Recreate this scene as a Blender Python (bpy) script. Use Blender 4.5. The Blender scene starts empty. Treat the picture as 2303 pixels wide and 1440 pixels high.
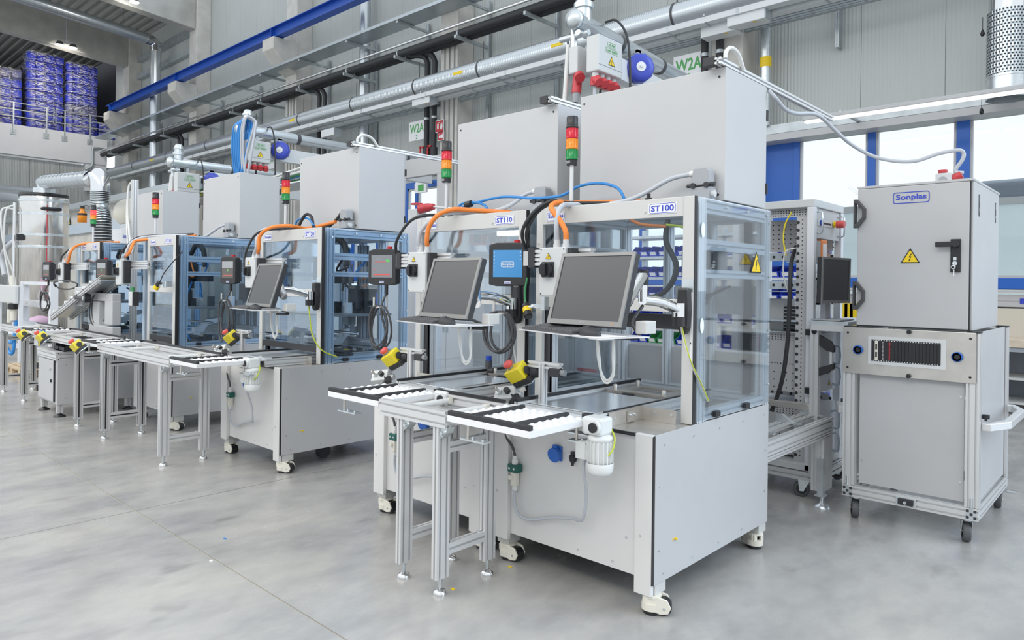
import bpy, math, random
from mathutils import Vector as V, Matrix as M
random.seed(7)
S = bpy.context.scene
COL = S.collection
pi = math.pi
# ---------------------------------------------------------------- camera, sky, lamps, exposure
cd = bpy.data.cameras.new('camera'); cam = bpy.data.objects.new('camera', cd); COL.objects.link(cam)
cd.sensor_width = 36; cd.lens = 1587/2303*36; cd.shift_y = -82/2303; cd.shift_x = 0.0; cd.clip_end = 300
yaw = math.atan2(1714, 1587)
Fw = V((-math.cos(yaw), math.sin(yaw), 0)); Rt = V((math.sin(yaw), math.cos(yaw), 0)); Up = V((0, 0, 1))
roll = 0.0122
R2 = Rt*math.cos(roll)+Up*math.sin(roll)
U2 = Up*math.cos(roll)-Rt*math.sin(roll)
cam.matrix_world = M(((R2.x, U2.x, -Fw.x, 0), (R2.y, U2.y, -Fw.y, 0), (R2.z, U2.z, -Fw.z, 1.6), (0, 0, 0, 1)))
S.camera = cam
w = bpy.data.worlds.new('overcast_sky'); S.world = w; w.use_nodes = True
bg = w.node_tree.nodes['Background']; bg.inputs[0].default_value = (0.87, 0.94, 1.0, 1); bg.inputs[1].default_value = 1.10
def area(loc, sx, sy, power, colr, rot=(0, 0, 0)):
    d = bpy.data.lights.new('hall_lamp', 'AREA'); d.shape = 'RECTANGLE'; d.size = sx; d.size_y = sy; d.energy = power; d.color = colr
    o = bpy.data.objects.new('hall_lamp', d); COL.objects.link(o); o.location = loc; o.rotation_euler = rot
for lx, ly in ((2, -5), (-6, -5), (-14, -5), (-23, -3)):
    area((lx, ly, 9.5), 7, 5, 500, (1.0, 0.96, 0.90))
sd = bpy.data.lights.new('hazy_sun', 'SUN'); sd.energy = 1.7; sd.angle = .8; sd.color = (.66, .82, 1.0)
so = bpy.data.objects.new('hazy_sun', sd); COL.objects.link(so); so.rotation_euler = V((1, .62, .62)).to_track_quat('Z', 'Y').to_euler()
S.view_settings.view_transform = 'Standard'; S.view_settings.look = 'None'
S.view_settings.exposure = 0.07; S.view_settings.gamma = 1.0; S.view_settings.use_curve_mapping = False

# ---------------------------------------------------------------- materials
MT = {}
def nd(t, ty, **k):
    n = t.nodes.new(ty)
    for a, b in k.items():
        if a[0] == 'i': n.inputs[int(a[1:])].default_value = b
        else: setattr(n, a, b)
    return n
def mat(name, c, rough=.5, metal=0., var=0., vs=6., bump=0., bs=60., emit=0., spec=.5, coat=0., rv=0.):
    m = bpy.data.materials.new(name); m.use_nodes = True; t = m.node_tree; p = t.nodes['Principled BSDF']
    p.inputs['Base Color'].default_value = (*c, 1); p.inputs['Roughness'].default_value = rough; p.inputs['Metallic'].default_value = metal
    p.inputs['Specular IOR Level'].default_value = spec
    if coat: p.inputs['Coat Weight'].default_value = coat; p.inputs['Coat Roughness'].default_value = .1
    if emit: p.inputs['Emission Color'].default_value = (*c, 1); p.inputs['Emission Strength'].default_value = emit
    tc = nd(t, 'ShaderNodeTexCoord')
    if var or rv:
        n = nd(t, 'ShaderNodeTexNoise'); n.inputs['Scale'].default_value = vs; n.inputs['Detail'].default_value = 5
        t.links.new(tc.outputs['Object'], n.inputs['Vector'])
        if var:
            r = nd(t, 'ShaderNodeValToRGB'); r.color_ramp.elements[0].position = .3; r.color_ramp.elements[1].position = .7
            r.color_ramp.elements[0].color = (*[max(0, x*(1-var)) for x in c], 1); r.color_ramp.elements[1].color = (*[min(1, x*(1+var)) for x in c], 1)
            t.links.new(n.outputs['Fac'], r.inputs['Fac']); t.links.new(r.outputs['Color'], p.inputs['Base Color'])
        if rv:
            mr = nd(t, 'ShaderNodeMapRange'); mr.inputs[3].default_value = rough-rv; mr.inputs[4].default_value = rough+rv
            t.links.new(n.outputs['Fac'], mr.inputs[0]); t.links.new(mr.outputs[0], p.inputs['Roughness'])
    if bump:
        n2 = nd(t, 'ShaderNodeTexNoise'); n2.inputs['Scale'].default_value = bs; t.links.new(tc.outputs['Object'], n2.inputs['Vector'])
        b = nd(t, 'ShaderNodeBump'); b.inputs['Strength'].default_value = bump; b.inputs['Distance'].default_value = .02
        t.links.new(n2.outputs['Fac'], b.inputs['Height']); t.links.new(b.outputs['Normal'], p.inputs['Normal'])
    MT[name] = m; return m
mat('white', (.515, .515, .52), .42, var=.02, vs=3)
mat('white_gloss', (.80, .80, .81), .28)
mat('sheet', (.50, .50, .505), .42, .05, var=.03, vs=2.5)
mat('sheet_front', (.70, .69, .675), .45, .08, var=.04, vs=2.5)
mat('frame_grey', (.60, .595, .575), .4, .1)
mat('alu', (.70, .70, .70), .36, .45, var=.012, vs=8)
mat('alu_blue', (.58, .66, .75), .36, .15); mat('alu_pale', (.70, .74, .78), .36, .15)
mat('stainless', (.58, .55, .51), .30, .7, var=.08, vs=9)
mat('polished', (.80, .80, .80), .10, 1.)
mat('tank_steel', (.74, .72, .69), .16, 1., var=.05, vs=3)
mat('plate_gloss', (.72, .75, .78), .16, .6, var=.04, vs=5)
mat('zinc', (.66, .70, .72), .30, .8, var=.10, vs=14)
mat('galv', (.50, .54, .56), .42, .6, var=.14, vs=5)
mat('black', (.018, .018, .02), .38)
mat('black_soft', (.03, .031, .034), .55)
mat('dark_grey', (.07, .07, .075), .45)
mat('mid_grey', (.24, .25, .26), .5)
mat('screen_off', (.055, .056, .06), .32)
mat('key_grey', (.13, .13, .135), .5); mat('bezel', (.22, .22, .215), .35, .2)
mat('rubber', (.045, .047, .05), .65)
mat('tyre_grey', (.10, .105, .11), .55)
mat('cream', (.74, .71, .62), .45)
mat('hood_grey', (.36, .37, .39), .45)
mat('motor_grey', (.76, .77, .76), .36)
mat('box_grey', (.60, .61, .61), .4)
mat('red', (.55, .012, .02), .3); mat('red_lens', (.62, .008, .03), .2, emit=.04)
mat('amber_lens', (.80, .26, .01), .2, emit=.04); mat('green_lens', (.01, .25, .06), .2, emit=.04)
mat('red_lit', (1., .03, .03), .2, emit=2.2)
mat('red_button', (.70, .10, .09), .35); mat('red_plug', (.58, .05, .06), .4)
mat('yellow', (.80, .66, .03), .38); mat('warn_yellow', (.86, .60, .01), .45)
mat('orange', (.85, .24, .04), .45); mat('grey_hose', (.50, .52, .56), .45); mat('cable_white', (.72, .72, .70), .5)
mat('blue_hose', (.03, .24, .62), .25); mat('blue_plastic', (.01, .07, .48), .35, var=.1, vs=20); mat('blue_box', (.02, .06, .50), .35)
mat('blue_paint', (.02, .125, .50), .38); mat('crane_blue', (.012, .085, .44), .4); mat('label_blue', (.03, .06, .52), .5); mat('reel_blue', (.05, .08, .50), .35)
mat('green', (.05, .28, .10), .4); mat('dark_green', (.005, .10, .08), .4); mat('sign_green', (.08, .38, .10), .5); mat('yellow_green', (.55, .62, .05), .45)
mat('label_white', (.82, .82, .84), .5); mat('red_sign', (.50, .02, .03), .5)
mat('wood', (.52, .40, .26), .6, var=.2, vs=14); mat('pale_wood', (.66, .56, .44), .55, var=.12, vs=10)
mat('beige', (.62, .58, .50), .6); mat('bench_grey', (.34, .37, .42), .5)
mat('concrete_wall', (.43, .42, .39), .8, var=.12, vs=2.2, bump=.15, bs=30)
mat('joint_sand', (.46, .43, .36), .8)
mat('concrete_light', (.60, .58, .54), .8, var=.10, vs=3, bump=.12, bs=30)
mat('unlit_wall', (.012, .012, .02), .7)  # near-black puts the unlit depth behind the bales into the colour
mat('parapet', (.72, .73, .76), .6, var=.03, vs=2)
mat('busbar', (.70, .72, .73), .4, .1)
mat('bale_blue', (.055, .085, .70), .32, var=.2, vs=5, bump=.5, bs=9)
mat('bale_grey', (.22, .23, .42), .35, var=.25, vs=5, bump=.5, bs=9)
mat('screen_blue', (.05, .20, .42), .3, emit=.45); mat('screen_grey', (.20, .215, .23), .3, emit=.15); mat('screen_dark', (.10, .09, .08), .2, emit=.1)
mat('screen_red', (.60, .10, .09), .3, emit=.2); mat('screen_green', (.12, .45, .12), .3, emit=.2)
mat('lamp_white', (1., .98, .94), .5, emit=1.1); mat('led_white', (1., .98, .92), .5, emit=3.0); mat('spot_white', (1., .95, .85), .5, emit=14.)
mat('pcb', (.10, .16, .16), .5, var=.4, vs=60); mat('van_panel', (.86, .95, .97), .4); mat('van_roof', (.16, .19, .23), .6)
mat('tree_bark', (.78, .79, .82), .8); mat('pink', (.62, .42, .56), .5); mat('cardboard', (.55, .36, .20), .7, var=.1, vs=30)
mat('parquet', (.50, .47, .42), .4)
def glassmat(name, tint, fr=1.0, bump=0., rough=.02):
    m = bpy.data.materials.new(name); m.use_nodes = True; t = m.node_tree; t.nodes.clear()
    o = nd(t, 'ShaderNodeOutputMaterial'); mx = nd(t, 'ShaderNodeMixShader'); tr = nd(t, 'ShaderNodeBsdfTransparent'); g = nd(t, 'ShaderNodeBsdfGlossy')
    tr.inputs[0].default_value = (*tint, 1); g.inputs['Roughness'].default_value = rough; g.inputs['Color'].default_value = (1, 1, 1, 1)
    f = nd(t, 'ShaderNodeFresnel'); f.inputs[0].default_value = 1.45
    ml = nd(t, 'ShaderNodeMath', operation='MULTIPLY'); ml.inputs[1].default_value = fr; ml.use_clamp = True
    t.links.new(f.outputs[0], ml.inputs[0]); t.links.new(ml.outputs[0], mx.inputs[0]); t.links.new(tr.outputs[0], mx.inputs[1]); t.links.new(g.outputs[0], mx.inputs[2]); t.links.new(mx.outputs[0], o.inputs[0])
    if bump:
        tc = nd(t, 'ShaderNodeTexCoord'); n2 = nd(t, 'ShaderNodeTexNoise'); n2.inputs['Scale'].default_value = 4; n2.inputs['Detail'].default_value = 6
        b = nd(t, 'ShaderNodeBump'); b.inputs['Strength'].default_value = bump; b.inputs['Distance'].default_value = .1
        t.links.new(tc.outputs['Object'], n2.inputs['Vector']); t.links.new(n2.outputs[0], b.inputs['Height']); t.links.new(b.outputs[0], g.inputs['Normal']); t.links.new(b.outputs[0], f.inputs['Normal'])
    if name == 'film':  # white streaks: crease whitening together with highlights painted onto the film
        wv = nd(t, 'ShaderNodeTexNoise'); wv.inputs['Scale'].default_value = 3.2; wv.inputs['Detail'].default_value = 4; wv.inputs['Distortion'].default_value = 2.2
        mp = nd(t, 'ShaderNodeMapping'); mp.inputs['Scale'].default_value = (.6, .5, 2.6); tc2 = nd(t, 'ShaderNodeTexCoord'); rp = nd(t, 'ShaderNodeValToRGB')
        e_ = rp.color_ramp.elements; e_[0].position = .50; e_[0].color = (0, 0, 0, 1); e_[1].position = .60; e_[1].color = (0, 0, 0, 1); k_ = e_.new(.55); k_.color = (.75, .75, .75, 1)
        df = nd(t, 'ShaderNodeBsdfDiffuse'); df.inputs[0].default_value = (.9, .9, .95, 1); m2_ = nd(t, 'ShaderNodeMixShader')
        t.links.new(tc2.outputs['Object'], mp.inputs[0]); t.links.new(mp.outputs[0], wv.inputs['Vector']); t.links.new(wv.outputs['Fac'], rp.inputs[0]); t.links.new(rp.outputs[0], m2_.inputs[0]); t.links.new(mx.outputs[0], m2_.inputs[1]); t.links.new(df.outputs[0], m2_.inputs[2]); t.links.new(m2_.outputs[0], o.inputs[0])
    MT[name] = m
glassmat('guard_glass', (.92, .955, .98), .6); glassmat('guard_dark', (.86, .92, .97), .6); glassmat('window_glass', (.985, 1., 1.), .5); glassmat('film', (.93, .93, .97), 2.6, 1., .16)
glassmat('clear_plastic', (.9, .92, .93), 1.2)
def floormat():
    m = bpy.data.materials.new('polished_concrete'); m.use_nodes = True; t = m.node_tree; p = t.nodes['Principled BSDF']
    tc = nd(t, 'ShaderNodeTexCoord'); mp = nd(t, 'ShaderNodeMapping'); t.links.new(tc.outputs['Object'], mp.inputs[0])
    mp.inputs['Scale'].default_value = (1, .55, 1); mp.inputs['Rotation'].default_value = (0, 0, .5)
    n = nd(t, 'ShaderNodeTexNoise'); n.inputs['Scale'].default_value = 1.3; n.inputs['Detail'].default_value = 9; n.inputs['Roughness'].default_value = .62
    n2 = nd(t, 'ShaderNodeTexNoise'); n2.inputs['Scale'].default_value = 7; n2.inputs['Detail'].default_value = 6
    n3 = nd(t, 'ShaderNodeTexNoise'); n3.inputs['Scale'].default_value = 3.1; n3.inputs['Detail'].default_value = 3
    for x in (n, n2, n3): t.links.new(mp.outputs[0], x.inputs['Vector'])
    r = nd(t, 'ShaderNodeValToRGB'); e = r.color_ramp.elements; e[0].position = .30; e[0].color = (.265, .265, .268, 1); e[1].position = .72; e[1].color = (.47, .452, .418, 1)
    em = r.color_ramp.elements.new(.5); em.color = (.385, .376, .362, 1)
    t.links.new(n.outputs[0], r.inputs[0])
    r2 = nd(t, 'ShaderNodeValToRGB'); r2.color_ramp.elements[0].position = .30; r2.color_ramp.elements[0].color = (.86, .86, .87, 1); r2.color_ramp.elements[1].position = .55; r2.color_ramp.elements[1].color = (1, 1, 1, 1)
    t.links.new(n2.outputs[0], r2.inputs[0])
    r3 = nd(t, 'ShaderNodeValToRGB'); r3.color_ramp.elements[0].position = .22; r3.color_ramp.elements[0].color = (.60, .61, .62, 1); r3.color_ramp.elements[1].position = .36; r3.color_ramp.elements[1].color = (1, 1, 1, 1)
    t.links.new(n3.outputs[0], r3.inputs[0])
    mx = nd(t, 'ShaderNodeMix', data_type='RGBA', blend_type='MULTIPLY'); mx.inputs[0].default_value = 1
    mx2 = nd(t, 'ShaderNodeMix', data_type='RGBA', blend_type='MULTIPLY'); mx2.inputs[0].default_value = 1
    t.links.new(r.outputs[0], mx.inputs[6]); t.links.new(r2.outputs[0], mx.inputs[7]); t.links.new(mx.outputs[2], mx2.inputs[6]); t.links.new(r3.outputs[0], mx2.inputs[7])
    t.links.new(mx2.outputs[2], p.inputs['Base Color'])
    mr = nd(t, 'ShaderNodeMapRange'); mr.inputs[3].default_value = .15; mr.inputs[4].default_value = .36; t.links.new(n2.outputs[0], mr.inputs[0]); t.links.new(mr.outputs[0], p.inputs['Roughness'])
    MT['floor'] = m
floormat()
def ribmat(name, c, scale, axis, strength=.5):
    m = bpy.data.materials.new(name); m.use_nodes = True; t = m.node_tree; p = t.nodes['Principled BSDF']
    p.inputs['Base Color'].default_value = (*c, 1); p.inputs['Roughness'].default_value = .45
    tc = nd(t, 'ShaderNodeTexCoord'); wv = nd(t, 'ShaderNodeTexWave', bands_direction=axis); wv.inputs['Scale'].default_value = scale; wv.inputs['Distortion'].default_value = 0
    b = nd(t, 'ShaderNodeBump'); b.inputs['Strength'].default_value = strength; b.inputs['Distance'].default_value = .012
    t.links.new(tc.outputs['Object'], wv.inputs[0]); t.links.new(wv.outputs['Fac'], b.inputs['Height']); t.links.new(b.outputs[0], p.inputs['Normal'])
    n = nd(t, 'ShaderNodeTexNoise'); n.inputs['Scale'].default_value = .8
    r = nd(t, 'ShaderNodeValToRGB'); r.color_ramp.elements[0].color = (*[x*.93 for x in c], 1); r.color_ramp.elements[1].color = (*[min(1, x*1.06) for x in c], 1)
    t.links.new(tc.outputs['Object'], n.inputs[0]); t.links.new(n.outputs[0], r.inputs[0]); t.links.new(r.outputs[0], p.inputs['Base Color'])
    MT[name] = m
ribmat('wall_panel', (.50, .52, .505), 5.5, 'X'); ribmat('shaded_panel', (.40, .42, .42), 5.5, 'Y'); ribmat('roof_deck', (.42, .42, .40), 1.2, 'Y', 1.)
ribmat('spiral_duct', (.62, .66, .69), 6.5, 'X', .32); ribmat('perforated', (.55, .60, .63), 9., 'X', .4)
for n_ in ('spiral_duct', 'perforated'):
    p_ = MT[n_].node_tree.nodes['Principled BSDF']; p_.inputs['Metallic'].default_value = .8; p_.inputs['Roughness'].default_value = .28

# ---------------------------------------------------------------- mesh builder
def cr(pts, sub):
    P = [V(p) for p in pts]
    if len(P) < 3 or sub < 2: return P
    out = []
    for i in range(len(P)-1):
        a = P[i-1] if i else P[0]*2-P[1]; b = P[i]; c = P[i+1]; d = P[i+2] if i+2 < len(P) else P[-1]*2-P[-2]
        for k in range(sub):
            u = k/sub; out.append(.5*((2*b)+(c-a)*u+(2*a-5*b+4*c-d)*u*u+(3*b-a-3*c+d)*u**3))
    out.append(P[-1]); return out
def frame(d):
    d = V(d).normalized(); h = V((0, 0, 1)) if abs(d.z) < .95 else V((1, 0, 0))
    u = d.cross(h).normalized(); return u, u.cross(d).normalized()
class MB:
    def __init__(s): s.v = []; s.f = []; s.s = []; s.M = None
    def add(s, vs, fs, sm=False):
        b = len(s.v); s.v += [(s.M @ V(v)) if s.M else V(v) for v in vs]
        s.f += [tuple(b+i for i in f) for f in fs]; s.s += [sm]*len(fs)
        return s
    def box(s, x0, y0, z0, x1, y1, z1):
        if x0 > x1: x0, x1 = x1, x0
        if y0 > y1: y0, y1 = y1, y0
        if z0 > z1: z0, z1 = z1, z0
        return s.add([(x0, y0, z0), (x1, y0, z0), (x1, y1, z0), (x0, y1, z0), (x0, y0, z1), (x1, y0, z1), (x1, y1, z1), (x0, y1, z1)],
                     [(3, 2, 1, 0), (4, 5, 6, 7), (0, 1, 5, 4), (1, 2, 6, 5), (2, 3, 7, 6), (3, 0, 4, 7)])
    def cb(s, c, dx, dy, dz): return s.box(c[0]-dx/2, c[1]-dy/2, c[2]-dz/2, c[0]+dx/2, c[1]+dy/2, c[2]+dz/2)
    def cyl(s, p, q, r, n=14, r2=None, cap=True):
        p = V(p); q = V(q); r2 = r if r2 is None else r2; u, w_ = frame(q-p); vs = []
        for k in range(n):
            a = 2*pi*k/n; e = u*math.cos(a)+w_*math.sin(a); vs += [p+e*r, q+e*r2]
        s.add(vs, [(2*k, 2*((k+1) % n), 2*((k+1) % n)+1, 2*k+1) for k in range(n)], True)
        if cap: s.add(vs, [tuple(2*k for k in range(n))[::-1], tuple(2*k+1 for k in range(n))])
        return s
    def tube(s, pts, r, n=8, sub=5):
        P = cr(pts, sub); vs = []; u = None
        for i, p in enumerate(P):
            d = (P[min(i+1, len(P)-1)]-P[max(i-1, 0)])
            if d.length < 1e-7: d = V((0, 0, 1))
            d.normalize()
            u = frame(d)[0] if u is None else (u-d*u.dot(d))
            if u.length < 1e-5: u = frame(d)[0]
            u.normalize(); w_ = d.cross(u)
            vs += [p+(u*math.cos(2*pi*k/n)+w_*math.sin(2*pi*k/n))*r for k in range(n)]
        m = len(P)
        s.add(vs, [(i*n+k, i*n+(k+1) % n, (i+1)*n+(k+1) % n, (i+1)*n+k) for i in range(m-1) for k in range(n)], True)
        s.add(vs, [tuple(range(n))[::-1], tuple((m-1)*n+k for k in range(n))])
        return s
    def ext(s, poly, o, u, v, d):
        o, u, v, d = V(o), V(u), V(v), V(d); n = len(poly); a = [o+u*x+v*y for x, y in poly]
        vs = a+[p+d for p in a]
        fs = [tuple(range(n)), tuple(range(n, 2*n))[::-1]]+[(k, n+k, n+(k+1) % n, (k+1) % n) for k in range(n)]
        if u.cross(v).dot(d) > 0: fs = [f[::-1] for f in fs]
        return s.add(vs, fs)
    def lathe(s, prof, c, ax=(0, 0, 1), n=20):
        c = V(c); ax = V(ax).normalized(); u, w_ = frame(ax); vs = []
        for r, z in prof:
            vs += [c+ax*z+(u*math.cos(2*pi*k/n)+w_*math.sin(2*pi*k/n))*max(r, 1e-4) for k in range(n)]
        return s.add(vs, [(i*n+k, i*n+(k+1) % n, (i+1)*n+(k+1) % n, (i+1)*n+k) for i in range(len(prof)-1) for k in range(n)], True)
    def prof(s, p, q, w_, h, hint=(0, 0, 1), slots=True):
        """aluminium extrusion: w_ across, h along hint"""
        p, q, hint = V(p), V(q), V(hint); d = (q-p).normalized(); v = (hint-d*hint.dot(d)).normalized(); u = d.cross(v)
        def side(a, b):
            L = (b-a).length; k = max(1, round(L/.045)); t = (b-a)/L; dp = min(.014, .36*L/k); nrm = V((-t.y, t.x)); out = [a]
            if slots:
                for i in range(k):
                    c = a+t*(L*(i+.5)/k); g = min(.0055, L/k*.16)
                    out += [c-t*g/1.0, c-t*g+nrm*dp, c+t*g+nrm*dp, c+t*g/1.0]
            return out
        A, B, C, D = V((-w_/2, -h/2)), V((w_/2, -h/2)), V((w_/2, h/2)), V((-w_/2, h/2))
        poly = side(A, B)+side(B, C)+side(C, D)+side(D, A)
        return s.ext([(x.x, x.y) for x in poly], p, u, v, q-p)
ORG = {}
CACHE = {}
def tag(o, label=None, cat=None, group=None, kind=None):
    if label: o['label'] = label
    if cat: o['category'] = cat
    if group: o['group'] = group
    if kind: o['kind'] = kind
    return o
def thing(name, label, cat, loc=(0, 0, 0), group=None):
    o = bpy.data.objects.new(name, None); COL.objects.link(o); o.location = loc; o.empty_display_size = .1; ORG[o.name] = V(loc)
    return tag(o, label, cat, group)
def O(name, mb, m, parent=None, bevel=0., label=None, kind=None):
    org = ORG[parent.name] if parent else V((0, 0, 0))
    me = bpy.data.meshes.new(name); me.from_pydata([tuple(v-org) for v in mb.v], [], mb.f)
    me.polygons.foreach_set('use_smooth', mb.s); me.materials.append(MT[m]); me.update()
    o = bpy.data.objects.new(name, me); COL.objects.link(o); ORG[o.name] = org
    if parent: o.parent = parent
    if bevel:
        b = o.modifiers.new('bevel', 'BEVEL'); b.width = bevel; b.segments = 2; b.limit_method = 'ANGLE'; b.angle_limit = .7
    return tag(o, label, None, None, kind)
def inst(name, me, loc, m, parent, kind=None):
    o = bpy.data.objects.new(name, me); COL.objects.link(o); o.location = V(loc)-(ORG[parent.name] if parent else V((0, 0, 0)))
    if parent: o.parent = parent
    ORG[o.name] = V(loc); return o
def solo(name, mb, m, label, cat, group=None, bevel=0.):
    """a thing that is one mesh, origin at its lowest centre"""
    lo = V([min(v[i] for v in mb.v) for i in range(3)]); hi = V([max(v[i] for v in mb.v) for i in range(3)])
    c = V(((lo.x+hi.x)/2, (lo.y+hi.y)/2, lo.z))
    mb.v = [v-c for v in mb.v]; o = O(name, mb, m, None, bevel); o.location = c; ORG[o.name] = c
    return tag(o, label, cat, group)
def struct(name, mb, m, parent=None, bevel=0.):
    o = O(name, mb, m, parent, bevel)
    if not parent: o['kind'] = 'structure'
    return o
def dup(root, delta, label, group=None):
    r = root.copy(); COL.objects.link(r); r.location = root.location+V(delta); ORG[r.name] = ORG[root.name]+V(delta); r['label'] = label
    if group: r['group'] = group
    for ch in list(root.children):
        c = ch.copy(); COL.objects.link(c); c.parent = r; ORG[c.name] = ORG[r.name]
        for g in list(ch.children):
            e = g.copy(); COL.objects.link(e); e.parent = c; ORG[e.name] = ORG[r.name]
    return r
def textmesh(s, bold):
    if (s, bold) in CACHE: return CACHE[s, bold]
    cu = bpy.data.curves.new('lettering', 'FONT'); cu.body = s; cu.size = 1; cu.offset = .022 if bold else 0; cu.resolution_u = 3
    o = bpy.data.objects.new('lettering', cu); COL.objects.link(o); bpy.context.view_layer.update()
    me = bpy.data.meshes.new_from_object(o.evaluated_get(bpy.context.evaluated_depsgraph_get()))
    vs = [v.co.copy() for v in me.vertices]; fs = [tuple(p.vertices) for p in me.polygons]
    bpy.data.objects.remove(o); bpy.data.meshes.remove(me); CACHE[s, bold] = (vs, fs); return vs, fs
def text(s, c, u, v, wd, ht, m, parent, bold=True, name='lettering'):
    """flat lettering centred on c, filling wd x ht"""
    vs, fs = textmesh(s, bold); c, u, v = V(c), V(u).normalized(), V(v).normalized(); n = u.cross(v)
    x0 = min(p.x for p in vs); x1 = max(p.x for p in vs); y0 = min(p.y for p in vs); y1 = max(p.y for p in vs)
    mb = MB(); mb.add([c+u*((p.x-(x0+x1)/2)/(x1-x0)*wd)+v*((p.y-(y0+y1)/2)/(y1-y0)*ht)+n*.0012 for p in vs], fs)
    return O(name, mb, m, parent)
def quad(c, u, v, wd, ht, th=.002):
    c, u, v = V(c), V(u).normalized(), V(v).normalized(); n = u.cross(v)
    return MB().ext([(-wd/2, -ht/2), (wd/2, -ht/2), (wd/2, ht/2), (-wd/2, ht/2)], c, u, v, n*th)
def border(c, u, v, wd, ht, t, lift=.0025):
    c, u, v = V(c), V(u).normalized(), V(v).normalized(); n = u.cross(v); mb = MB(); r = ht*.22; pts = []
    for cx, cy, a0 in ((wd/2-r, ht/2-r, 0), (-wd/2+r, ht/2-r, 90), (-wd/2+r, -ht/2+r, 180), (wd/2-r, -ht/2+r, 270)):
        for k in range(4):
            a = math.radians(a0+30*k); pts.append((cx+r*math.cos(a), cy+r*math.sin(a), math.cos(a), math.sin(a)))
    vs = []
    for x, y, ax, ay in pts: vs += [c+u*x+v*y+n*lift, c+u*(x-ax*t)+v*(y-ay*t)+n*lift]
    k = len(pts); mb.add(vs, [(2*i, 2*i+1, 2*((i+1) % k)+1, 2*((i+1) % k)) for i in range(k)][::1]); mb.f = [f[::-1] for f in mb.f]
    return mb
def badge(s, c, u, v, wd, ht, parent, ink='label_blue', paper='label_white', name='name_plate'):
    p = O(name, quad(c, u, v, wd, ht), paper, parent)
    c2 = V(c)+V(u).normalized().cross(V(v).normalized())*.0022
    O('plate_border', border(c2, u, v, wd*.95, ht*.9, ht*.045, .0006), ink, p)
    text(s, c2, u, v, wd*.82, ht*.56, ink, p)
    return p
def warn(c, u, v, sz, parent, name='warning_triangle'):
    u, v = V(u).normalized(), V(v).normalized(); n = u.cross(v); c = V(c)
    tri = lambda k, l: MB().ext([(-sz/2*k, -sz*.433*k+0), (sz/2*k, -sz*.433*k), (0, sz*.433*k)], c+n*l-v*(sz*.07*(1-k)*2), u, v, n*.0012)
    o = O(name, tri(1, 0), 'black', parent); O('yellow_field', tri(.80, .0008), 'warn_yellow', o)
    bolt = [(.03, .16), (-.08, -.05), (-.01, -.03), (-.05, -.20), (-.075, -.17), (-.06, -.27), (.02, -.2), (-.02, -.19), (.07, .02), (0, 0), (.09, .16)]
    O('lightning_mark', MB().ext([(x*sz, y*sz) for x, y in bolt], c+n*.0018-v*sz*.06, u, v, n*.0008), 'black', o)
    return o
def screws(pts, n, r=.006, h=.004):
    mb = MB(); n = V(n)
    for p in pts: mb.cyl(V(p), V(p)+n*h, r, 6)
    return mb
X, Y, Z = V((1, 0, 0)), V((0, 1, 0)), V((0, 0, 1))
# ================================================================ the hall
fl = struct('floor', MB().box(-60, -12, -.3, 12, 30, -.006), 'joint_sand')
xs = [-50, -40, -30.2, -25.2, -20.2, -15.2, -10.2, -5.2, -.2, 4.8, 11]; ys = [-11, -3.2, 1.82, 6.84, 11.88]
for i in range(len(xs)-1):
    for j in range(len(ys)-1):
        O('floor_slab', MB().box(xs[i]+.005, ys[j]+.005, -.05, xs[i+1]-.005, ys[j+1]-.005, 0), 'floor', fl)
struct('ground_outside', MB().box(-60, 12.2, -.2, 20, 60, -.1), 'concrete_light')
YW = 11.9
wb = struct('wall_back', MB().box(-37.2, YW+.06, 0, -18.6, YW+.2, 14).box(-18.6, YW+.06, 4.2, 3, YW+.2, 14).box(-18.6, YW+.06, 0, 3, YW+.2, 1.5).box(-13, YW+.06, 1.5, -12.4, YW+.2, 4.2).box(-5.8, YW+.06, 1.5, -5.1, YW+.2, 4.2), 'wall_panel')
x = -37.2
while x < 2.4:
    x1 = x+1.16
    if x < -19.5: O('wall_panel', MB().box(x+.003, YW, 0, x1-.003, YW+.05, 14), 'wall_panel', wb)
    else:
        O('wall_panel', MB().box(x+.003, YW, 4.36, x1-.003, YW+.05, 14), 'wall_panel', wb); O('wall_panel', MB().box(x+.003, YW, 0, x1-.003, YW+.05, 1.5), 'white', wb)
    x = x1
# windows: three bands of blue framed glazing
def window(n, x0, mull, x1, blind=0):
    wn = struct('window_%d' % n, MB().box(x0, YW+.1, 1.6, x1, YW+.12, 1.62), 'blue_paint')
    O('frame_rail', MB().box(x0, YW-.02, 1.61, x1, YW+.10, 1.76), 'blue_paint', wn, .006); O('frame_rail', MB().box(x0, YW-.02, 4.07, x1, YW+.10, 4.24), 'blue_paint', wn, .006)
    O('window_sill', MB().box(x0, YW-.16, 1.555, x1, YW+.02, 1.595), 'white', wn, .004)
    if blind: O('blue_infill_panel', MB().box(x0, YW, 1.76, x0+blind, YW+.08, 4.07), 'blue_paint', wn, .004)
    e = [x0+blind]+[m for m in mull]+[x1]
    for m in mull: O('mullion', MB().box(m[0], YW-.02, 1.76, m[1], YW+.10, 4.07), 'blue_paint', wn, .006)
    O('mullion', MB().box(x0+blind, YW-.02, 1.76, x0+blind+.1, YW+.10, 4.07), 'blue_paint', wn, .006)
    a = [x0+blind+.1]+[m[1] for m in mull]; b = [m[0] for m in mull]+[x1]
    for p, q in zip(a, b):
        O('pane', MB().box(p+.02, YW+.04, 1.80, q-.02, YW+.05, 4.03), 'window_glass', wn)
        g = MB()
        for (u0, u1, v0, v1) in ((p, p+.035, 1.76, 4.07), (q-.035, q, 1.76, 4.07), (p, q, 1.76, 1.8), (p, q, 4.03, 4.07)): g.box(u0, YW+.01, v0, u1, YW+.07, v1)
        O('sash', g, 'white', wn)
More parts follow.
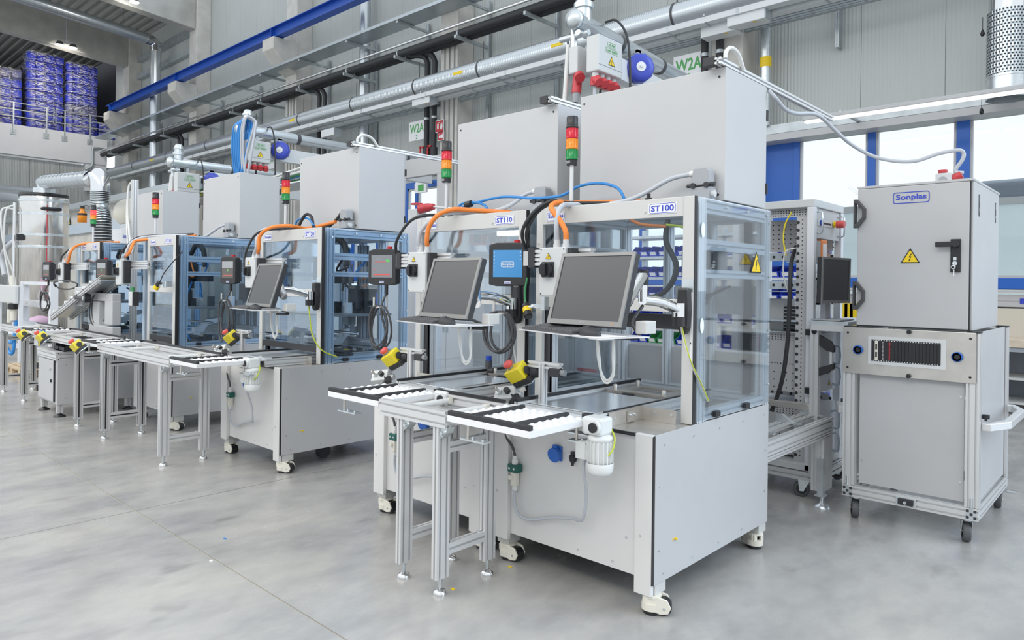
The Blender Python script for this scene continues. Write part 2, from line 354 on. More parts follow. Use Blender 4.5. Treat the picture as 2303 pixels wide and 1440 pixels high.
window(1, -5.1, [(-3.445, -3.33), (-2.245, -2.08), (-.95, -.8)], .6, .5)
window(2, -18.6, [(-17.4, -17.28), (-16.2, -16.08), (-14.95, -14.83), (-14.52, -14.42)], -13)
window(3, -12.4, [(-11.2, -11.08), (-10, -9.88), (-8.8, -8.68), (-7.6, -7.48)], -5.8)
struct('trim_1', MB().box(-5.25, 11.62, 4.156, .6, 11.9, 4.306).box(-5.25,11.6,4.156,.6,11.64,4.306), 'galv')
struct('trim_2', MB().box(-5.25, 11.55, 4.029, .6, 11.9, 4.141), 'white', None, .005)
# concrete columns with corbels
cols = [(-34.55, -33.86), (-27.5, -26.84), (-20.3, -19.66), (-12.97, -12.37), (-5.85, -5.28)]
for i, (a, b) in enumerate(cols):
    c = struct('trim_%d' % (3+i), MB().box(a, 11.36, 0, b, 11.9, 13.2), 'concrete_light', None, .02)
    if i < 3:
        O('corbel', MB().ext([(10.58, 8.93), (11.4, 8.93), (11.4, 7.95), (11.0, 8.12), (10.58, 8.58)], (a-.02, 0, 0), Y, Z, X*(b-a+.04)), 'concrete_light', c, .015)
        O('bearing_pad', MB().box(a+.1, 10.6, 8.93, b-.1, 11., 8.955), 'dark_grey', c)
# roof girders and trapezoidal deck over the far bays
for i, (a, b) in enumerate(cols[:2]):
    z = lambda y: 11.06+.083*(11.36-y)
    struct('trim_%d' % (10+i), MB().ext([(11.36, z(11.36)), (-3, z(-3)), (-3, z(-3)+1.3), (11.36, z(11.36)+1.3)], (a+.1, 0, 0), Y, Z, X*(b-a-.2)), 'concrete_wall', None, .02)
mbc = MB(); poly = []
y = 11.9
zr = lambda y: 12.42+.083*(11.36-y)
while y > -3:
    poly += [(y, zr(y)), (y-.12, zr(y)), (y-.15, zr(y)+.14), (y-.30, zr(y)+.14), ]; y -= .33
poly += [(-3, zr(-3)+.3), (11.9, zr(11.9)+.3)]
struct('ceiling', mbc.ext(poly, (-46, 0, 0), Y, Z, X*18.55), 'roof_deck')
# gallery at the far end
wl = struct('wall_left', MB().box(-37.5, -2, 0, -37.25, 11.9, 6.9), 'shaded_panel')  # wall panel colour darkened to carry the shade under the gallery
for k in range(12): O('wall_panel', MB().box(-37.25, -2+k*1.16+.006, 0, -37.2, -2+k*1.16+1.15, 6.9), 'shaded_panel', wl)
struct('trim_20', MB().box(-37.3, -2, 6.98, -37, 11.5, 8.3).box(-46, -2, 8.0, -37.3, 12.6, 8.28), 'parapet', None, .01)
struct('trim_21', MB().box(-37.45, 10.6, 5.7, -37.05, 11.5, 6.98), 'parapet', None, .01)
struct('wall_rear', MB().box(-46, -2, 8.28, -45.8, 14, 13.2).box(-46, 12.6, 8.28, -34.6, 12.8, 13.2), 'unlit_wall')
r = thing('guard_rail', 'grey tubular guard rail along the edge of the upper gallery', 'railing', (-36.95, 8, 8.3))
for y_ in (6.2, 7.76, 9.0, 9.72, 10.75, 11.6):
    q = O('post', MB().prof((-36.96, y_, 7.95), (-36.96, y_, 9.25), .05, .05, X, False), 'galv', r); O('base_plate', MB().box(-36.995, y_-.11, 7.86, -36.97, y_+.11, 8.1), 'galv', q)
for h in (9.25, 8.95, 8.65):
    for y0, y1 in ((4, 9.28), (9.36, 12)): O('rail', MB().cyl((-36.96, y0, h), (-36.96, y1, h), .024, 8), 'galv', r)
for y_ in (9.28, 9.36): O('gate_post', MB().cyl((-36.96, y_, 8.6), (-36.96, y_, 9.25), .024, 8), 'galv', r)
# plastic wrapped bales
def bale(x0, y0, z0, dy, dz, seed, m, label):
    rn = random.Random(seed); c = (x0-.5, y0+dy/2, z0)
    t = thing('wrapped_bale', label, 'bale', c, 'wrapped bales stacked on the gallery')
    n = 4
    for k in range(n):
        mb = MB(); ya = y0+dy*k/n; yb = y0+dy*(k+1)/n; cy_ = (ya+yb)/2; hy = (yb-ya)/2*.99; hz = dz/2*(.985+rn.uniform(-.02, .012)); cz = z0+dz/2
        N = 12; R_ = 7; vs = []; fs = []
        for i in range(R_+1):
            th = -pi/2+pi*i/R_
            for j in range(N):
                ph = 2*pi*j/N; pw = lambda q, e: math.copysign(abs(q)**e, q)
                vs.append((x0-.5+.5*pw(math.cos(th), .45)*pw(math.cos(ph), .4), cy_+hy*pw(math.cos(th), .4)*pw(math.sin(ph), .4), cz+hz*pw(math.sin(th), .5)))
        for i in range(R_):
            for j in range(N): fs.append((i*N+j, i*N+(j+1) % N, (i+1)*N+(j+1) % N, (i+1)*N+j))
        mb.add(vs, fs, True); O('roll', mb, m, t)
    mb = MB(); N = 24; vs = []; fs = []
    for i, zz in enumerate((.03, .25, .5, .75, .97)):
        for j in range(N):
            ph = 2*pi*j/N; e = .35; pw = lambda q: math.copysign(abs(q)**e, q); g = 1.02+.02*rn.random()
            vs.append((x0-.5+.51*pw(math.cos(ph))*g, y0+dy/2+dy/2*pw(math.sin(ph))*(1.0+.01*rn.random()), z0+dz*zz))
    for i in range(4):
        for j in range(N): fs.append((i*N+j, i*N+(j+1) % N, (i+1)*N+(j+1) % N, (i+1)*N+j))
    mb.add(vs, fs, True); O('plastic_film', mb, 'film', t)
names = ['lowest', 'second', 'third', 'fourth', 'fifth', 'sixth', 'seventh', 'topmost']
def stack(y0, dy, z0, z1, n, word, grey=()):
    dz = (z1-z0)/n
    for k in range(n):
        g = k in grey
        bale(-37.75+random.uniform(-.04, .04), y0+random.uniform(-.025, .025), z0+k*dz, dy, dz, k*7+int(y0*10), 'bale_grey' if g else 'bale_blue',
             '%s bale of %s rolls in clear film, %s, %s gallery stack' % ('grey' if g else 'blue', 'grey' if g else 'blue', ('topmost' if k == n-1 else names[k]+' from the bottom'), word))
stack(6.66, 1.62, 8.3, 10.95, 6, 'left', (5,))
stack(8.42, 1.47, 8.3, 11.93, 8, 'tall middle')
stack(9.97, 1.36, 8.3, 11.78, 7, 'right', (2,))
bale(-38.1, 11.42, 8.3, .85, .46, 3, 'bale_blue', 'dark blue film-wrapped bale at the far right of the gallery, lower of two')
bale(-38.1, 11.42, 8.76, .85, .46, 4, 'bale_blue', 'dark blue film-wrapped bale at the far right of the gallery, upper of two')
# twin spotlights under the girders
for nm, p in (('twin spotlight glowing in front of the wrapped bales', (-33.2, 8.75, 11.12)), ('twin spotlight under the nearer roof girder at the top edge', (-26.3, 8.73, 11.2))):
    t = thing('twin_spotlight', nm, 'lamp', p)
    O('bracket', MB().box(p[0]-.03, p[1]-.35, p[2]+.12, p[0]+.03, p[1]+.35, p[2]+.16).cyl((p[0], p[1], p[2]+.16), (p[0], p[1], 12.7), .02, 6), 'galv', t)
    for s_ in (-.24, .24):
        h = O('lamp_head', MB().cyl((p[0], p[1]+s_, p[2]+.14), (p[0], p[1]+s_, p[2]), .10, 14, .16), 'dark_grey', t); O('glowing_lens', MB().cyl((p[0], p[1]+s_, p[2]), (p[0], p[1]+s_, p[2]-.015), .15, 14), 'spot_white', h)
    d_ = bpy.data.lights.new('spotlight_bulb', 'SPOT'); d_.energy = 420 if p[0] < -30 else 80; d_.shadow_soft_size = .2; d_.spot_size = 2.0; d_.spot_blend = .5; d_.color = (1, .95, .86); o_ = bpy.data.objects.new('spotlight_bulb', d_); COL.objects.link(o_); o_.parent = t; o_.location = (0, 0, -.12); o_.rotation_euler = V((.85, -.1, .45)).to_track_quat('Z', 'Y').to_euler()
# ceiling duct with drop
t = thing('ventilation_duct', 'spiral duct under the roof that turns down beside the first column', 'duct', (-30.5, 11.2, 6.5))
zc = 11.363
O('horizontal_run', MB().tube([(-30.5, -2, zc+1.1), (-30.5, 11.0, zc+.02)], .21, 16, 1), 'spiral_duct', t)
O('elbow', MB().tube([(-30.5, 10.9, zc+.02), (-30.5, 11.12, zc-.04), (-30.5, 11.22, zc-.14), (-30.5, 11.25, zc-.4)], .225, 16), 'polished', t)
O('vertical_drop', MB().cyl((-30.5, 11.25, zc-.35), (-30.5, 11.25, 5.2), .21, 16), 'spiral_duct', t)
for y_ in (4, 7.5, 10): O('hanger_wire', MB().cyl((-30.5, y_, zc+.2), (-30.5, y_, zc+1.2), .008, 5), 'dark_grey', t)
t = thing('ventilation_duct', 'vertical spiral duct on the wall right of the middle column', 'duct', (-16.6, 11.6, 0))
xv = -16.444
O('pipe', MB().cyl((xv, 11.6, 4.3), (xv, 11.6, 13.5), .15, 14), 'spiral_duct', t)
for z_ in (6, 8.2, 10): O('clamp', MB().cyl((xv, 11.6, z_), (xv, 11.6, z_+.04), .158, 14), 'galv', t)
# blue crane rail on the corbels
mb = MB(); zb = 8.955
for (u0, u1, z0, z1) in ((-.13, .13, 0, .02), (-.13, .13, .30, .32), (-.008, .008, .02, .30)): mb.box(-34.6, 10.8+u0, zb+z0, -14, 10.8+u1, zb+z1)
t = thing('crane_rail', 'blue steel crane rail resting on concrete corbels', 'beam', (-24, 10.8, zb))
O('beam', mb, 'crane_blue', t)
for xx in (-34.2, -27.2, -20.0): O('stiffener', MB().box(xx-.01, 10.68, zb+.02, xx+.01, 10.92, zb+.30), 'crane_blue', t)
for xx in (-27.15, -20.1): O('joint_plate', MB().box(xx-.12, 10.785, zb+.06, xx+.12, 10.815, zb+.26), 'crane_blue', t)
# brackets carry cable tray and black pipes
zt = 8.161; zp = 7.299
tr = thing('cable_tray', 'perforated galvanised cable tray running high along the wall', 'cable tray', (-20, 11.1, zt-.1))
O('tray_floor', MB().box(-36.5, 10.8, zt-.075, -8, 11.35, zt-.07), 'perforated', tr); O('front_lip', MB().box(-36.5, 10.795, zt-.075, -8, 10.8, zt), 'perforated', tr); O('back_lip', MB().box(-36.5, 11.35, zt-.075, -8, 11.355, zt), 'perforated', tr)
k = 0
for xx in (-34.5, -31.5, -28.6, -25.7, -22.8, -20.9, -18.6, -16.2, -14, -11.8, -9.7):
    O('tray_bracket', MB().box(xx-.03, 10.82, zt-.14, xx+.03, 11.85, zt-.08), 'galv', tr)
    st = O('wall_strut', MB().prof((xx, 11.82, 4.9), (xx, 11.82, zt+.1), .09, .06, Y), 'galv', tr)
    O('pipe_bracket', MB().box(xx-.03, 10.75, zp-.17, xx+.03, 11.85, zp-.10), 'galv', st)
    mbh = MB()
    for q in range(7): mbh.box(xx-.031, 10.95+q*.12, zt-.125, xx-.0305, 10.99+q*.12, zt-.10)
    O('bracket_slots', mbh, 'black_soft', tr, kind='stuff')
for yy, lab in ((10.98, 'front black insulated pipe running high along the wall'), (11.24, 'rear black insulated pipe running high along the wall')):
    t = thing('insulated_pipe', lab, 'pipe', (-20, yy, zp-.1)); O('pipe', MB().cyl((-36, yy, zp), (-8, yy, zp), .095, 12), 'black_soft', t)
    for xx in (-34.5, -28.6, -25.7, -22.8, -20.9, -18.6, -16.2, -14, -11.8): O('pipe_clamp', MB().cyl((xx-.1, yy, zp), (xx-.06, yy, zp), .103, 12), 'galv', t)
solo('conduit_pipe', MB().cyl((-36, 10.83, zp+.14), (-8, 10.83, zp+.14), .03, 8), 'polished', 'thin polished steel pipe running above the black pipes', 'pipe')
for cx, nmz in ((-18.245, 'middle'), (-13.395, 'signed'), (-28.196, 'far'), (-5.941, 'nearest')):
    for d_ in (0, 1):
        t = thing('drop_pipe', '%s black drop pipe beside the %s concrete column' % (('left', 'right')[d_], nmz), 'pipe', (cx+.3*d_, 11.3, 4.5))
        xx = cx+.28*d_
        O('pipe', MB().tube([(xx-.5, 11.0+.25*d_, zp), (xx-.4, 11.1+.2*d_, zp-.06), (xx-.1, 11.25, zp-.12), (xx, 11.3, zp-.3), (xx, 11.3, zp-.6), (xx, 11.3, 4.9)], .065, 10), 'black_soft', t)
        O('valve_body', MB().cyl((xx, 11.3, 4.9), (xx, 11.3, 4.45), .09, 10), 'black_soft', t); O('red_valve_lever', MB().box(xx-.12, 11.18, 4.6, xx-.09, 11.21, 4.95).box(xx-.12, 11.18, 4.9, xx, 11.22, 4.94), 'red', t)
        for z_ in (6.6, 5.6): O('pipe_clip', MB().cyl((xx, 11.3, z_), (xx, 11.3, z_+.06), .075, 10), 'galv', t)
# big spiral duct with clamps
zd = 6.218; rd = .215
t = thing('ventilation_duct', 'large spiral galvanised duct running along the whole wall', 'duct', (-15, 10.75, zd-rd))
O('pipe', MB().cyl((-34, 10.75, zd), (-2, 10.75, zd), rd, 28), 'spiral_duct', t); O('end_cap', MB().cyl((-34.02, 10.75, zd), (-34, 10.75, zd), rd+.01, 24), 'galv', t)
for xx in (-31, -27.6, -24.2, -21, -18.2, -15.6, -13.05, -10.9, -8.4, -6.2, -4.1): O('duct_clamp', MB().cyl((xx, 10.75, zd), (xx+.04, 10.75, zd), rd+.008, 24).cyl((xx+.02, 10.75, zd+rd), (xx+.02, 10.75, zd+rd+.4), .012, 6), 'dark_grey', t)
for xx in (-29, -18.6, -11.6, -8.8): O('yellow_flow_sticker', MB().box(xx, 10.75-rd-.006, zd-.03, xx+.3, 10.75-rd+.03, zd+.03), 'warn_yellow', t)
# white busbar trunking below the duct
z1 = 5.983; z2 = 5.956
for (yy, zz, lab, hh) in ((10.72, z1, 'upper white busbar trunking hung below the large duct', .10), (11.02, z2, 'lower white busbar trunking hung below the large duct', .09)):
    t = thing('busbar_trunking', lab, 'trunking', (-15, yy, zz-.05)); O('channel', MB().box(-34, yy-.09, zz-hh/2, -2.4, yy+.09, zz+hh/2), 'busbar', t, .004)
    for q in range(24): O('joint_strip', MB().box(-33+q*1.27, yy-.093, zz-hh/2-.003, -32.95+q*1.27, yy+.093, zz+hh/2+.003), 'galv', t)
    O('rail', MB().box(-34, yy-.03, zz+hh/2+.05, -2.4, yy+.03, zz+hh/2+.08), 'galv', t)
    for q in range(13):
        xx = -32+q*2.4; O('hanger', MB().box(xx-.015, yy-.12, zz+hh/2, xx+.015, yy-.1, zz+.32).box(xx-.015, yy-.12, zz-hh/2-.02, xx+.015, yy+.16, zz-hh/2-.005), 'galv', t)
for p, lab in ((V((-12.886, 10.800, 5.884)), 'grey tap-off box on busbar near the numbered sign'), (V((-16.824, 10.800, 5.661)), 'grey tap-off box on busbar above the second station'), (V((-4.919, 10.800, 5.877)), 'white tap-off box on busbar right of the nearest sign'), (V((-5.463, 10.950, 5.861)), 'white tap-off box with cable below the busbar')):
    t = thing('tap_off_box', lab, 'box', (p[0], p[1], p[2]-.12)); O('housing', MB().cb(p, .62, .26, .2), 'busbar', t, .01); O('end_plate', MB().box(p[0]+.31, p[1]-.12, p[2]-.09, p[0]+.325, p[1]+.12, p[2]+.09), 'galv', t); O('yellow_sticker', MB().box(p[0]+.1, p[1]-.1, p[2]-.103, p[0]+.16, p[1]-.05, p[2]-.1), 'warn_yellow', t)
# galvanised strut rail below
zr2 = 5.999
t = thing('strut_rail', 'galvanised steel channel rail fixed across the columns', 'rail', (-10, 11.4, zr2)); O('channel', MB().prof((-30, 11.45, zr2), (-1.2, 11.45, zr2), .10, .16), 'galv', t)
for xx in (-12.67, -5.5, -2.95): O('splice_plate', MB().box(xx-.12, 11.38, zr2-.12, xx+.12, 11.395, zr2+.12), 'galv', t)
p = V((-3.868, 11.700, 5.746))
t = thing('wall_bracket', 'slotted galvanised bracket hanging below the channel rail', 'bracket', (p[0], 11.7, p[2]-.6)); O('upright', MB().prof((p[0], 11.8, 5.425), (p[0], 11.8, 6.211+.3), .17, .06, X), 'galv', t); O('slot', MB().box(p[0]-.015, 11.765, 5.510, p[0]+.015, 11.768, 5.768), 'black_soft', t)
# drop conduits on the columns
for xx, lab in ((-19.9, 'middle'), (-12.6, 'signed')):
    for q in range(3):
        solo('wall_conduit', MB().cyl((xx-.2+.17*q, 11.34, 2), (xx-.2+.17*q, 11.34, 7.6), .012, 6), 'mid_grey', '%s thin conduit climbing the %s column' % (('left', 'centre', 'right')[q], lab), 'conduit')
xx = -4.977
t = thing('gas_pipe', 'galvanised downpipe with yellow band right of the nearest column', 'pipe', (xx, 11.6, 4)); O('pipe', MB().cyl((xx, 11.6, 4.3), (xx, 11.6, 9), .09, 12), 'zinc', t); O('yellow_band', MB().cyl((xx, 11.6, 5.294), (xx, 11.6, 5.459), .095, 12), 'warn_yellow', t)
O('side_pipe', MB().tube([(xx-.4, 11.6, 4.3), (xx-.4, 11.6, 6.2), (xx-.36, 11.6, 6.32), (xx-.1, 11.6, 6.34)], .03, 8), 'zinc', t)
# rails on the far wall bay
for zz, lab in ((11.428, 'upper'), (10.649, 'lower')):
    solo('wall_rail', MB().box(-33.9, 11.7, zz-.12, -27.5, 11.88, zz+.12), 'galv', '%s grey steel rail across the far wall bay' % lab, 'rail')
# signs
def wsign(c, s2, lab, wd, ht):
    t = thing('bay_sign', lab, 'sign', (c[0], c[1], c[2]-ht/2)); c = V(c)
    O('panel', quad(c, X, Z, wd, ht, .01), 'label_white', t)
    text('W2A', c+Z*ht*.12-Y*.011, X, Z, wd*.86, ht*.46, 'sign_green', t, True)
    if s2: text(s2, c-Z*ht*.33-Y*.011, X, Z, wd*.11, ht*.22, 'sign_green', t, True)
wsign(V((-6.248, 11.300, 5.477)), '1', 'white bay sign with green lettering above the nearest station', .60, .48)
wsign(V((-13.760, 11.300, 5.394)), '2', 'white bay sign with green lettering left of the fire signs', .62, .48)
wsign(V((-21.139, 11.300, 5.416)), '', 'white bay sign with green lettering half hidden behind blue hoses', .62, .48)
def fsign(c, wd, ht, lab, kind):
    t = thing('fire_sign', lab, 'sign', (c[0], c[1], c[2]-ht/2)); c = V(c); O('panel', quad(c, X, Z, wd, ht, .01), 'label_white', t)
    O('red_field', quad(c-Y*.0102, X, Z, wd*.88, ht*.88, .001), 'red_sign', t); q = c-Y*.0115
    fl = [(-.3, -.25), (-.1, -.25), (-.1, .18), (-.14, .26), (.0, .3), (-.02, .36), (-.2, .33), (-.3, .18)] if kind else [(-.32, -.2), (.0, -.28), (.06, -.05), (.0, .1), (-.14, .1), (-.16, .32), (-.22, .32), (-.22, .06), (-.32, -.02)]
    O('pictogram', MB().ext([(x*wd*.9, y*ht*.9) for x, y in fl], q, X, Z, -Y*.002), 'label_white', t)
    O('flame_mark', MB().ext([(.12*wd, -.28*ht), (.32*wd, -.28*ht), (.38*wd, 0), (.3*wd, .3*ht), (.24*wd, .05*ht), (.16*wd, .22*ht), (.1*wd, -.1*ht)], q, X, Z, -Y*.002), 'label_white', t)
fsign(V((-12.907, 11.300, 5.384)), .31, .30, 'red fire extinguisher sign on the column', 1)
fsign(V((-12.854, 11.300, 5.140)), .23, .22, 'smaller red fire alarm sign below the extinguisher sign', 0)
# air diffuser, strip lamp right
c = V((-1.544, 11.100, 4.621)); xq = c[0]
t = thing('air_diffuser', 'perforated steel air diffuser drum hanging above the window', 'diffuser', (xq, 11.2, 4.070))
zA, zB, zC = 5.249, 4.389, 4.111; rr = .235
O('duct_neck', MB().cyl((xq, 11.2, zA), (xq, 11.2, zA+2), rr*.93, 28), 'polished', t); O('perforated_drum', MB().cyl((xq, 11.2, zB), (xq, 11.2, zA), rr, 32), 'perforated', t); 
mbh = MB()
for i in range(22):
    for j in range(36):
        a = 2*pi*(j+.5*(i % 2))/36; z_ = zB+.02+(zA-zB-.04)*i/21; d = V((math.cos(a), math.sin(a), 0)); q_ = V((xq, 11.2, z_))+d*(rr+.0015); tt = V((-d.y, d.x, 0))
        mbh.add([q_+(tt*math.cos(m_*pi/3)+Z*math.sin(m_*pi/3))*.0125 for m_ in range(6)], [(0, 1, 2, 3, 4, 5)])
O('drum_holes', mbh, 'black_soft', t, kind='stuff')
O('collar', MB().cyl((xq, 11.2, zC), (xq, 11.2, zB), rr*1.0, 32, None, False).cyl((xq, 11.2, zB-.015), (xq, 11.2, zB+.015), rr*1.03, 32).cyl((xq, 11.2, zC-.01), (xq, 11.2, zC+.012), rr*1.03, 32, None, False), 'zinc', t)
for z_ in (zA-.05, zC+.04): O('chain_knob', MB().lathe([(0, -.06), (.02, -.05), (.028, -.02), (.014, .02), (.004, .04), (.004, .2)], (xq-rr-.05, 11.2, z_-.15)), 'black', t)
a, b = V((-4.011, 10.750, 4.101)), V((-1.371, 10.750, 4.056))
t = thing('strip_lamp', 'long white strip lamp mounted above the window band', 'lamp', (-2.5, 10.75, a[2]-.06)); O('housing', MB().box(a[0], 10.69, a[2]-.01, .6, 10.81, a[2]+.05), 'white', t, .01); O('diffuser', MB().box(a[0]+.02, 10.70, a[2]-.045, .58, 10.80, a[2]-.01), 'lamp_white', t, .01)
O('mounting_arm', MB().box(a[0]+.5, 10.75, a[2]+.05, a[0]+.54, 11.6, a[2]+.08).box(-.6, 10.75, a[2]+.05, -.56, 11.6, a[2]+.08), 'galv', t)
# power arms reaching out from the wall
def power_arm(x, y0, z, lab, hoses=False, end=None):
    xe, ye = end or (x, 9.2)
    t = thing('supply_pipe', 'galvanised supply pipe above '+lab, 'pipe', (x, y0, z)); r_ = .085
    O('pipe', MB().cyl((x, y0, z), (xe, ye, z), r_, 16), 'spiral_duct', t)
    O('end_cap', MB().lathe([(0, 0), (.06, 0), (.07, .02), (.095, .03), (.095, .08), (.085, .09)], (x, y0-.08, z), Y, 16), 'zinc', t)
    O('tee_branch', MB().cyl((x, y0+.12, z), (x, y0+.12, z+.2), .075, 14).cyl((x, y0+.12, z+.14), (x, y0+.12, z+.19), .095, 14).cyl((x, y0+.12, z+.24), (x, y0+.12, z+.27), .085, 14).lathe([(.07, .2), (.07, .3), (.05, .33), (0, .335)], (x, y0+.12, z)), 'zinc', t)
    for q in range(3): O('coupling', MB().cyl((x+(xe-x)*(.25+.3*q), y0+(ye-y0)*(.25+.3*q), z), (x+(xe-x)*(.265+.3*q), y0+(ye-y0)*(.265+.3*q), z), r_+.008, 16), 'dark_grey', t)
    b = thing('supply_beam', 'white trunking beam beside the supply pipe above '+lab, 'trunking', (x+.1, y0+.1, z-.45)); O('trunking', MB().ext([(x+.03, y0+.23), (x+.13, y0+.23), (xe+.13, ye), (xe+.03, ye)], (0, 0, z-.44), X, Y, Z*.22), 'busbar', b, .005); O('hanger', MB().box(x+.03, y0+.24, z-.25, x+.05, y0+.28, z-.08), 'galv', b)
    # socket box faces the machines (-y)
    s_ = thing('socket_box', 'grey power socket box with red sockets above '+lab, 'socket box', (x+.2, y0+.15, z-.75)); bx0, bx1 = x+.135, x+.275; yb_ = y0+.38
    O('housing', MB().box(bx0, y0-.01, z-.53, bx1, yb_, z-.19), 'box_grey', s_, .012); O('side_housing', MB().box(x-.08, y0+.0, z-.50, x+.025, y0+.22, z-.24), 'box_grey', s_, .012)
    O('cover_line', MB().box(bx1, y0+.0, z-.47, bx1+.002, yb_-.01, z-.466), 'mid_grey', s_)
    warn((bx1+.002, y0+.2, z-.40), Y, Z, .105, s_)
    for q, tw in enumerate(('63 P01', 'E-A01 R0003')):
        lb = O('green_label', border((bx1+.001, y0+.2, z-.255-.055*q), Y, Z, .14+.06*q, .046, .003, .001), 'sign_green', s_); text(tw, (bx1+.002, y0+.2, z-.255-.055*q), Y, Z, .10+.07*q, .024, 'sign_green', lb)
    for q in range(4):
        yy = y0+.04+q*.095; k = O('gland', MB().cyl((bx0+.07, yy, z-.53), (bx0+.07, yy, z-.575), .032, 12), 'box_grey', s_); O('red_socket', MB().cyl((bx0+.07, yy, z-.575), (bx0+.06, yy, z-.65), .042, 12).cyl((bx0+.09, yy-.01, z-.60), (bx0+.13, yy-.02, z-.635), .046, 12, .04), 'red_plug', k)
    O('red_socket', MB().cyl((x-.03, y0+.08, z-.50), (x-.03, y0+.06, z-.68), .046, 12), 'red_plug', s_); O('red_socket_lid', MB().cyl((x+.03, y0+.02, z-.53), (x+.06, y0-.0, z-.56), .05, 14), 'red_plug', s_); O('grey_plug', MB().cyl((x-.03, y0+.06, z-.68), (x-.03, y0+.05, z-.77), .04, 12, .025), 'hood_grey', s_)
    for q, m_ in ((0, 'black_soft'), (1, 'grey_hose')): O('supply_cable', MB().tube([(x-.03+.22*q, y0+.05, z-.76+.12*q), (x-.03+.22*q, y0+.04, z-1.1), (x-.01+.2*q, y0-.0, z-1.5), (x+.03+.2*q, y0-.1, z-1.9)], .014, 8), m_, s_)
    O('coil_cable', MB().tube([(x+.02, y0+.45, z+.1), (x+.16, y0+.44, z+.08), (x+.30, y0+.42, z-.12), (x+.34, y0+.42, z-.5), (x+.33, y0+.42, z-1.0)], .012, 8), 'black_soft', s_)
    O('valve_block', MB().cyl((x-.22, y0+.05, z-.13), (x+.12, y0+.05, z-.13), .03, 8).cyl((x-.06, y0+.05, z-.05), (x-.06, y0+.05, z-.24), .035, 8).cyl((x+.04, y0-.02, z-.13), (x+.04, y0+.12, z-.13), .03, 8), 'zinc', s_)
    O('compressed_air_hose', MB().tube([(x-.12, y0+.04, z-.2), (x-.13, y0+.0, z-.8), (x-.16, y0-.04, z-1.4), (x-.2, y0-.1, z-2.0)], .022, 8), 'cable_white', s_)
    # hose reel further back
    f_ = .30 if end else .16; yr = y0+(ye-y0)*f_; r0 = thing('hose_reel', 'blue hose reel hanging from the supply pipe above '+lab, 'hose reel', (x+(xe-x)*f_+.2, yr, z-.6))
    c_ = V((x+(xe-x)*f_+.22, yr-.05, z-.28))
    ax = V((.75, -.66, 0)).normalized()
    O('drum_cover', MB().lathe([(0, -.07), (.12, -.07), (.15, -.05), (.15, .04), (.135, .06), (.07, .07), (.04, .065), (0, .065)], c_, ax, 10), 'reel_blue', r0); O('axle_nut', MB().cyl(c_+ax*.06, c_+ax*.09, .014, 6), 'zinc', r0)
    O('white_emblem', MB().cyl(c_+ax*.060, c_+ax*.073, .05, 16), 'label_white', r0); O('hose_outlet', MB().cb(c_-V((.13, .12, .0)), .12, .08, .09).cyl(c_-V((.17, .15, .02)), c_-V((.26, .22, .08)), .02, 8), 'black_soft', r0); O('red_stop_ball', MB().cyl(c_-V((.12, .15, -.01)), c_-V((.12, .17, -.01)), .02, 10), 'red', r0)
    O('reel_bracket', MB().box(c_.x-.03, c_.y-.03, c_.z+.1, c_.x+.0, c_.y+.03, z-.08).box(c_.x-.25, c_.y-.03, z-.12, c_.x, c_.y+.03, z-.09), 'galv', r0)
    O('hanging_hose', MB().tube([c_-V((.26, .22, .08)), c_-V((.3, .25, .2)), c_-V((.32, .26, .5)), c_-V((.34, .25, .9))], .014, 8), 'black_soft', r0)
    if hoses:
        for q in range(7):
            xx = x-.12+.06*q
            solo('blue_air_hose', MB().tube([(xx, y0+.0, z-.9-.05*q), (xx-.03, y0-.06, z-.3), (xx+.03, y0-.05, z+.07+.01*q), (xx+.09, y0+.08, z+.10), (xx+.16, y0+.04, z-.05), (xx+.17-.05*(q % 3), y0-.03, z-.5), (xx+.1-.06*(q % 4), y0-.05, z-1.1)], .02, 6), 'blue_hose' if q < 5 else 'grey_hose', '%s of the hose loops draped over the supply pipe' % ('leftmost', 'second', 'third', 'fourth', 'fifth', 'sixth', 'rightmost')[q]+(' (blue)' if q < 5 else ' (grey)'), 'hose')
ax1 = V((-4.124, 5.300, 4.107)); power_arm(ax1[0], 5.3, ax1[2], 'the nearest station', False, V((-4.397, 8.436, 4.100))[:2])
ax2 = V((-10.852, 5.300, 4.009)); power_arm(ax2[0], 5.3, ax2[2], 'the third station', True)
ax3 = V((-12.787, 5.000, 3.653)); power_arm(ax3[0], 5.0, ax3[2], 'the fourth station')
# outside: trailer and bare tree
t = thing('parked_trailer', 'pale blue trailer with dark rounded roof parked outside the window', 'trailer', (-3, 17.5, 0))
O('body', MB().box(-9, 17, .9, 3, 19.4, 3.42), 'van_panel', t, .03); O('top_rail', MB().box(-9, 16.97, 3.3, 3, 17.02, 3.44), 'white', t)
O('tarpaulin_roof', MB().ext([(17.1, 3.42), (19.3, 3.42), (19.25, 3.75), (18.6, 3.9), (17.8, 3.9), (17.2, 3.78)], (-2.95, 0, 0), Y, Z, X*6), 'van_roof', t, .08)
for xx in (-7.5, -6.3, .8, 2): O('wheel', MB().cyl((xx, 17.05, .45), (xx, 17.4, .45), .48, 20), 'rubber', t)
t = thing('bare_tree', 'leafless winter tree seen through the window', 'tree', (-5.9, 22, 0)); rn = random.Random(5); mb = MB()
def branch(p, d, L, r, k):
    q = p+d*L; mb.cyl(p, q, r, 6, r*.65)
    if k:
        for _ in range(3 if k > 2 else 2): branch(p+d*L*rn.uniform(.5, 1), (d+V((rn.uniform(-.7, .7), rn.uniform(-.5, .5), rn.uniform(.1, .6)))).normalized(), L*rn.uniform(.6, .8), r*.55, k-1)
branch(V((-6.6, 22, 0)), V((.12, 0, 1)).normalized(), 1.9, .07, 4)
O('trunk_and_branches', mb, 'tree_bark', t)
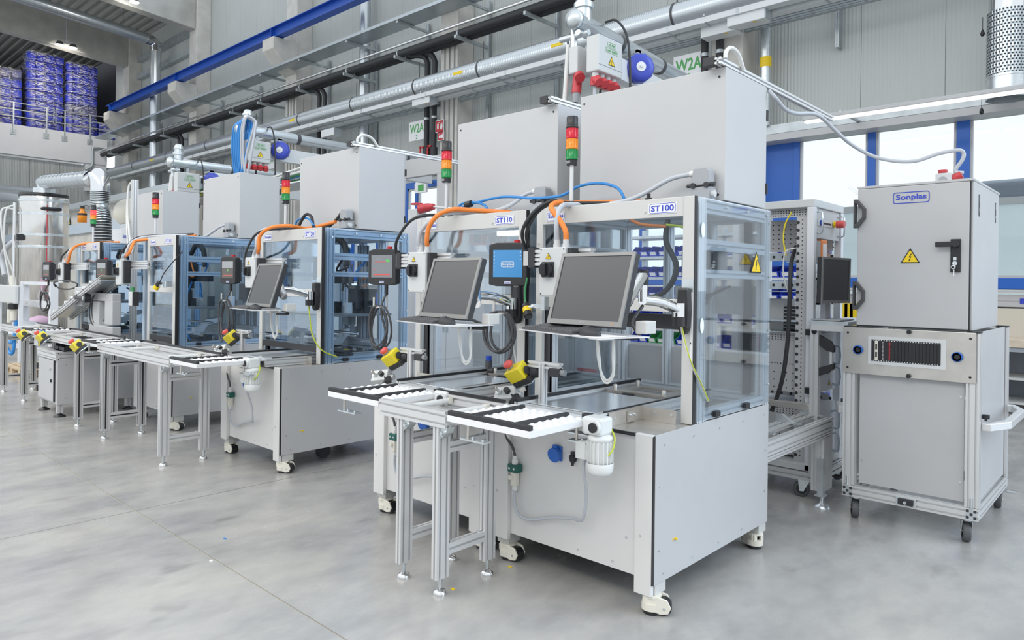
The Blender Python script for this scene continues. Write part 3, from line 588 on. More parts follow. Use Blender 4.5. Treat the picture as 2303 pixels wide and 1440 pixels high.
# ================================================================ assembly stations
XR, XL = -1.795, -2.865
WORD = {'100': 'nearest', '110': 'second', '120': 'third', '130': 'fourth', '140': 'farthest'}
def level_caster(parent, x, y, ang, off=True):
    d = V((math.cos(ang), math.sin(ang), 0)); n = V((-d.y, d.x, 0))
    h = MB().cyl((x, y, .022), (x, y, .055), .050, 20).cyl((x, y, .084), (x, y, .094), .048, 18)
    h.ext([(-.03, .03), (.045, .010), (.08, .016), (.094, .045), (.075, .082), (.02, .095), (-.03, .095)], V((x, y, 0))+n*.030, d, Z, n*.012)
    h.ext([(-.03, .03), (.045, .010), (.08, .016), (.094, .045), (.075, .082), (.02, .095), (-.03, .095)], V((x, y, 0))-n*.042, d, Z, n*.012)
    h.ext([(-.043, .05), (-.025, .05), (-.025, .09), (-.043, .09)], V((x, y, 0))+n*.012, d, Z, n*.02).ext([(-.043, .05), (-.025, .05), (-.025, .09), (-.043, .09)], V((x, y, 0))-n*.034, d, Z, n*.02)
    c = O('leveling_caster', h, 'cream', parent, .003)
    O('rubber_foot', MB().cyl((x, y, 0), (x, y, .024), .040, 18), 'black', c)
    O('core', MB().cyl((x, y, .05), (x, y, .088), .026, 12), 'black', c)
    q = V((x, y, .040))+d*.06; O('wheel', MB().cyl(q-n*.026, q+n*.026, .037, 18), 'black', c)
    O('axle_bolt', MB().cyl(q-n*.044, q+n*.044, .007, 8), 'zinc', c)
def pane(name, x0, y0, z0, x1, y1, z1, parent, m='guard_glass'): return O(name, MB().box(x0, y0, z0, x1, y1, z1), m, parent)
def station(num, dx, dy, flush=False, rich=0):
    w_ = WORD[num]; a, b = XL+dx, XR+dx; yf = 2.955+dy; yb = 4.29+dy; y0 = (2.985 if flush else 3.335)+dy; ht = .875
    t = thing('assembly_station', '%s grey assembly station marked ST%s with tinted guard panes' % (w_, num), 'machine', ((a+b)/2, (yf+yb)/2, 0), 'assembly stations standing in a row')
    # base
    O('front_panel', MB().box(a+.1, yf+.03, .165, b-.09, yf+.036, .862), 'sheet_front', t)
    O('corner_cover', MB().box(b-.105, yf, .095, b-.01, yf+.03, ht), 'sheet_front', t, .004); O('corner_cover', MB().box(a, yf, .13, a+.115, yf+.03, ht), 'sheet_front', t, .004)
    O('gap_seal', MB().box(b-.009, yf+.006, .15, b-.003, yf+.022, .868), 'black', t); O('gap_seal', MB().box(a+.003, yf+.006, .15, a+.009, yf+.022, .868), 'black', t)
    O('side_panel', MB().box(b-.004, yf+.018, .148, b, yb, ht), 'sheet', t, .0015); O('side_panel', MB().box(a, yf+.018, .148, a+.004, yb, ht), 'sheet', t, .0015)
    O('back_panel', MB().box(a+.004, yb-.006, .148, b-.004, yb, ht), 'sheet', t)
    O('deck', MB().box(a+.006, yf+.02, .862, b-.006, yb-.01, .8725), 'stainless', t); O('deck_seal', MB().box(a+.116, yf+.012, .855, b-.106, yf+.029, .871), 'black', t)
    O('base_floor', MB().box(a+.01, yf+.04, .17, b-.01, yb-.01, .18), 'dark_grey', t)
    for (xx, yy) in ((a+.005, yf+.035), (b-.095, yf+.035), (a+.005, yb-.11), (b-.095, yb-.11)): O('leg', MB().box(xx, yy, .092, xx+.09, yy+.10, .16), 'frame_grey', t, .003)
    O('panel_screws', screws([(b, yf+.1+q*.29, .82) for q in range(5)]+[(b, yf+.1+q*.29, .19) for q in range(4)]+[(b, yf+.06, .62), (b, yf+.06, .31), (b, yb-.05, .6), (b, yb-.05, .35)], X), 'zinc', t, kind='stuff')
    O('panel_screws', screws([(b-.07, yf, .38), (b-.17, yf+.03, .34), (a+.03, yf, .4), (a+.6, yf+.03, .2), (b-.25, yf+.03, .2)], -Y), 'zinc', t, kind='stuff')
    O('earth_stud', MB().cyl((b, yf+.21, .33), (b+.012, yf+.21, .33), .007, 8).box(b, yf+.185, .325, b+.001, yf+.197, .335), 'warn_yellow', t)
    for (xx, yy, an) in ((b-.035, yf+.055, .5), (a+.07, yf+.06, .1), (b-.04, yb-.09, 2.6), (a+.07, yb-.09, 3.1)): level_caster(t, xx, yy, an)
    # stainless upstand around the recess
    if not flush:
        O('upstand', MB().box(b-.285, yf+.03, .873, b-.281, y0-.04, .945).box(b-.285, y0-.045, .873, b-.075, y0-.041, .945), 'stainless', t)
        O('upstand', MB().box(a+.06, y0-.045, .873, a+.24, y0-.041, .945), 'stainless', t)
        k = O('latch', MB().box(b-.28, yf+.19, .878, b-.270, yf+.25, .935), 'stainless', t); O('latch_bolt', MB().cyl((b-.27, yf+.2, .915), (b-.255, yf+.2, .915), .008, 8).cyl((b-.27, yf+.235, .915), (b-.255, yf+.235, .915), .008, 8), 'zinc', k)
        O('panel_screws', screws([(b-.281, yf+.08, .91), (b-.281, yf+.30, .92)], X).cyl((b-.2, y0-.045, .92), (b-.2, y0-.05, .92), .007, 6).cyl((b-.1, y0-.045, .92), (b-.1, y0-.05, .92), .007, 6), 'zinc', t, kind='stuff')
    # front frame
    pw = .072
    O('front_post', MB().box(b-pw, y0, ht, b-.006, y0+.03, 2.07), 'frame_grey', t, .003); O('front_post', MB().box(a-.02 if not flush else a+.3, y0, ht, a+.032 if not flush else a+.35, y0+.03, 2.07), 'frame_grey', t, .003)
    L = a-.02 if not flush else a+.3
    O('header', MB().box(L+.052, y0+.001, 1.967, b-pw, y0+.029, 2.07), 'frame_grey', t, .003)
    O('inner_post', MB().box(b-pw-.012, y0+.045, ht, b-pw+.03, y0+.075, 1.965), 'dark_grey', t); O('inner_post', MB().box(L+.04, y0+.045, ht, L+.075, y0+.075, 1.965), 'dark_grey', t)
    O('post_seal', MB().box(b-.006, y0+.002, ht, b-.002, y0+.03, 2.07), 'black', t)
    O('middle_bar', MB().box(L+.05, y0+.004, 1.458, b-pw, y0+.03, 1.527), 'frame_grey', t, .003)
    O('panel_screws', screws([(b-.036-.27, y0, 2.0), (L+.02, y0, 1.85), (L+.02, y0, 1.1), (b-.02, y0, 1.3)], -Y), 'zinc', t, kind='stuff')
    # extrusion cage
    alu = 'alu_pale' if num in ('100', '110') else 'alu_blue'
    for xx in (b-.03, a+.03):
        for yy in (y0+.075, y0+.115, yb-.055, yb-.018): O('cage_post', MB().prof((xx, yy, ht), (xx, yy, 2.07), .038, .05, X), alu, t)
        for zz, hh in ((2.03, .08), (1.822, .06), (1.666, .045), (.905, .05)): O('side_rail', MB().prof((xx, y0+.135, zz), (xx, yb-.075, zz), .05, hh), alu, t)
    for zz in (2.03, .905): O('rear_rail', MB().prof((a+.05, yb-.035, zz), (b-.05, yb-.035, zz), .05, .07), alu, t)
    for xx in (a+.38, a+.70): O('rear_post', MB().prof((xx, yb-.035, .93), (xx, yb-.035, 2.0), .08, .04, X), alu, t)
    O('roof_pane', MB().box(a+.02, y0+.04, 2.070, b-.02, yb-.01, 2.074), 'guard_glass', t)
    # panes
    gl = 'guard_glass' if num in ('100', '110') else 'guard_dark'
    pane('guard_pane', b+.001, y0+.035, ht+.012, b+.005, yb-.003, 2.062, t, gl); pane('guard_pane', a-.005, y0+.035, ht+.012, a+.001, yb-.003, 2.062, t, gl)
    lo = 1.53 if num in ('100', '110') else (.98 if not flush else .93)
    pane('guard_pane', L+.055, y0+.014, max(1.53, lo), b-pw-.002, y0+.018, 1.966, t, gl)
    if num not in ('100', '110'): pane('guard_pane', L+.055, y0+.014, lo, b-pw-.002, y0+.018, 1.457, t, gl); O('brush_seal', MB().box(L+.055, y0+.010, lo-.005, b-pw-.002, y0+.022, lo+.05), 'black_soft', t)
    O('panel_screws', screws([(b+.005, y0+.35+.27*q, 2.035) for q in range(3)]+[(b+.005, yb-.02, 1.0+.33*q) for q in range(4)]+([(b+.005, y0+.1, 1.0+.33*q) for q in range(4)] if num != '100' else []), X, .008), 'zinc', t, kind='stuff')
    O('pane_clip', MB().cb((b+.008, y0+.25, .905), .02, .05, .03).cb((b+.008, y0+.62, .905), .02, .05, .03), 'black', t)
    if num == '100':
        for zz in (1.895, 1.39): O('oval_sticker', MB().ext([(.020*math.cos(2*pi*k_/20), .040*math.sin(2*pi*k_/20)) for k_ in range(20)], (b+.0055, y0+.075, zz), Y, Z, X*.001), 'van_panel', t)
        warn((b+.0055, yb-.22, 1.745), Y, Z, .15, t)
        O('white_edge_strip', MB().box(b-.022, y0-.004, 1.19, b-.008, y0-.001, 1.59), 'label_white', t)
    # plates with lettering
    badge('ST'+num, (b-.195, y0-.0, 2.016), X, Z, .17, .058, t); badge('Sonplas', (L+.155, y0-.0, 2.012), X, Z, .145, .058, t)
    # rail holding panel and switch box
    rl = {'100': (-2.87, -2.41), '110': (-4.20, -3.62), '120': (-6.629, -5.903), '130': (-9.055, -8.262), '140': (-11.399, -10.340)}[num]; ya = y0-.05
    q = O('support_rail', MB().prof((rl[0], ya, 1.735), (rl[1], ya, 1.735), .045, .045).prof((rl[0], ya, 1.785), (rl[1], ya, 1.785), .045, .045), 'alu', t); O('end_cap', MB().box(rl[0]-.012, ya-.03, 1.70, rl[0]+.035, ya+.024, 1.82), 'black_soft', q)
    O('hmi_bracket', MB().box(rl[0]-.16, ya+.05, 1.715, rl[0]+.03, ya+.056, 1.805).box(rl[0], ya+.024, 1.715, rl[0]+.03, ya+.05, 1.805), 'frame_grey', q)
    # interior fittings
    yi = y0+.2
    if num == '100':
        O('rear_panel', MB().box(a+.06, yb-.02, .93, b-.06, yb-.014, 1.18), 'sheet', t); O('rear_panel', MB().box(a+.42, yb-.02, 1.42, b-.06, yb-.014, 1.60), 'sheet', t)
        O('cross_beam', MB().box(a+.05, y0+.10, 1.36, b-.08, y0+.16, 1.44), 'black_soft', t); O('cable_duct', MB().box(b-.13, yb-.09, .93, b-.09, yb-.05, 2.0), 'black_soft', t)
        O('valve_terminal', MB().cb((b-.48, yb-.10, 1.74), .10, .10, .16).cb((b-.36, yb-.10, 1.74), .06, .10, .16).cb((b-.28, yb-.10, 1.74), .05, .10, .17), 'hood_grey', t, .004); O('gauge', MB().cyl((b-.43, yb-.17, 1.75), (b-.43, yb-.15, 1.75), .03, 14), 'label_white', t)
        for q in range(4): O('inner_cable', MB().tube([(b-.52+.03*q, yb-.12, 1.6), (b-.45+.03*q, yb-.16, 1.54-.02*q), (b-.3, yb-.16, 1.55), (b-.2, yb-.12, 1.6)], .008, 6), 'dark_grey', t)
        O('black_hose', MB().tube([(b-.35, y0+.32, 1.98), (b-.30, y0+.22, 1.85), (b-.22, y0+.2, 1.7), (b-.30, y0+.2, 1.56), (b-.5, y0+.2, 1.50)], .016, 8), 'black_soft', t)
        O('orange_lead', MB().tube([(a+.45, y0+.25, 2.03), (a+.6, y0+.2, 1.96), (a+.75, y0+.25, 1.94)], .01, 6), 'orange', t); O('yellow_lead', MB().tube([(a+.75, y0+.25, 1.95), (a+.85, y0+.28, 1.93), (a+.93, y0+.3, 1.86)], .008, 6), 'yellow_green', t)
    if num == '110':
        O('rear_panel', MB().box(a+.05, yb-.02, .93, b-.3, yb-.014, 2.0), 'white', t)
        O('light_bar', MB().box(b-.36, y0+.1, 1.925, b-.1, y0+.16, 1.955), 'led_white', t); O('valve_manifold', MB().box(a+.35, y0+.18, 1.88, b-.15, y0+.26, 1.95), 'clear_plastic', t)
        O('manifold_fittings', MB().box(a+.36, y0+.19, 1.885, a+.37, y0+.20, 1.95), 'orange', t)
        mm = MB()
        for q in range(18): mm.cyl((a+.37+q*.03, y0+.2, 1.87), (a+.37+q*.03, y0+.2, 1.89), .008, 6)
        O('port_row', mm, 'red_button', t, kind='stuff')
        for q in range(3): O('blue_hose_loop', MB().tube([(a+.5+.02*q, y0+.2, 1.9), (a+.53+.03*q, y0+.25, 1.75), (a+.6+.03*q, y0+.3, 1.66)], .008, 6), 'blue_hose', t)
        c = (a+.40, y0+.35, .875); k = O('pressure_regulator', MB().cyl(c, (c[0], c[1], 1.02), .012, 8).cyl((c[0], c[1], .98), (c[0], c[1], 1.03), .025, 10).cyl((c[0], c[1], .96), (c[0]+.05, c[1], .96), .018, 8), 'dark_grey', t); O('blue_cap', MB().cyl((c[0], c[1], 1.03), (c[0], c[1], 1.065), .022, 10), 'blue_plastic', k)
    if num in ('120', '130', '140'):
        rn = random.Random(int(num))
        O('mounting_plate', MB().box(a+.06, y0+.25, 1.28, b-.1, yb-.12, 1.30), 'mid_grey', t); O('linear_axis', MB().prof((a+.1, yb-.35, 1.02), (b-.06, yb-.35, 1.02), .09, .09), 'hood_grey', t); O('linear_axis', MB().prof((b-.32, yb-.3, .9), (b-.32, yb-.3, 1.95), .08, .08, X), 'hood_grey', t)
        O('lower_axis', MB().prof((a+.2, y0+.3, .94), (b-.02, y0+.3, .94), .10, .08), 'dark_grey', t); O('axis_slide', MB().cb((b-.32, yb-.38, 1.45), .14, .08, .22), 'dark_grey', t, .006)
        O('gripper', MB().cb((b-.32, yb-.45, 1.28), .09, .09, .18).cb((b-.37, yb-.45, 1.15), .02, .04, .12).cb((b-.27, yb-.45, 1.15), .02, .04, .12), 'mid_grey', t, .004)
        O('servo_motor', MB().cb((a+.42, y0+.42, 1.72), .14, .14, .22).cyl((a+.42, y0+.42, 1.5), (a+.42, y0+.42, 1.62), .05, 12), 'black_soft', t, .006); O('black_bridge', MB().cb((a+.5, y0+.5, 1.62), .55, .08, .08), 'black_soft', t, .006); O('cable_chain', MB().tube([(a+.5, y0+.4, 1.9), (a+.7, y0+.38, 2.0), (b-.25, y0+.4, 1.93), (b-.2, y0+.4, 1.75)], .03, 6), 'black_soft', t)
        O('product_box', MB().cb((a+.38, y0+.3, 1.02), .10, .10, .14), 'white', t, .004); O('bridge_arm', MB().ext([(0, 0), (.10, .0), (.16, .08), (.30, .12), (.30, .17), (.13, .15), (.08, .08), (0, .06)], (b-.42, y0+.35, 1.0), Y, Z, X*.07), 'alu', t, .005)
        O('sensor_block', MB().cb((b-.1, y0+.33, .96), .05, .04, .05), 'warn_yellow', t)
        for q in range(9):
            xx = a+.15+rn.random()*.8; yy = y0+.2+rn.random()*.6; zz = 1.5+rn.random()*.45
            O('inner_cable', MB().tube([(xx, yy, zz), (xx+rn.uniform(-.15, .15), yy, zz-rn.uniform(.1, .25)), (xx+rn.uniform(-.2, .2), yy+rn.uniform(-.1, .1), zz-.1)], .008+.004*rn.random(), 6), rn.choice(['black_soft', 'dark_grey', 'orange', 'blue_hose', 'black_soft', 'yellow_green']), t)
        O('rear_mount', MB().prof((a+.3, yb-.2, .95), (a+.3, yb-.2, 1.95), .08, .08, X), alu, t); O('nest_plate', MB().box(a+.12, y0+.2, .935, b-.3, y0+.55, .95), 'stainless', t); O('vacuum_unit', MB().cyl((b-.2, yb-.3, 1.3), (b-.2, yb-.3, 1.5), .06, 14).cyl((b-.2, yb-.3, 1.5), (b-.2, yb-.3, 1.53), .07, 14), 'black_soft', t)
        O('camera_body', MB().cb((a+.55, y0+.35, 1.42), .07, .07, .12).cyl((a+.55, y0+.35, 1.30), (a+.55, y0+.35, 1.36), .03, 12), 'black_soft', t, .004); O('white_cover', MB().box(a+.62, yb-.26, 1.0, a+.82, yb-.25, 1.3), 'white', t); O('lead_screw', MB().cyl((a+.1, y0+.45, 1.12), (b-.1, y0+.45, 1.12), .014, 10), 'polished', t); O('blue_lead', MB().tube([(b-.35, y0+.2, 1.2), (b-.28, y0+.22, 1.05), (b-.2, y0+.25, .93)], .008, 6), 'blue_hose', t)
        for q in range(9): O('fixture_block', MB().cb((a+.2+rn.random()*.7, y0+.3+rn.random()*.5, rn.choice([.93, 1.34, 1.36])), .04+.08*rn.random(), .05+.05*rn.random(), .07+.08*rn.random()), rn.choice(['mid_grey', 'dark_grey', 'alu', 'hood_grey', 'black_soft']), t, .003)
    return t, L
ST = {'100': (0, 0), '110': (-1.19, .02), '120': (-3.57, .03), '130': (-5.88, .07), '140': (-8.27, .07)}
for n_, (dx, dy) in ST.items(): station(n_, dx, dy, n_ in ('130', '140'))

def control_cabinet(num, x0, x1, y0, y1, z1=2.818):
    w_ = WORD[num]; t = thing('control_cabinet', 'large blank white control cabinet on top of the %s station' % w_, 'cabinet', ((x0+x1)/2, (y0+y1)/2, 2.076), 'white cabinets on the stations')
    O('body', MB().box(x0, y0, 2.0765, x1, y1-.012, z1), 'white', t, .004); O('door', MB().box(x0+.003, y1-.01, 2.08, x1-.003, y1, z1-.004), 'white', t, .003)
    O('corner_bolts', MB().cyl((x0+.03, y0-.003, z1-.05), (x0+.03, y0, z1-.05), .007, 8).cyl((x1-.04, y0-.003, z1-.05), (x1-.04, y0, z1-.05), .007, 8).cyl((x1-.04, y0-.003, 2.11), (x1-.04, y0, 2.11), .007, 8), 'black', t, kind='stuff')
    for zz in (z1-.17, 2.2): O('hinge', MB().box(x1-.001, y1-.012, zz-.035, x1+.006, y1+.006, zz+.03), 'black', t)
    return t
CC = {'100': (-2.803, -1.795, 3.664, 4.217), '110': (-4.0, -3.012, 3.69, 4.24), '120': (-6.345, -5.335, 3.72, 4.25), '130': (-8.6, -7.66, 3.74, 4.24), '140': (-10.95, -10.0, 3.8, 4.3)}
for n_, q in CC.items(): control_cabinet(n_, *q)
def hood(num, x, y, z, dark, lead):
    t = thing('industrial_connector', 'grey industrial plug with locking clips on the %s white cabinet' % WORD[num], 'connector', (x, y, z), 'plugs on the white cabinets')
    O('hood', MB().ext([(-.055, .075), (.055, .075), (.052, .16), (.035, .175), (-.035, .175), (-.048, .165)], (x, y-.09, z), X, Z, Y*.07), 'hood_grey', t, .006); O('base', MB().box(x-.055, y-.095, z, x+.055, y, z+.07), 'hood_grey', t, .005)
    O('clip', MB().box(x-.05, y-.10, z+.073, x+.05, y-.097, z+.079).cyl((x-.04, y-.104, z+.076), (x-.04, y-.09, z+.076), .016, 10).cyl((x+.04, y-.104, z+.076), (x+.04, y-.09, z+.076), .016, 10).cyl((x-.085, y-.08, z+.08), (x-.05, y-.08, z+.076), .01, 8).cyl((x+.05, y-.08, z+.08), (x+.085, y-.08, z+.08), .012, 8), 'black_soft', t)
    O('gland', MB().cyl((x-.045, y-.055, z+.15), (x-.08, y-.055, z+.15), .018, 12), 'cable_white', t); O('blanking_plug', MB().cyl((x+.05, y-.06, z+.03), (x+.075, y-.06, z+.03), .02, 12), 'box_grey', t)
    O('lead', MB().tube([(x-.08, y-.055, z+.15)]+[(x+p, y-.055+q, z+r) for p, q, r in lead], .014, 8), 'black_soft' if dark else 'grey_hose', t)
hood('100', -1.895, 3.66, 2.08, 0, [(-.2, -.02, .13), (-.36, -.06, .05), (-.5, -.1, .01), (-.8, -.12, .0)])
hood('110', -3.09, 3.685, 2.08, 0, [(-.14, -.02, .13), (-.26, -.05, .06), (-.4, -.1, .02), (-.55, -.12, .0)])
hood('120', -5.44, 3.715, 2.08, 1, [(-.09, -.03, .1), (-.2, -.06, .02), (-.36, -.1, .01), (-.42, -.1, .12), (-.5, -.12, .14), (-.6, -.14, .01)])
hood('130', -7.78, 3.735, 2.08, 0, [(-.2, -.03, .12), (-.4, -.08, .03), (-.6, -.1, .005)])
# profile laid across the top of each white cabinet
for n_, x_, y0, y1, z_ in (('100', -1.815, 3.60, 5.40, 2.822), ('110', -3.035, 3.63, 4.9, 2.822), ('120', -5.36, 3.66, 5.9, 2.822)):
    t = thing('cable_profile', 'aluminium cable profile laid along the top edge of the %s white cabinet' % WORD[n_], 'profile', (x_, y0, z_-.02)); O('profile', MB().prof((x_, y0, z_+.018), (x_, y1, z_+.018), .036, .036), 'alu', t); O('end_cap', MB().box(x_-.085, y0-.005, z_, x_-.02, y0+.05, z_+.045), 'black_soft', t)
    if n_ != '110': O('white_loop', MB().tube([(x_+.03, y0+.03, z_+.03), (x_+.03, y0+.04, z_+.07), (x_+.03, y0+.10, z_+.105), (x_+.03, y0+.19, z_+.09), (x_+.03, y0+.26, z_+.02)], .012, 8), 'cable_white', t)

def tower(num, x, y, z=2.074, top=2.62, lit=False):
    t = thing('signal_tower', 'red amber green signal tower on the %s station%s' % (WORD[num], ', its red light on' if lit else ''), 'signal light', (x, y, z), 'signal towers on the stations')
    zb = top-.297; r_ = .035
    O('pole', MB().cyl((x, y, z), (x, y, zb), .0125, 12), 'alu', t)
    O('base', MB().cyl((x, y, zb), (x, y, zb+.032), r_*.92, 18), 'black', t); O('label_mark', MB().box(x-.022, y-r_-.0005, zb+.008, x+.012, y-r_+.004, zb+.025), 'mid_grey', t)
    for k, (m, nm) in enumerate((('green_lens', 'green_lens'), ('amber_lens', 'amber_lens'), ('red_lit' if lit else 'red_lens', 'red_lens'))):
        z0 = zb+.032+k*.064; l = O(nm, MB().lathe([(r_*.95, 0), (r_*1.06, .0), (r_*1.06, .012), (r_, .014), (r_, .064)], (x, y, z0), Z, 20), m, t)
        g = MB()
        for q in range(12): an = q*pi/6; g.cyl((x+r_*math.cos(an), y+r_*math.sin(an), z0+.014), (x+r_*math.cos(an), y+r_*math.sin(an), z0+.062), .0022, 5)
        O('lens_rib', g, m, l, kind='stuff')
    z0 = zb+.224; O('cap', MB().lathe([(r_, 0), (r_*1.08, .0), (r_*1.08, .012), (r_, .014), (r_, .062), (r_*.95, .072), (0, .073)], (x, y, z0), Z, 20), 'black', t)
tower('100', *V((-2.655, 3.390, 2.518))[:2]); tower('110', *V((-3.814, 3.410, 2.535))[:2]); tower('120', *V((-6.082, 3.420, 2.486))[:2]); tower('130', *V((-8.630, 3.200, 2.512))[:2], top=2.61); tower('140', *V((-10.819, 3.200, 2.465))[:2], top=2.61, lit=True)

# ---------------------------------------------------------------- operator panels
def hmi(num, c, yw, wd, ht, kind, cable):
    w_ = WORD[num]; n = V((math.sin(yw), -math.cos(yw), 0)); u = V((math.cos(yw), math.sin(yw), 0)); c = V(c)
    lab = {'blue': 'black touch panel with bright blue screen', 'grey': 'black touch panel with grey screen and red bars', 'dark': 'black touch panel with dark reflective screen'}[kind]
    t = thing('touch_panel', '%s left of the %s station' % (lab, w_), 'screen', c-Z*ht/2, 'touch panels on arms')
    cs = [(-wd/2, -ht*.46), (-wd*.3, -ht/2), (wd*.3, -ht/2), (wd/2, -ht*.46), (wd/2, ht*.45), (wd*.3, ht/2), (-wd*.3, ht/2), (-wd/2, ht*.45)]
    O('housing', MB().ext(cs, c, u, Z, -n*.06), 'black_soft', t, .006)
    O('rear_housing', MB().ext([(x*.86, y*.86) for x, y in cs], c-n*.06, u, Z, -n*.03), 'dark_grey', t, .004)
    sc = O('screen', quad(c+Z*ht*.02+n*.001, u, Z, wd*.76, ht*.62, .001), {'blue': 'screen_blue', 'grey': 'screen_grey', 'dark': 'screen_dark'}[kind], t)
    s_ = lambda x, y, wx, hy, m, nm='graphic_and_reflection': O(nm, quad(c+Z*ht*(.02+y)+u*wd*x+n*.0026, u, Z, wd*wx, ht*hy, .0004), m, sc)
    if kind == 'blue':
        bb = border(c+Z*ht*.0+n*.003, u, Z, wd*.34, ht*.13, .003, .0004); O('screen_logo_frame', bb, 'label_white', sc); text('Sonplas', c+n*.003, u, Z, wd*.28, ht*.065, 'label_white', sc)
        for q in range(6): s_(-.35, .25-.08*q, .02, .025, 'label_white', 'screen_icon')
        for q in range(3): s_(.33, .26-.08*q, .025, .03, 'label_white', 'screen_icon')
    elif kind == 'grey':
        s_(-.05, .12, .42, .014, 'screen_red'); s_(-.26, -.10, .12, .02, 'screen_red'); s_(0, -.23, .6, .035, 'screen_red'); s_(.22, .15, .13, .07, 'screen_green'); s_(-.1, .2, .2, .01, 'label_white')
    else:
        s_(0, .18, .74, .24, 'hood_grey'); s_(0, -.2, .6, .02, 'screen_red'); s_(.02, -.02, .07, .07, 'screen_green')  # rectangles paint a reflection onto the dark screen
    badge('Sonplas', c-Z*ht*.415+n*.001, u, Z, wd*.17, ht*.06, t)
    O('stop_button', MB().cyl(c+Z*ht/2+u*wd*.2-n*.03, c+Z*(ht/2+.018)+u*wd*.2-n*.03, .02, 12), 'red', t)
    # cable with hanger hook and coil
    b0 = c-Z*ht*.48+u*wd*.12-n*.02
    O('cable_boot', MB().cyl(b0, b0-Z*.08, .014, 10), 'black', t)
    hk = b0-Z*.10-u*.06+n*(.11 if num == '100' else .03)
    O('cable_hook', MB().box(hk.x-.02, hk.y-.03, hk.z-.08, hk.x+.0, hk.y-.025, hk.z).box(hk.x-.02, hk.y-.03, hk.z-.08, hk.x+.06, hk.y+.02, hk.z-.07).ext([(0, 0), (.01, 0), (.01, .20), (0, .20)], (b0.x-.005, b0.y, hk.z-.08), X, Z, Y*.01).box(b0.x-.005, min(hk.y, b0.y), hk.z-.08, b0.x+.005, max(hk.y, b0.y), hk.z-.07), 'frame_grey', t)
    if cable:
        k_ = thing('cable_coil', 'coiled black cable hanging below the %s touch panel' % w_, 'cable', hk-Z*.36, 'cable coils below the touch panels')
        rx, rz = cable; rn = random.Random(int(num))
        for q in range(3):
            r1 = rx*rn.uniform(.82, 1.05); r2 = rz*rn.uniform(.9, 1.08); ox = rn.uniform(-.02, .02); cc = hk+u*(.02+ox)-Z*(.075+r2-.01)
            pts = [cc+u*(r1*math.sin(an))+n*(.016*q-.01+.012*math.sin(an*2+q))+Z*(r2*math.cos(an)) for an in [2*pi*i/14 for i in range(15)]]
            O('loop', MB().tube(pts, .0085, 7, 3), 'dark_grey', k_)
        O('lead_in', MB().tube([b0-Z*.06, b0-Z*.2-u*.01+n*.05, hk-Z*.3+u*rx, hk-Z*.4+u*rx*.6], .0085, 7), 'dark_grey', k_)
hmi('100', (-3.089, 3.293, 1.722), .413, .26, .28, 'blue', (.095, .125)); hmi('110', (-4.443, 3.316, 1.716), .285, .26, .28, 'grey', (.09, .17))
hmi('120', V((-6.998, 3.300, 1.700)), .178, .24, .28, 'dark', (.10, .20)); hmi('130', V((-9.813, 3.000, 1.705)), .33, .21, .28, 'dark', (.17, .20)); hmi('140', V((-12.242, 3.000, 1.701)), .22, .21, .28, 'dark', (.13, .16))
def switch_box(num, x, y, z, side=False):
    t = thing('switch_box', 'grey main switch box with black rotary knob on the %s station' % WORD[num], 'switch', (x+.075, y, z), 'main switch boxes')
    wd, ht, dp = .195, .285, .09
    O('housing', MB().box(x, y-dp, z, x+wd, y, z+ht), 'box_grey', t, .006); O('side_cover', MB().box(x+wd, y-dp*.8, z+.02, x+wd+.03, y, z+ht-.005), 'black_soft', t, .003)
    k = O('knob_plate', MB().box(x+.02, y-dp-.006, z+.11, x+.115, y-dp, z+.20), 'black_soft', t, .006); O('knob', MB().cyl((x+.067, y-dp-.006, z+.155), (x+.067, y-dp-.032, z+.155), .044, 22), 'black', k); O('knob_grip', MB().box(x+.055, y-dp-.05, z+.12, x+.08, y-dp-.03, z+.19), 'black', k, .004)
    warn((x+.07, y-dp-.002, z+.235), X, Z, .042, t)
    O('corner_screws', screws([(x+.012, y-dp, z+.012), (x+wd-.012, y-dp, z+.012), (x+.012, y-dp, z+ht-.012), (x+wd-.012, y-dp, z+ht-.012)], -Y, .005, .001), 'black_soft', t, kind='stuff')
    for xx in (.10, .168):
        O('gland', MB().cyl((x+xx, y-.05, z+ht), (x+xx, y-.05, z+ht+.02), .022, 12).cyl((x+xx, y-.05, z+ht+.02), (x+xx, y-.05, z+ht+.045), .018, 8), 'box_grey', t)
    g = V((x+.168, y-.05, z+ht+.04)); h = V((x+.10, y-.05, z+ht+.04))
    return g, h
def loops(num, g, h, pts_o, pts_g, blk):
    w_ = WORD[num]
    solo('orange_cable', MB().tube([g]+pts_o, .0165, 10), 'orange', 'orange cable arching from the switch box over the %s station' % w_, 'cable', 'orange motor cables')
    solo('grey_cable', MB().tube([h]+pts_g, .0155, 10), 'grey_hose', 'grey hose beside the orange cable on the %s station' % w_, 'cable', 'grey hoses')
    for i, q in enumerate(blk): solo('black_cable', MB().tube(q, .011, 8), 'black_soft', '%s black cable arching from the touch panel over the %s station' % (('front', 'rear')[i], w_), 'cable', 'black cables to the touch panels')
g, h = switch_box('100', -2.725, 3.27, 1.53)
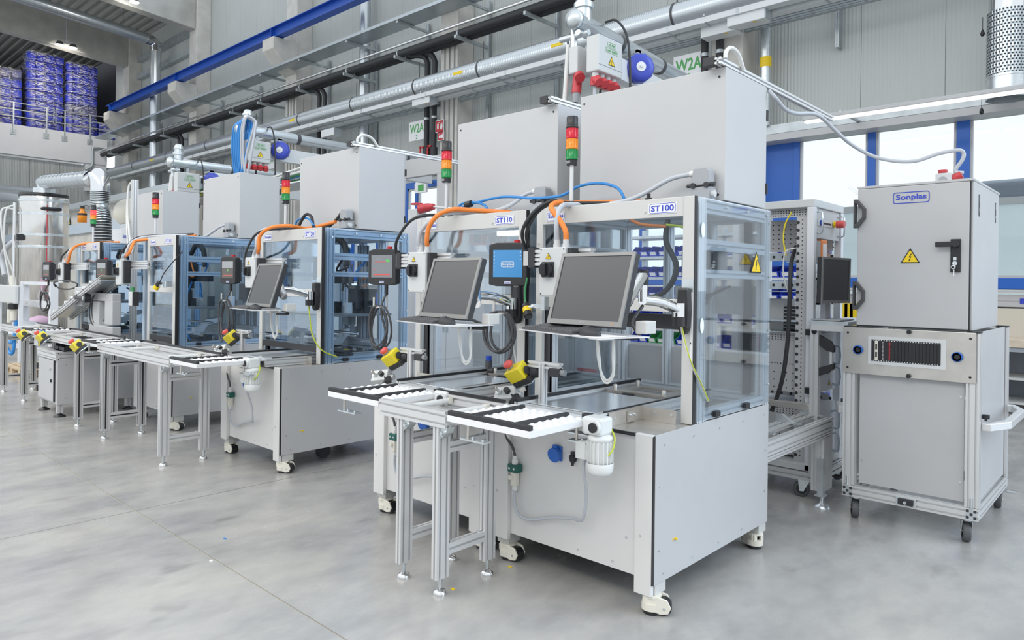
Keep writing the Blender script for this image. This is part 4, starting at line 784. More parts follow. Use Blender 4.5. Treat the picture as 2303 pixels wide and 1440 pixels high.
loops('100', g, h, [V((-2.558, 3.215, 1.908)), V((-2.595, 3.210, 1.969)), V((-2.644, 3.200, 2.029)), V((-2.677, 3.230, 2.067)), V((-2.676, 3.300, 2.092)), V((-2.644, 3.420, 2.096)), V((-2.3, 3.6, 2.095))], [V((-2.613, 3.200, 1.936)), V((-2.612, 3.210, 2.020)), V((-2.611, 3.250, 2.062)), V((-2.625, 3.330, 2.076)), V((-2.55, 3.5, 2.095))],
      [[V((-2.93, 3.28, 1.82)), V((-2.881, 3.200, 1.921)), V((-2.793, 3.200, 2.030)), V((-2.697, 3.250, 2.097)), V((-2.660, 3.340, 2.092)), V((-2.45, 3.5, 2.09))], [V((-2.92, 3.30, 1.82)), V((-2.863, 3.220, 1.921)), V((-2.782, 3.220, 2.031)), V((-2.696, 3.270, 2.088)), V((-2.678, 3.380, 2.081)), V((-2.4, 3.55, 2.09))]])
g, h = switch_box('110', -3.985, 3.29, 1.53)
loops('110', g, h, [V((-3.799, 3.220, 1.898)), V((-3.777, 3.220, 1.990)), V((-3.719, 3.250, 2.070)), V((-3.637, 3.320, 2.111)), V((-3.562, 3.420, 2.109)), V((-3.35, 3.6, 2.095))], [V((-3.891, 3.220, 1.885)), V((-3.859, 3.220, 1.969)), V((-3.754, 3.240, 2.047)), V((-3.683, 3.300, 2.085)), V((-3.55, 3.55, 2.095))],
      [[V((-4.25, 3.30, 1.82)), V((-4.135, 3.220, 1.909)), V((-3.998, 3.220, 2.033)), V((-3.874, 3.260, 2.077)), V((-3.85, 3.5, 2.095))]])
g, h = switch_box('120', -6.409, 3.28, 1.53)
loops('120', g, h, [V((-6.165, 3.200, 1.893)), V((-6.142, 3.200, 2.015)), V((-6.032, 3.250, 2.088)), V((-5.893, 3.350, 2.104)), V((-5.9, 3.55, 2.095)), V((-5.52, 3.6, 2.14))], [V((-6.215, 3.200, 1.894)), V((-6.212, 3.210, 1.998)), V((-6.204, 3.280, 2.081)), V((-6.2, 3.5, 2.095))],
      [[V((-6.585, 3.28, 1.82)), V((-6.388, 3.200, 1.898)), V((-6.227, 3.200, 2.027)), V((-6.125, 3.300, 2.079)), V((-6.0, 3.55, 2.1))]])
g, h = switch_box('130', -8.969, 2.98, 1.53)
loops('130', g, h, [V((-8.574, 2.900, 1.888)), V((-8.588, 2.950, 2.001)), V((-8.631, 3.050, 2.048)), V((-8.0, 3.4, 2.095))], [V((-8.685, 2.900, 1.880)), V((-8.684, 2.950, 2.004)), V((-8.713, 3.050, 2.066)), V((-8.615, 3.150, 2.094)), V((-8.0, 3.3, 2.095))],
      [[V((-8.969, 2.95, 1.82)), V((-8.855, 2.900, 1.868)), V((-8.754, 2.950, 1.996)), V((-8.746, 3.100, 2.096)), V((-7.95, 3.35, 2.11))]])
g, h = switch_box('140', -11.221, 2.98, 1.53)
loops('140', g, h, [V((-10.813, 2.900, 1.814)), V((-10.684, 2.900, 1.960)), V((-10.764, 3.000, 2.044)), V((-10.558, 3.100, 2.073)), V((-10.4, 3.4, 2.095))], [V((-10.892, 2.900, 1.815)), V((-10.779, 2.900, 1.944)), V((-10.859, 3.000, 2.023)), V((-10.7, 3.3, 2.095))],
      [[V((-11.277, 2.95, 1.82)), V((-11.114, 2.900, 1.878)), V((-10.967, 2.950, 1.987)), V((-10.929, 3.100, 2.054)), V((-10.5, 3.35, 2.11))]])

# ---------------------------------------------------------------- monitors on swing arms
def monitor(t, Mx, bz='bezel'):
    mb = MB(); mb.M = Mx; wd, ht = .41, .34
    O('housing', mb.box(-wd/2, .004, -ht/2, wd/2, .04, ht/2).ext([(-.15, -.12), (.15, -.12), (.15, .12), (-.15, .12)], (0, .04, 0), X, Z, Y*.025), 'black_soft', t, .004)
    mb = MB(); mb.M = Mx
    for q in ((-wd/2, -ht/2, -wd/2+.016, ht/2), (wd/2-.016, -ht/2, wd/2, ht/2), (-wd/2+.016, ht/2-.016, wd/2-.016, ht/2), (-wd/2+.016, -ht/2, wd/2-.016, -ht/2+.022)): mb.box(q[0], -.004, q[1], q[2], .004, q[3])
    z_ = O('bezel', mb, bz, t); mb = MB(); mb.M = Mx
    O('display', mb.box(-wd/2+.016, .0, -ht/2+.022, wd/2-.016, .006, ht/2-.016), 'screen_off', t)
    text('acer', Mx @ V((0, -.004, -ht/2+.011)), Mx.to_3x3() @ X, Mx.to_3x3() @ Z, .032, .007, 'hood_grey', z_); mb = MB(); mb.M = Mx
    O('power_light', mb.box(wd/2-.05, -.0055, -ht/2+.008, wd/2-.044, -.004, -ht/2+.012), 'amber_lens', z_)
def workstation(num, c, yw, tilt, kbz, post, col_):
    w_ = WORD[num]; c = V(c); Mx = M.Translation(c) @ M.Rotation(yw, 4, 'Z') @ M.Rotation(-tilt, 4, 'X')
    t = thing('monitor', 'black flat monitor with blank screen tilted back at the %s station' % w_, 'monitor', c-Z*.17, 'blank monitors on swing arms'); monitor(t, Mx)
    u = V((math.cos(yw), math.sin(yw), 0)); n = V((-u.y, u.x, 0)); back = Mx @ V((.02, .065, 0))
    O('mount_plate', MB().cyl(back, Mx @ V((.02, .09, 0)), .06, 12), 'mid_grey', t)
    a = thing('swing_arm', 'polished swing arm with black wall mount holding the %s station monitor' % w_, 'monitor arm', post, 'monitor swing arms'); post = V(post)
    O('wall_mount', MB().ext([(-.028, .12), (.028, .12), (.036, .0), (.03, -.09), (.012, -.125), (-.012, -.125), (-.03, -.09), (-.036, .0)], post-Y*.055, X, Z, Y*.05), 'black', a, .012); O('mount_plate', MB().box(post.x-.03, post.y-.006, post.z+.10, post.x+.035, post.y-.001, post.z+.165), 'zinc', a)
    O('mount_collar', MB().cyl(post-Y*.09-Z*.03, post-Y*.09+Z*.04, .034, 16), 'polished', a); O('collar_cap', MB().cyl(post-Y*.09-Z*.08, post-Y*.09-Z*.03, .036, 16, .036), 'black', a)
    el = post+V((-.03, -.38, .09)); s0 = post-Y*.09+Z*.005
    d = (el-s0); u_ = V((-d.y, d.x, 0)).normalized(); O('lower_arm', MB().tube([s0, s0+d*.5, el-Z*.03], .027, 10, 2), 'polished', a); O('elbow', MB().tube([el-Z*.04, el+Z*.0, el+Z*.05], .024, 10), 'polished', a); O('elbow_cap', MB().cyl(el+Z*.04, el+Z*.115, .027, 12), 'black', a)
    m2 = Mx @ V((.1, .13, -.05)); O('upper_arm', MB().tube([el+Z*.09, el*.5+m2*.5+Z*.04, m2], .026, 10, 2), 'polished', a); O('tilt_head', MB().cyl(m2, Mx @ V((.02, .09, 0)), .03, 10), 'alu', a)
    O('white_bracket', MB().cb(Mx @ V((.24, .13, -.13)), .055, .08, .055), 'frame_grey', a, .004)
    lp = V(kbz[0])*.45+V(kbz[1])*.55+V((.06, .2, -.02))
    for q in range(2): O('cable_loop', MB().tube([lp, lp+V((.005, .01*q, -.09)), lp+V((.02, .01, -.165-.012*q)), lp+V((.05, .01, -.19-.012*q)), lp+V((.08, .01, -.155-.012*q)), lp+V((.085, .01*q, -.08)), lp+V((.08, .01, .0))], .0055, 8), 'cable_white', a)
    O('black_lead', MB().tube([el-Z*.06, el+V((.02, -.12, -.14)), m2+V((.1, -.02, -.12)), m2+V((.0, -.06, -.13))], .008, 8), 'black', a)
    if num == '100': ep = [V((-1.827, 3.240, 1.442)), V((-1.814, 3.260, 1.332)), V((-1.786, 3.280, 1.214)), V((-1.785, 3.391, 1.090)), V((-1.785, 3.477, 0.987))]
    elif num == '120': ep = [V((-5.429, 3.280, 1.425)), V((-5.404, 3.280, 1.284)), V((-5.391, 3.300, 1.131)), V((-5.350, 3.368, 1.003)), V((-5.350, 3.521, 0.935))]
    else: ep = [post+V((-.03, -.08, -.08)), post+V((.0, -.07, -.25)), post+V((.03, -.05, -.42)), post+V((.05, .0, -.55))]
    O('earth_lead', MB().tube(ep, .006, 8), 'yellow_green' if num == '120' else 'cable_white', a)
    if num == '100': O('earth_core', MB().tube([q+V((.007, -.004, 0)) for q in ep], .003, 6), 'yellow_green', a)
    # keyboard shelf
    k3 = [V(q) for q in kbz]; e1 = k3[1]-k3[0]; e2 = k3[2]-k3[1]; e2 = e2-e1*(e2.dot(e1)/e1.dot(e1)); ux = e1.normalized(); L = e1.length; D = .27; uy = V((-ux.y, ux.x, 0))
    s = thing('keyboard_shelf', 'thin metal keyboard shelf below the %s station monitor' % w_, 'shelf', k3[0]+ux*L/2+uy*D/2-Z*.012, 'keyboard shelves')
    O('plate', MB().ext([(0, 0), (L, 0), (L, D), (0, D)], k3[0]-Z*.005, ux, uy, Z*.005), 'alu', s); O('white_sheet', MB().ext([(L*.62, .012), (L-.03, .012), (L-.03, .17), (L*.62, .17)], k3[0], ux, uy, Z*.0008), 'label_white', s)
    O('shelf_bracket', MB().ext([(L*.45, D*.75), (L*.6, D*.75), (L*.6, D+.0), (L*.45, D+.0)], k3[0]-Z*.035, ux, uy, Z*.03), 'frame_grey', s, .004)
    k = thing('keyboard', 'black keyboard on the shelf of the %s station' % w_, 'keyboard', k3[0]+ux*L*.32+uy*.08, 'keyboards'); kw = min(.42, L*.66)
    O('body', MB().ext([(.012, .0), (.10, .0), (.15, .018), (.15, .022), (.012, .010)], k3[0]+ux*.012, uy, Z, ux*kw), 'dark_grey', k)
    kp = MB()
    for r_ in range(5):
        for q in range(17):
            b_ = k3[0]+ux*(.022+(kw-.02)*q/17)+uy*(.022+.025*r_)+Z*(.011+.0022*r_); kp.ext([(0, 0), ((kw-.02)/17*.8, 0), ((kw-.02)/17*.8, .019), (0, .019)], b_, ux, uy, Z*.006)
    O('key_caps', kp, 'key_grey', k, kind='stuff')
    mo = thing('computer_mouse', 'black computer mouse beside the %s station keyboard' % w_, 'mouse', k3[0]+ux*(kw+.07)+uy*.06, 'computer mice'); mb = MB(); mc = k3[0]+ux*(kw+.075)+uy*.06+Z*.001
    N = 14; vs = []; fs = []
    for i, (rr, zz) in enumerate(((1, 0), (1, .012), (.9, .024), (.6, .033), (.2, .036), (.01, .0365))):
        for j in range(N): an = 2*pi*j/N; vs.append(mc+ux*(.066*rr*math.cos(an))+uy*(.036*rr*math.sin(an))+Z*(zz*(1-.15*math.cos(an))))
    for i in range(5):
        for j in range(N): fs.append((i*N+j, i*N+(j+1) % N, (i+1)*N+(j+1) % N, (i+1)*N+j))
    mb.add(vs, fs, True); O('shell', mb, 'black_soft', mo); O('wheel', MB().cyl(mc-ux*.035-uy*.004+Z*.03, mc-ux*.035+uy*.004+Z*.03, .008, 8), 'dark_grey', mo)
workstation('100', (-1.885, 2.55, 1.582), -.015, .319, [(-2.251, 2.483, 1.385), (-1.66, 2.30, 1.385), (-1.8, 2.7, 1.385)], (-1.835, 3.332, 1.47), 0)
workstation('110', (-2.857, 2.587, 1.574), -.053, .305, [(-3.173, 2.47, 1.385), (-2.61, 2.36, 1.385), (-2.8, 2.8, 1.385)], (-3.025, 3.352, 1.47), 0)
workstation('120', (-4.996, 2.643, 1.568), -.048, .313, [(-4.989-.36, 2.54, 1.385), (-4.80, 2.45, 1.385), (-4.8, 2.8, 1.385)], (-5.40, 3.362, 1.47), 0)
# ================================================================ conveyors, trays, drives
def strut(mb, p, q, a, b, hint=(0, 0, 1)): return mb.prof(p, q, a, b, hint)
dome_me = None
def dome_mesh():
    global dome_me
    mb = MB().lathe([(.0265, 0), (.019, .004), (.011, .009), (.005, .0115), (.0, .012)], (0, 0, 0), Z, 8)
    me = bpy.data.meshes.new('dome'); me.from_pydata([tuple(v) for v in mb.v], [], mb.f); me.polygons.foreach_set('use_smooth', mb.s); me.materials.append(MT['white_gloss']); dome_me = me
dome_mesh()
def transfer_tray(w_, x0, x1, y0=2.375, single=True, y1=2.865):
    t = thing('transfer_tray', 'white studded transfer tray with black guide rails before the %s station' % w_, 'tray', ((x0+x1)/2, (y0+y1)/2, .906), 'transfer trays')
    O('tray_plate', MB().box(x0, y0, .906, x1, y1, .938), 'white_gloss', t, .002); O('front_guide', MB().box(x0+.002, y0, .939, x1-.002, y0+.026, .962), 'black_soft', t, .003)
    L = x1-x0
    for f in (.235, .775): O('inner_guide', MB().box(x0+L*f-.011, y0+.03, .938, x0+L*f+.011, y1-.06, .955), 'black_soft', t)
    xs_ = [x0+L*f for f in (.055, .165, .315, .415, .51, .605, .70, .85, .945)]
    if single:
        for xx in xs_:
            for k in range(7): inst('dome', dome_me, (xx, y0+.055+.057*k, .938), None, t)
    else:
        mb = MB()
        for xx in xs_:
            for k in range(7): mb.lathe([(.0275, 0), (.014, .010), (.0, .0145)], (xx, y0+.055+.057*k, .938), Z, 6)
        O('domes', mb, 'white_gloss', t, kind='stuff')
    O('corner_block', MB().box(x1-.045, y1-.05, .938, x1-.005, y1, .958), 'black', t, .004)
    for xx, yy in ((x0+.10, y0+.05), (x1-.05, y1-.08)): O('support_pin', MB().cyl((xx, yy, .83), (xx, yy, .906), .008, 10), 'stainless', t); O('support_plate', MB().box(xx-.04, yy-.02, .822, xx+.13, yy+.03, .83), 'zinc', t); O('plate_bolt', MB().cyl((xx+.03, yy+.005, .83), (xx+.03, yy+.005, .842), .008, 6).cyl((xx+.1, yy+.005, .83), (xx+.1, yy+.005, .838), .008, 6), 'zinc', t, kind='stuff')
def cross_conveyor(w_, dx, dy, y1=4.12):
    x0, x1 = -2.63+dx, -2.085+dx; y0 = 2.87+dy
    t = thing('cross_conveyor', 'short aluminium conveyor with glossy cover plate running into the %s station' % w_, 'conveyor', ((x0+x1)/2, 3.4+dy, .875), 'short conveyors inside the stations')
    O('left_beam', MB().prof((x0+.02, y0, .912), (x0+.02, y1+dy, .912), .04, .075), 'alu', t); O('left_guide', MB().box(x0+.005, y0, .95, x0+.022, y1+dy, .966), 'black', t)
    O('right_beam', MB().prof((x1-.02, y0+.04, .91), (x1-.02, y1+dy, .91), .04, .07), 'alu', t); O('right_guide', MB().box(x1-.018, y0+.10, .945, x1-.006, y1+dy, .951), 'black', t)
    O('cover_plate', MB().box(x0+.042, y0+.085, .934, x1-.042, y0+.70, .940), 'plate_gloss', t, .001); O('front_strip', MB().box(x0+.04, y0+.0, .925, x1-.02, y0+.08, .934), 'alu', t, .001)
    fr = MB(); xa, xb, ya, yb = x0+.06, x1-.06, y0+.80, y0+1.12
    fr.box(xa, ya, .925, xb, ya+.07, .943).box(xa, yb-.06, .925, xb, yb, .943).box(xa, ya+.07, .925, xa+.09, yb-.06, .943).box(xb-.09, ya+.07, .925, xb, yb-.06, .943)
    O('lift_frame', fr, 'stainless', t)
    for xx, yy in ((xa+.04, ya+.03), (xb-.04, ya+.03), (xa+.04, yb-.03), (xb-.04, yb-.03)): O('locating_pin', MB().lathe([(.014, 0), (.014, .03), (.011, .034), (0, .034)], (xx, yy, .943), Z, 12), 'stainless', t)
    O('centre_stop', MB().box((xa+xb)/2-.05, ya-.08, .928, (xa+xb)/2+.02, ya-.05, .946), 'black_soft', t)
def gear_motor(w_, dx, dy, socket=True):
    x, y = -2.03+dx, 2.815+dy; m = 'motor_grey'
    t = thing('gear_motor', 'light grey finned gear motor hanging at the %s station front' % w_, 'motor', (x, y, .675), 'gear motors')
    O('gearbox', MB().box(x-.055, y-.055, .872, x+.062, y+.05, .958), m, t, .014); O('shaft_hub', MB().cyl((x+.03, y-.055, .915), (x+.03, y-.072, .915), .034, 18), m, t); O('shaft_cover', MB().cyl((x+.03, y-.072, .915), (x+.03, y-.082, .915), .024, 18), 'black', t)
    O('flange', MB().lathe([(.03, .875), (.05, .872), (.062, .862), (.062, .845), (.05, .84)], (x+.02, y, 0), Z, 20), m, t)
    O('stator', MB().cyl((x+.02, y, .735), (x+.02, y, .85), .054, 22), m, t)
    fins = MB()
    for q in range(18):
        an = 2*pi*q/18; d = V((math.cos(an), math.sin(an), 0)); n = V((-d.y, d.x, 0)); fins.ext([(.05, .738), (.066, .738), (.066, .84), (.05, .847)], V((x+.02, y, 0))-n*.002, d, Z, n*.004)
    O('cooling_fins', fins, m, t, kind='stuff'); O('fan_cowl', MB().lathe([(.066, .738), (.068, .73), (.066, .70), (.055, .682), (.035, .676), (0, .675)], (x+.02, y, 0), Z, 22), m, t)
    O('terminal_box', MB().box(x-.085, y-.05, .745, x-.02, y+.035, .835), m, t, .008); O('box_lid', MB().box(x-.088, y-.055, .748, x-.03, y-.049, .832), m, t, .002)
    O('mount_plate', MB().box(x-.16, y-.03, .856, x-.01, y+.03, .863), 'zinc', t); O('earth_wire', MB().tube([(x+.05, y+.045, .90), (x+.085, y+.03, .86), (x+.095, y, .81), (x+.08, y-.02, .78)], .0045, 6), 'yellow_green', t)
    yp = 2.984+dy; xc = -2.695+dx
    c = thing('motor_lead', 'grey motor lead with green clamp and beige plug on the %s station front' % w_, 'cable', (xc, yp, .42), 'motor leads')
    O('green_clamp', MB().cb((xc, yp-.03, .555), .075, .05, .045), 'dark_green', c, .006); O('clamp_screws', MB().cyl((xc-.02, yp-.058, .555), (xc-.02, yp-.054, .555), .007, 8).cyl((xc+.015, yp-.058, .555), (xc+.015, yp-.054, .555), .007, 8), 'zinc', c, kind='stuff')
    O('upper_gland', MB().cyl((xc, yp-.03, .578), (xc, yp-.03, .605), .018, 12).cyl((xc, yp-.03, .605), (xc, yp-.03, .625), .013, 10), 'cable_white', c)
    O('beige_plug', MB().box(xc-.018, yp-.048, .455, xc+.018, yp-.012, .533), 'cream', c, .005); O('plug_latch', MB().box(xc-.026, yp-.06, .49, xc+.0, yp-.045, .515), 'cream', c, .003); O('lower_gland', MB().cyl((xc, yp-.03, .455), (xc, yp-.03, .43), .016, 12), 'cable_white', c)
    O('upper_lead', MB().tube([(xc, yp-.03, .62), (xc-.02, yp-.03, .67), (xc-.07, yp-.025, .715), (xc-.085, yp-.02, .76), (xc-.085, yp+.005, .83)], .008, 8), 'dark_grey', c)
    O('lower_lead', MB().tube([(xc, yp-.03, .43), (xc+.0, yp-.03, .36), (xc+.03, yp-.03, .30), (xc+.12, yp-.03, .29), (xc+.28, yp-.03, .34), (xc+.42, yp-.04, .37), (xc+.52, yp-.08, .40), (xc+.57, yp-.12, .55), (xc+.595, y-.01, .68), (xc+.60, y-.01, .745)], .0085, 8), 'grey_hose', c)
    for p in ((xc-.012, yp-.006, .645), (xc-.012, yp-.006, .415)): O('cable_tie', MB().cyl((p[0], p[1], p[2]), (p[0], p[1]-.03, p[2]), .007, 8), 'cable_white', c)
    s = thing('power_socket', 'blue power socket on the %s station front' % w_, 'socket', (-2.41+dx, yp, .64), 'blue sockets'); O('flange', MB().box(-2.44+dx, yp-.012, .645, -2.375+dx, yp, .725), 'blue_paint', s, .004); O('lid', MB().cyl((-2.412+dx, yp-.012, .68), (-2.412+dx, yp-.035, .676), .040, 20).cb((-2.41+dx, yp-.02, .722), .03, .02, .02), 'blue_paint', s, .003)
    s = thing('data_socket', 'small black capped socket on the %s station front' % w_, 'socket', (-2.29+dx, yp, .65), 'black capped sockets'); O('ring', MB().cyl((-2.29+dx, yp, .676), (-2.29+dx, yp-.008, .676), .026, 16), 'zinc', s); O('cap', MB().cyl((-2.295+dx, yp-.008, .676), (-2.30+dx, yp-.022, .676), .022, 16).cb((-2.297+dx, yp-.015, .703), .016, .014, .02).cb((-2.297+dx, yp-.015, .648), .012, .01, .02), 'black', s)
def rot_frame(c, n, up):
    n = V(n).normalized(); u = V(up).cross(n).normalized(); v = n.cross(u)
    return M(((u.x, v.x, n.x, c[0]), (u.y, v.y, n.y, c[1]), (u.z, v.z, n.z, c[2]), (0, 0, 0, 1)))
def estop(lab, c, post=True, arm=True, foot=.94):
    t = thing('emergency_stop', 'yellow emergency stop box with red mushroom button '+lab, 'emergency stop', (c[0]+.1, c[1], foot if post else c[2]-.08), 'yellow emergency stops')
    mb = MB(); mb.M = rot_frame(c, (-.319, -.568, .75), (.926, -.028, .37)); O('yellow_cover', mb.cb((0, 0, -.004), .085, .12, .08), 'yellow', t, .007)
    mb = MB(); mb.M = rot_frame(c, (-.319, -.568, .75), (.926, -.028, .37)); O('black_base', mb.cb((0, .012, -.059), .087, .135, .03).cyl((.0, .069, -.015), (.0, .074, -.015), .026, 16), 'black_soft', t, .005)
    mb = MB(); mb.M = rot_frame(c, (-.319, -.568, .75), (.926, -.028, .37)); b = O('button_stem', mb.cyl((0, -.02, .034), (0, -.02, .052), .018, 14), 'mid_grey', t)
    mb = MB(); mb.M = rot_frame(c, (-.319, -.568, .75), (.926, -.028, .37)); O('red_button', mb.lathe([(.016, .046), (.027, .056), (.031, .066), (.028, .076), (.018, .082), (.0, .084)], (0, -.02, 0), Z, 18), 'red_button', b)
    mb = MB(); mb.M = rot_frame(c, (-.319, -.568, .75), (.926, -.028, .37)); O('bracket_plate', mb.box(-.044, -.06, -.080, .05, .085, -.075), 'zinc', t)
    if not post: O('beam_bracket', MB().box(c[0]+.02, c[1], c[2]-.02, c[0]+.06, 2.371, c[2]+.02), 'zinc', t)
    if post:
        px_ = c[0]+.17; O('post', MB().prof((px_, c[1]+.03, foot), (px_, c[1]+.03, c[2]+.06), .036, .036, X), 'alu', t)
    if arm:
        O('cross_profile', MB().prof((c[0]+.06, c[1]+.04, c[2]+.05), (c[0]+.29, c[1]+.04, c[2]+.05), .036, .036), 'alu', t); k = O('sensor', MB().cb((c[0]+.27, c[1]+.02, c[2]+.018), .075, .04, .045), 'black_soft', t, .004); O('sensor_head', MB().cyl((c[0]+.305, c[1]+.02, c[2]+.02), (c[0]+.335, c[1]+.02, c[2]+.02), .016, 12), 'mid_grey', k)
        O('knuckle', MB().cyl((c[0]+.075, c[1]+.05, c[2]-.0), (c[0]+.12, c[1]+.06, c[2]+.01), .036, 14), 'black_soft', t)
def key_box(w_, c, foot):
    t = thing('key_switch_box', 'small tilted grey key switch box beside the %s station conveyor' % w_, 'control box', (c[0], c[1], foot), 'grey key switch boxes'); n, up = (.12, -.79, .60), (-.25, .35, .9)
    F = rot_frame(c, n, up); mb = MB(); mb.M = F; O('housing', mb.cb((0, 0, -.022), .13, .085, .075), 'box_grey', t, .006)
    mb = MB(); mb.M = F; k = O('key_switch', mb.cyl((-.03, 0, .015), (-.03, 0, .034), .018, 14), 'zinc', t); mb = MB(); mb.M = F; O('key', mb.box(-.032, -.010, .034, -.028, .010, .07), 'stainless', k)
    mb = MB(); mb.M = F; O('selector_knob', mb.cyl((.024, 0, .015), (.024, 0, .042), .018, 14), 'black', t)
    mb = MB(); mb.M = F; O('cable_gland', mb.cyl((.065, 0, -.03), (.095, 0, -.03), .018, 12), 'box_grey', t)
    O('support_angle', MB().box(c[0]-.02, c[1]+.02, foot, c[0]+.05, c[1]+.035, c[2]), 'zinc', t); O('swivel', MB().cyl((c[0]+.05, c[1]-.01, c[2]-.03), (c[0]+.07, c[1]+.03, c[2]-.03), .035, 14), 'black_soft', t)
rn = random.Random(3)
for n_, e in (('100', -2.63), ('110', -3.665), ('120', -6.06), ('130', -8.38), ('140', -10.72)):
    w_ = WORD[n_]; dx, dy = ST[n_]
    ex = {'100': (-2.63, -2.08), '110': (-3.70, -3.20), '120': (-6.06, -5.55), '130': (-8.38, -7.86), '140': (-10.78, -10.26)}[n_]
    transfer_tray(w_, *ex, 2.375, n_ in ('100', '110', '120'), 2.83 if n_ in ('130', '140') else 2.865)
    if n_ in ('100', '110', '120'):
        cross_conveyor(w_, ex[0]+2.63, dy); gear_motor(w_, ex[1]+2.08 if n_ != '120' else dx+.02, dy)
estop('beside the nearest station', V((-2.729, 3.000, 1.094))); estop('beside the second station', V((-3.895, 3.000, 1.086))); estop('beside the third station', V((-6.389, 3.050, 1.075)))
estop('lowest of the three on the far conveyor', V((-8.149, 2.270, 0.915)), False, False); estop('middle of the three on the far conveyor', V((-9.552, 2.300, 0.920)), False, False); estop('leftmost of the three on the far conveyor', V((-10.486, 2.320, 0.891)), False, False)
key_box('nearest', V((-2.800, 2.980, 0.963)), .876); key_box('second', V((-3.991, 2.980, 0.947)), .876); key_box('third', V((-6.487, 3.000, 0.950)), .876)
# link conveyors on H shaped stands
def hleg(t, x, y0, y1, top, black):
    for yy in (y0, y1):
        l = O('leg', MB().prof((x, yy, .085), (x, yy, top), .042, .082, Y), 'alu', t)
        O('foot_spindle', MB().cyl((x, yy, .03), (x, yy, .09), .009, 8).cyl((x, yy, .06), (x, yy, .072), .014, 6), 'zinc', l); O('foot_disc', MB().lathe([(.036, 0), (.036, .010), (.034, .017), (.028, .024), (.018, .030), (.010, .033)], (x, yy, 0), Z, 20), 'polished', l)
        if black: O('slot_strip', MB().box(x+.0215, yy-.007, .1, x+.0225, yy+.007, top-.01).box(x-.006, yy-.0425, .1, x+.006, yy-.0415, top-.01), 'black', l, kind='stuff')
    for z_ in (.752, .225):
        q = O('rung', MB().prof((x, y0+.041, z_), (x, y1-.041, z_), .04, .055), 'alu', t)
        if black: O('slot_strip', MB().box(x+.0205, y0+.05, z_-.006, x+.0215, y1-.05, z_+.006), 'black', q, kind='stuff')
        else: O('rung_bolts', MB().cyl((x, y0+.07, z_+.0275), (x, y0+.07, z_+.034), .008, 6).cyl((x, y1-.07, z_+.0275), (x, y1-.07, z_+.034), .008, 6), 'zinc', q, kind='stuff')
    O('gusset', MB().ext([(0, 0), (.055, 0), (.045, -.03), (0, -.065)], (x+.021, y0-.03, top), X, Z, Y*.05).cyl((x+.045, y0-.045, top-.03), (x+.045, y0-.03, top-.03), .011, 6), 'zinc', t)
def link(lab, x0, x1, legs, black=False, top=.868, rollers=2, beam=.085):
    t = thing('link_conveyor', lab, 'conveyor', ((x0+x1)/2, 2.6, 0), 'aluminium link conveyors on stands')
    O('front_beam', MB().prof((x0, 2.392, .910), (x1, 2.392, .910), .042, beam), 'alu', t); O('rear_beam', MB().prof((x0, 2.81, .905), (x1, 2.81, .905), .042, .08), 'alu', t); O('rear_guide', MB().box(x0, 2.80, .948, x1, 2.815, .964), 'black', t)
    for k in range(rollers):
        xx = x0+(x1-x0)*(.25+.55*k/max(1, rollers-1)); r_ = O('cross_tube', MB().cyl((xx, 2.415, .915), (xx, 2.785, .915), .015, 12), 'cable_white', t); O('tube_block', MB().cb((xx, 2.77, .915), .035, .03, .03), 'cream', r_)
    for x_ in legs: hleg(t, x_, 2.42, 2.765, top, black or x_ < -7)
    O('drip_sheet', MB().box(x0+.02, 2.43, .868, x1-.02, 2.78, .872), 'sheet', t)
link('short aluminium link conveyor between the nearest and second stations', -3.19, -2.64, (-3.015, -2.72))
link('long aluminium link conveyor between the third and fourth stations', -7.85, -6.07, (-6.29, -7.76))
link('aluminium link conveyor with black slot strips between the fourth and farthest stations', -10.25, -8.39, (-8.60,), True)
link('aluminium conveyor end at the far left before the feeder cabinet', -11.9, -10.8, (-10.80, -11.88), True)
# small fitting bits
solo('wheel_caster', MB().cyl((-5.63, 3.55, .06), (-5.57, 3.55, .06), .06, 20).cyl((-5.60, 3.5, .06), (-5.60, 3.6, .06), .02, 8), 'rubber', 'black wheel lying under the third station', 'wheel')
for k, (p, m) in enumerate(((V((-4.248, 2.007, 0.002)), 'blue_hose'), (V((-2.715, 2.505, 0.002)), 'warn_yellow'), (V((-3.967, 1.795, 0.004)), 'label_white'), (V((-2.699, 2.927, 0.002)), 'warn_yellow'))):
    solo('floor_scrap', MB().box(p[0]-.012, p[1]-.006, .0005, p[0]+.012, p[1]+.006, .004), m, '%s scrap on the %s' % (('tiny blue', 'tiny yellow', 'small white', 'yellow')[k], ('open floor left of the stands', 'floor right of the front stand', 'floor joint', 'floor in front of the nearest station')[k]), 'scrap')
solo('blue_hose', MB().tube([V((-3.894, 3.600, 2.155)), V((-3.741, 3.600, 2.184)), V((-3.435, 3.600, 2.210)), V((-3.126, 3.580, 2.177)), V((-2.873, 3.560, 2.173)), V((-2.729, 3.550, 2.218)), V((-2.574, 3.550, 2.226)), V((-2.442, 3.550, 2.191)), V((-2.387, 3.550, 2.130)), V((-2.383, 3.560, 2.077))], .0095, 8), 'blue_hose', 'bright blue air hose arching across the nearest white cabinet', 'hose')
solo('blue_hose', MB().tube([V((-3.943, 3.600, 2.138)), V((-3.846, 3.600, 2.191)), V((-3.723, 3.600, 2.193)), V((-3.612, 3.600, 2.163)), V((-3.566, 3.600, 2.109))], .0095, 8), 'blue_hose', 'short blue air hose looping behind the second station header', 'hose'); solo('hose_splitter', MB().cyl(V((-3.797, 3.590, 2.177)), V((-3.740, 3.590, 2.183)), .025, 10), 'black', 'black hose splitter behind the second station header', 'fitting')
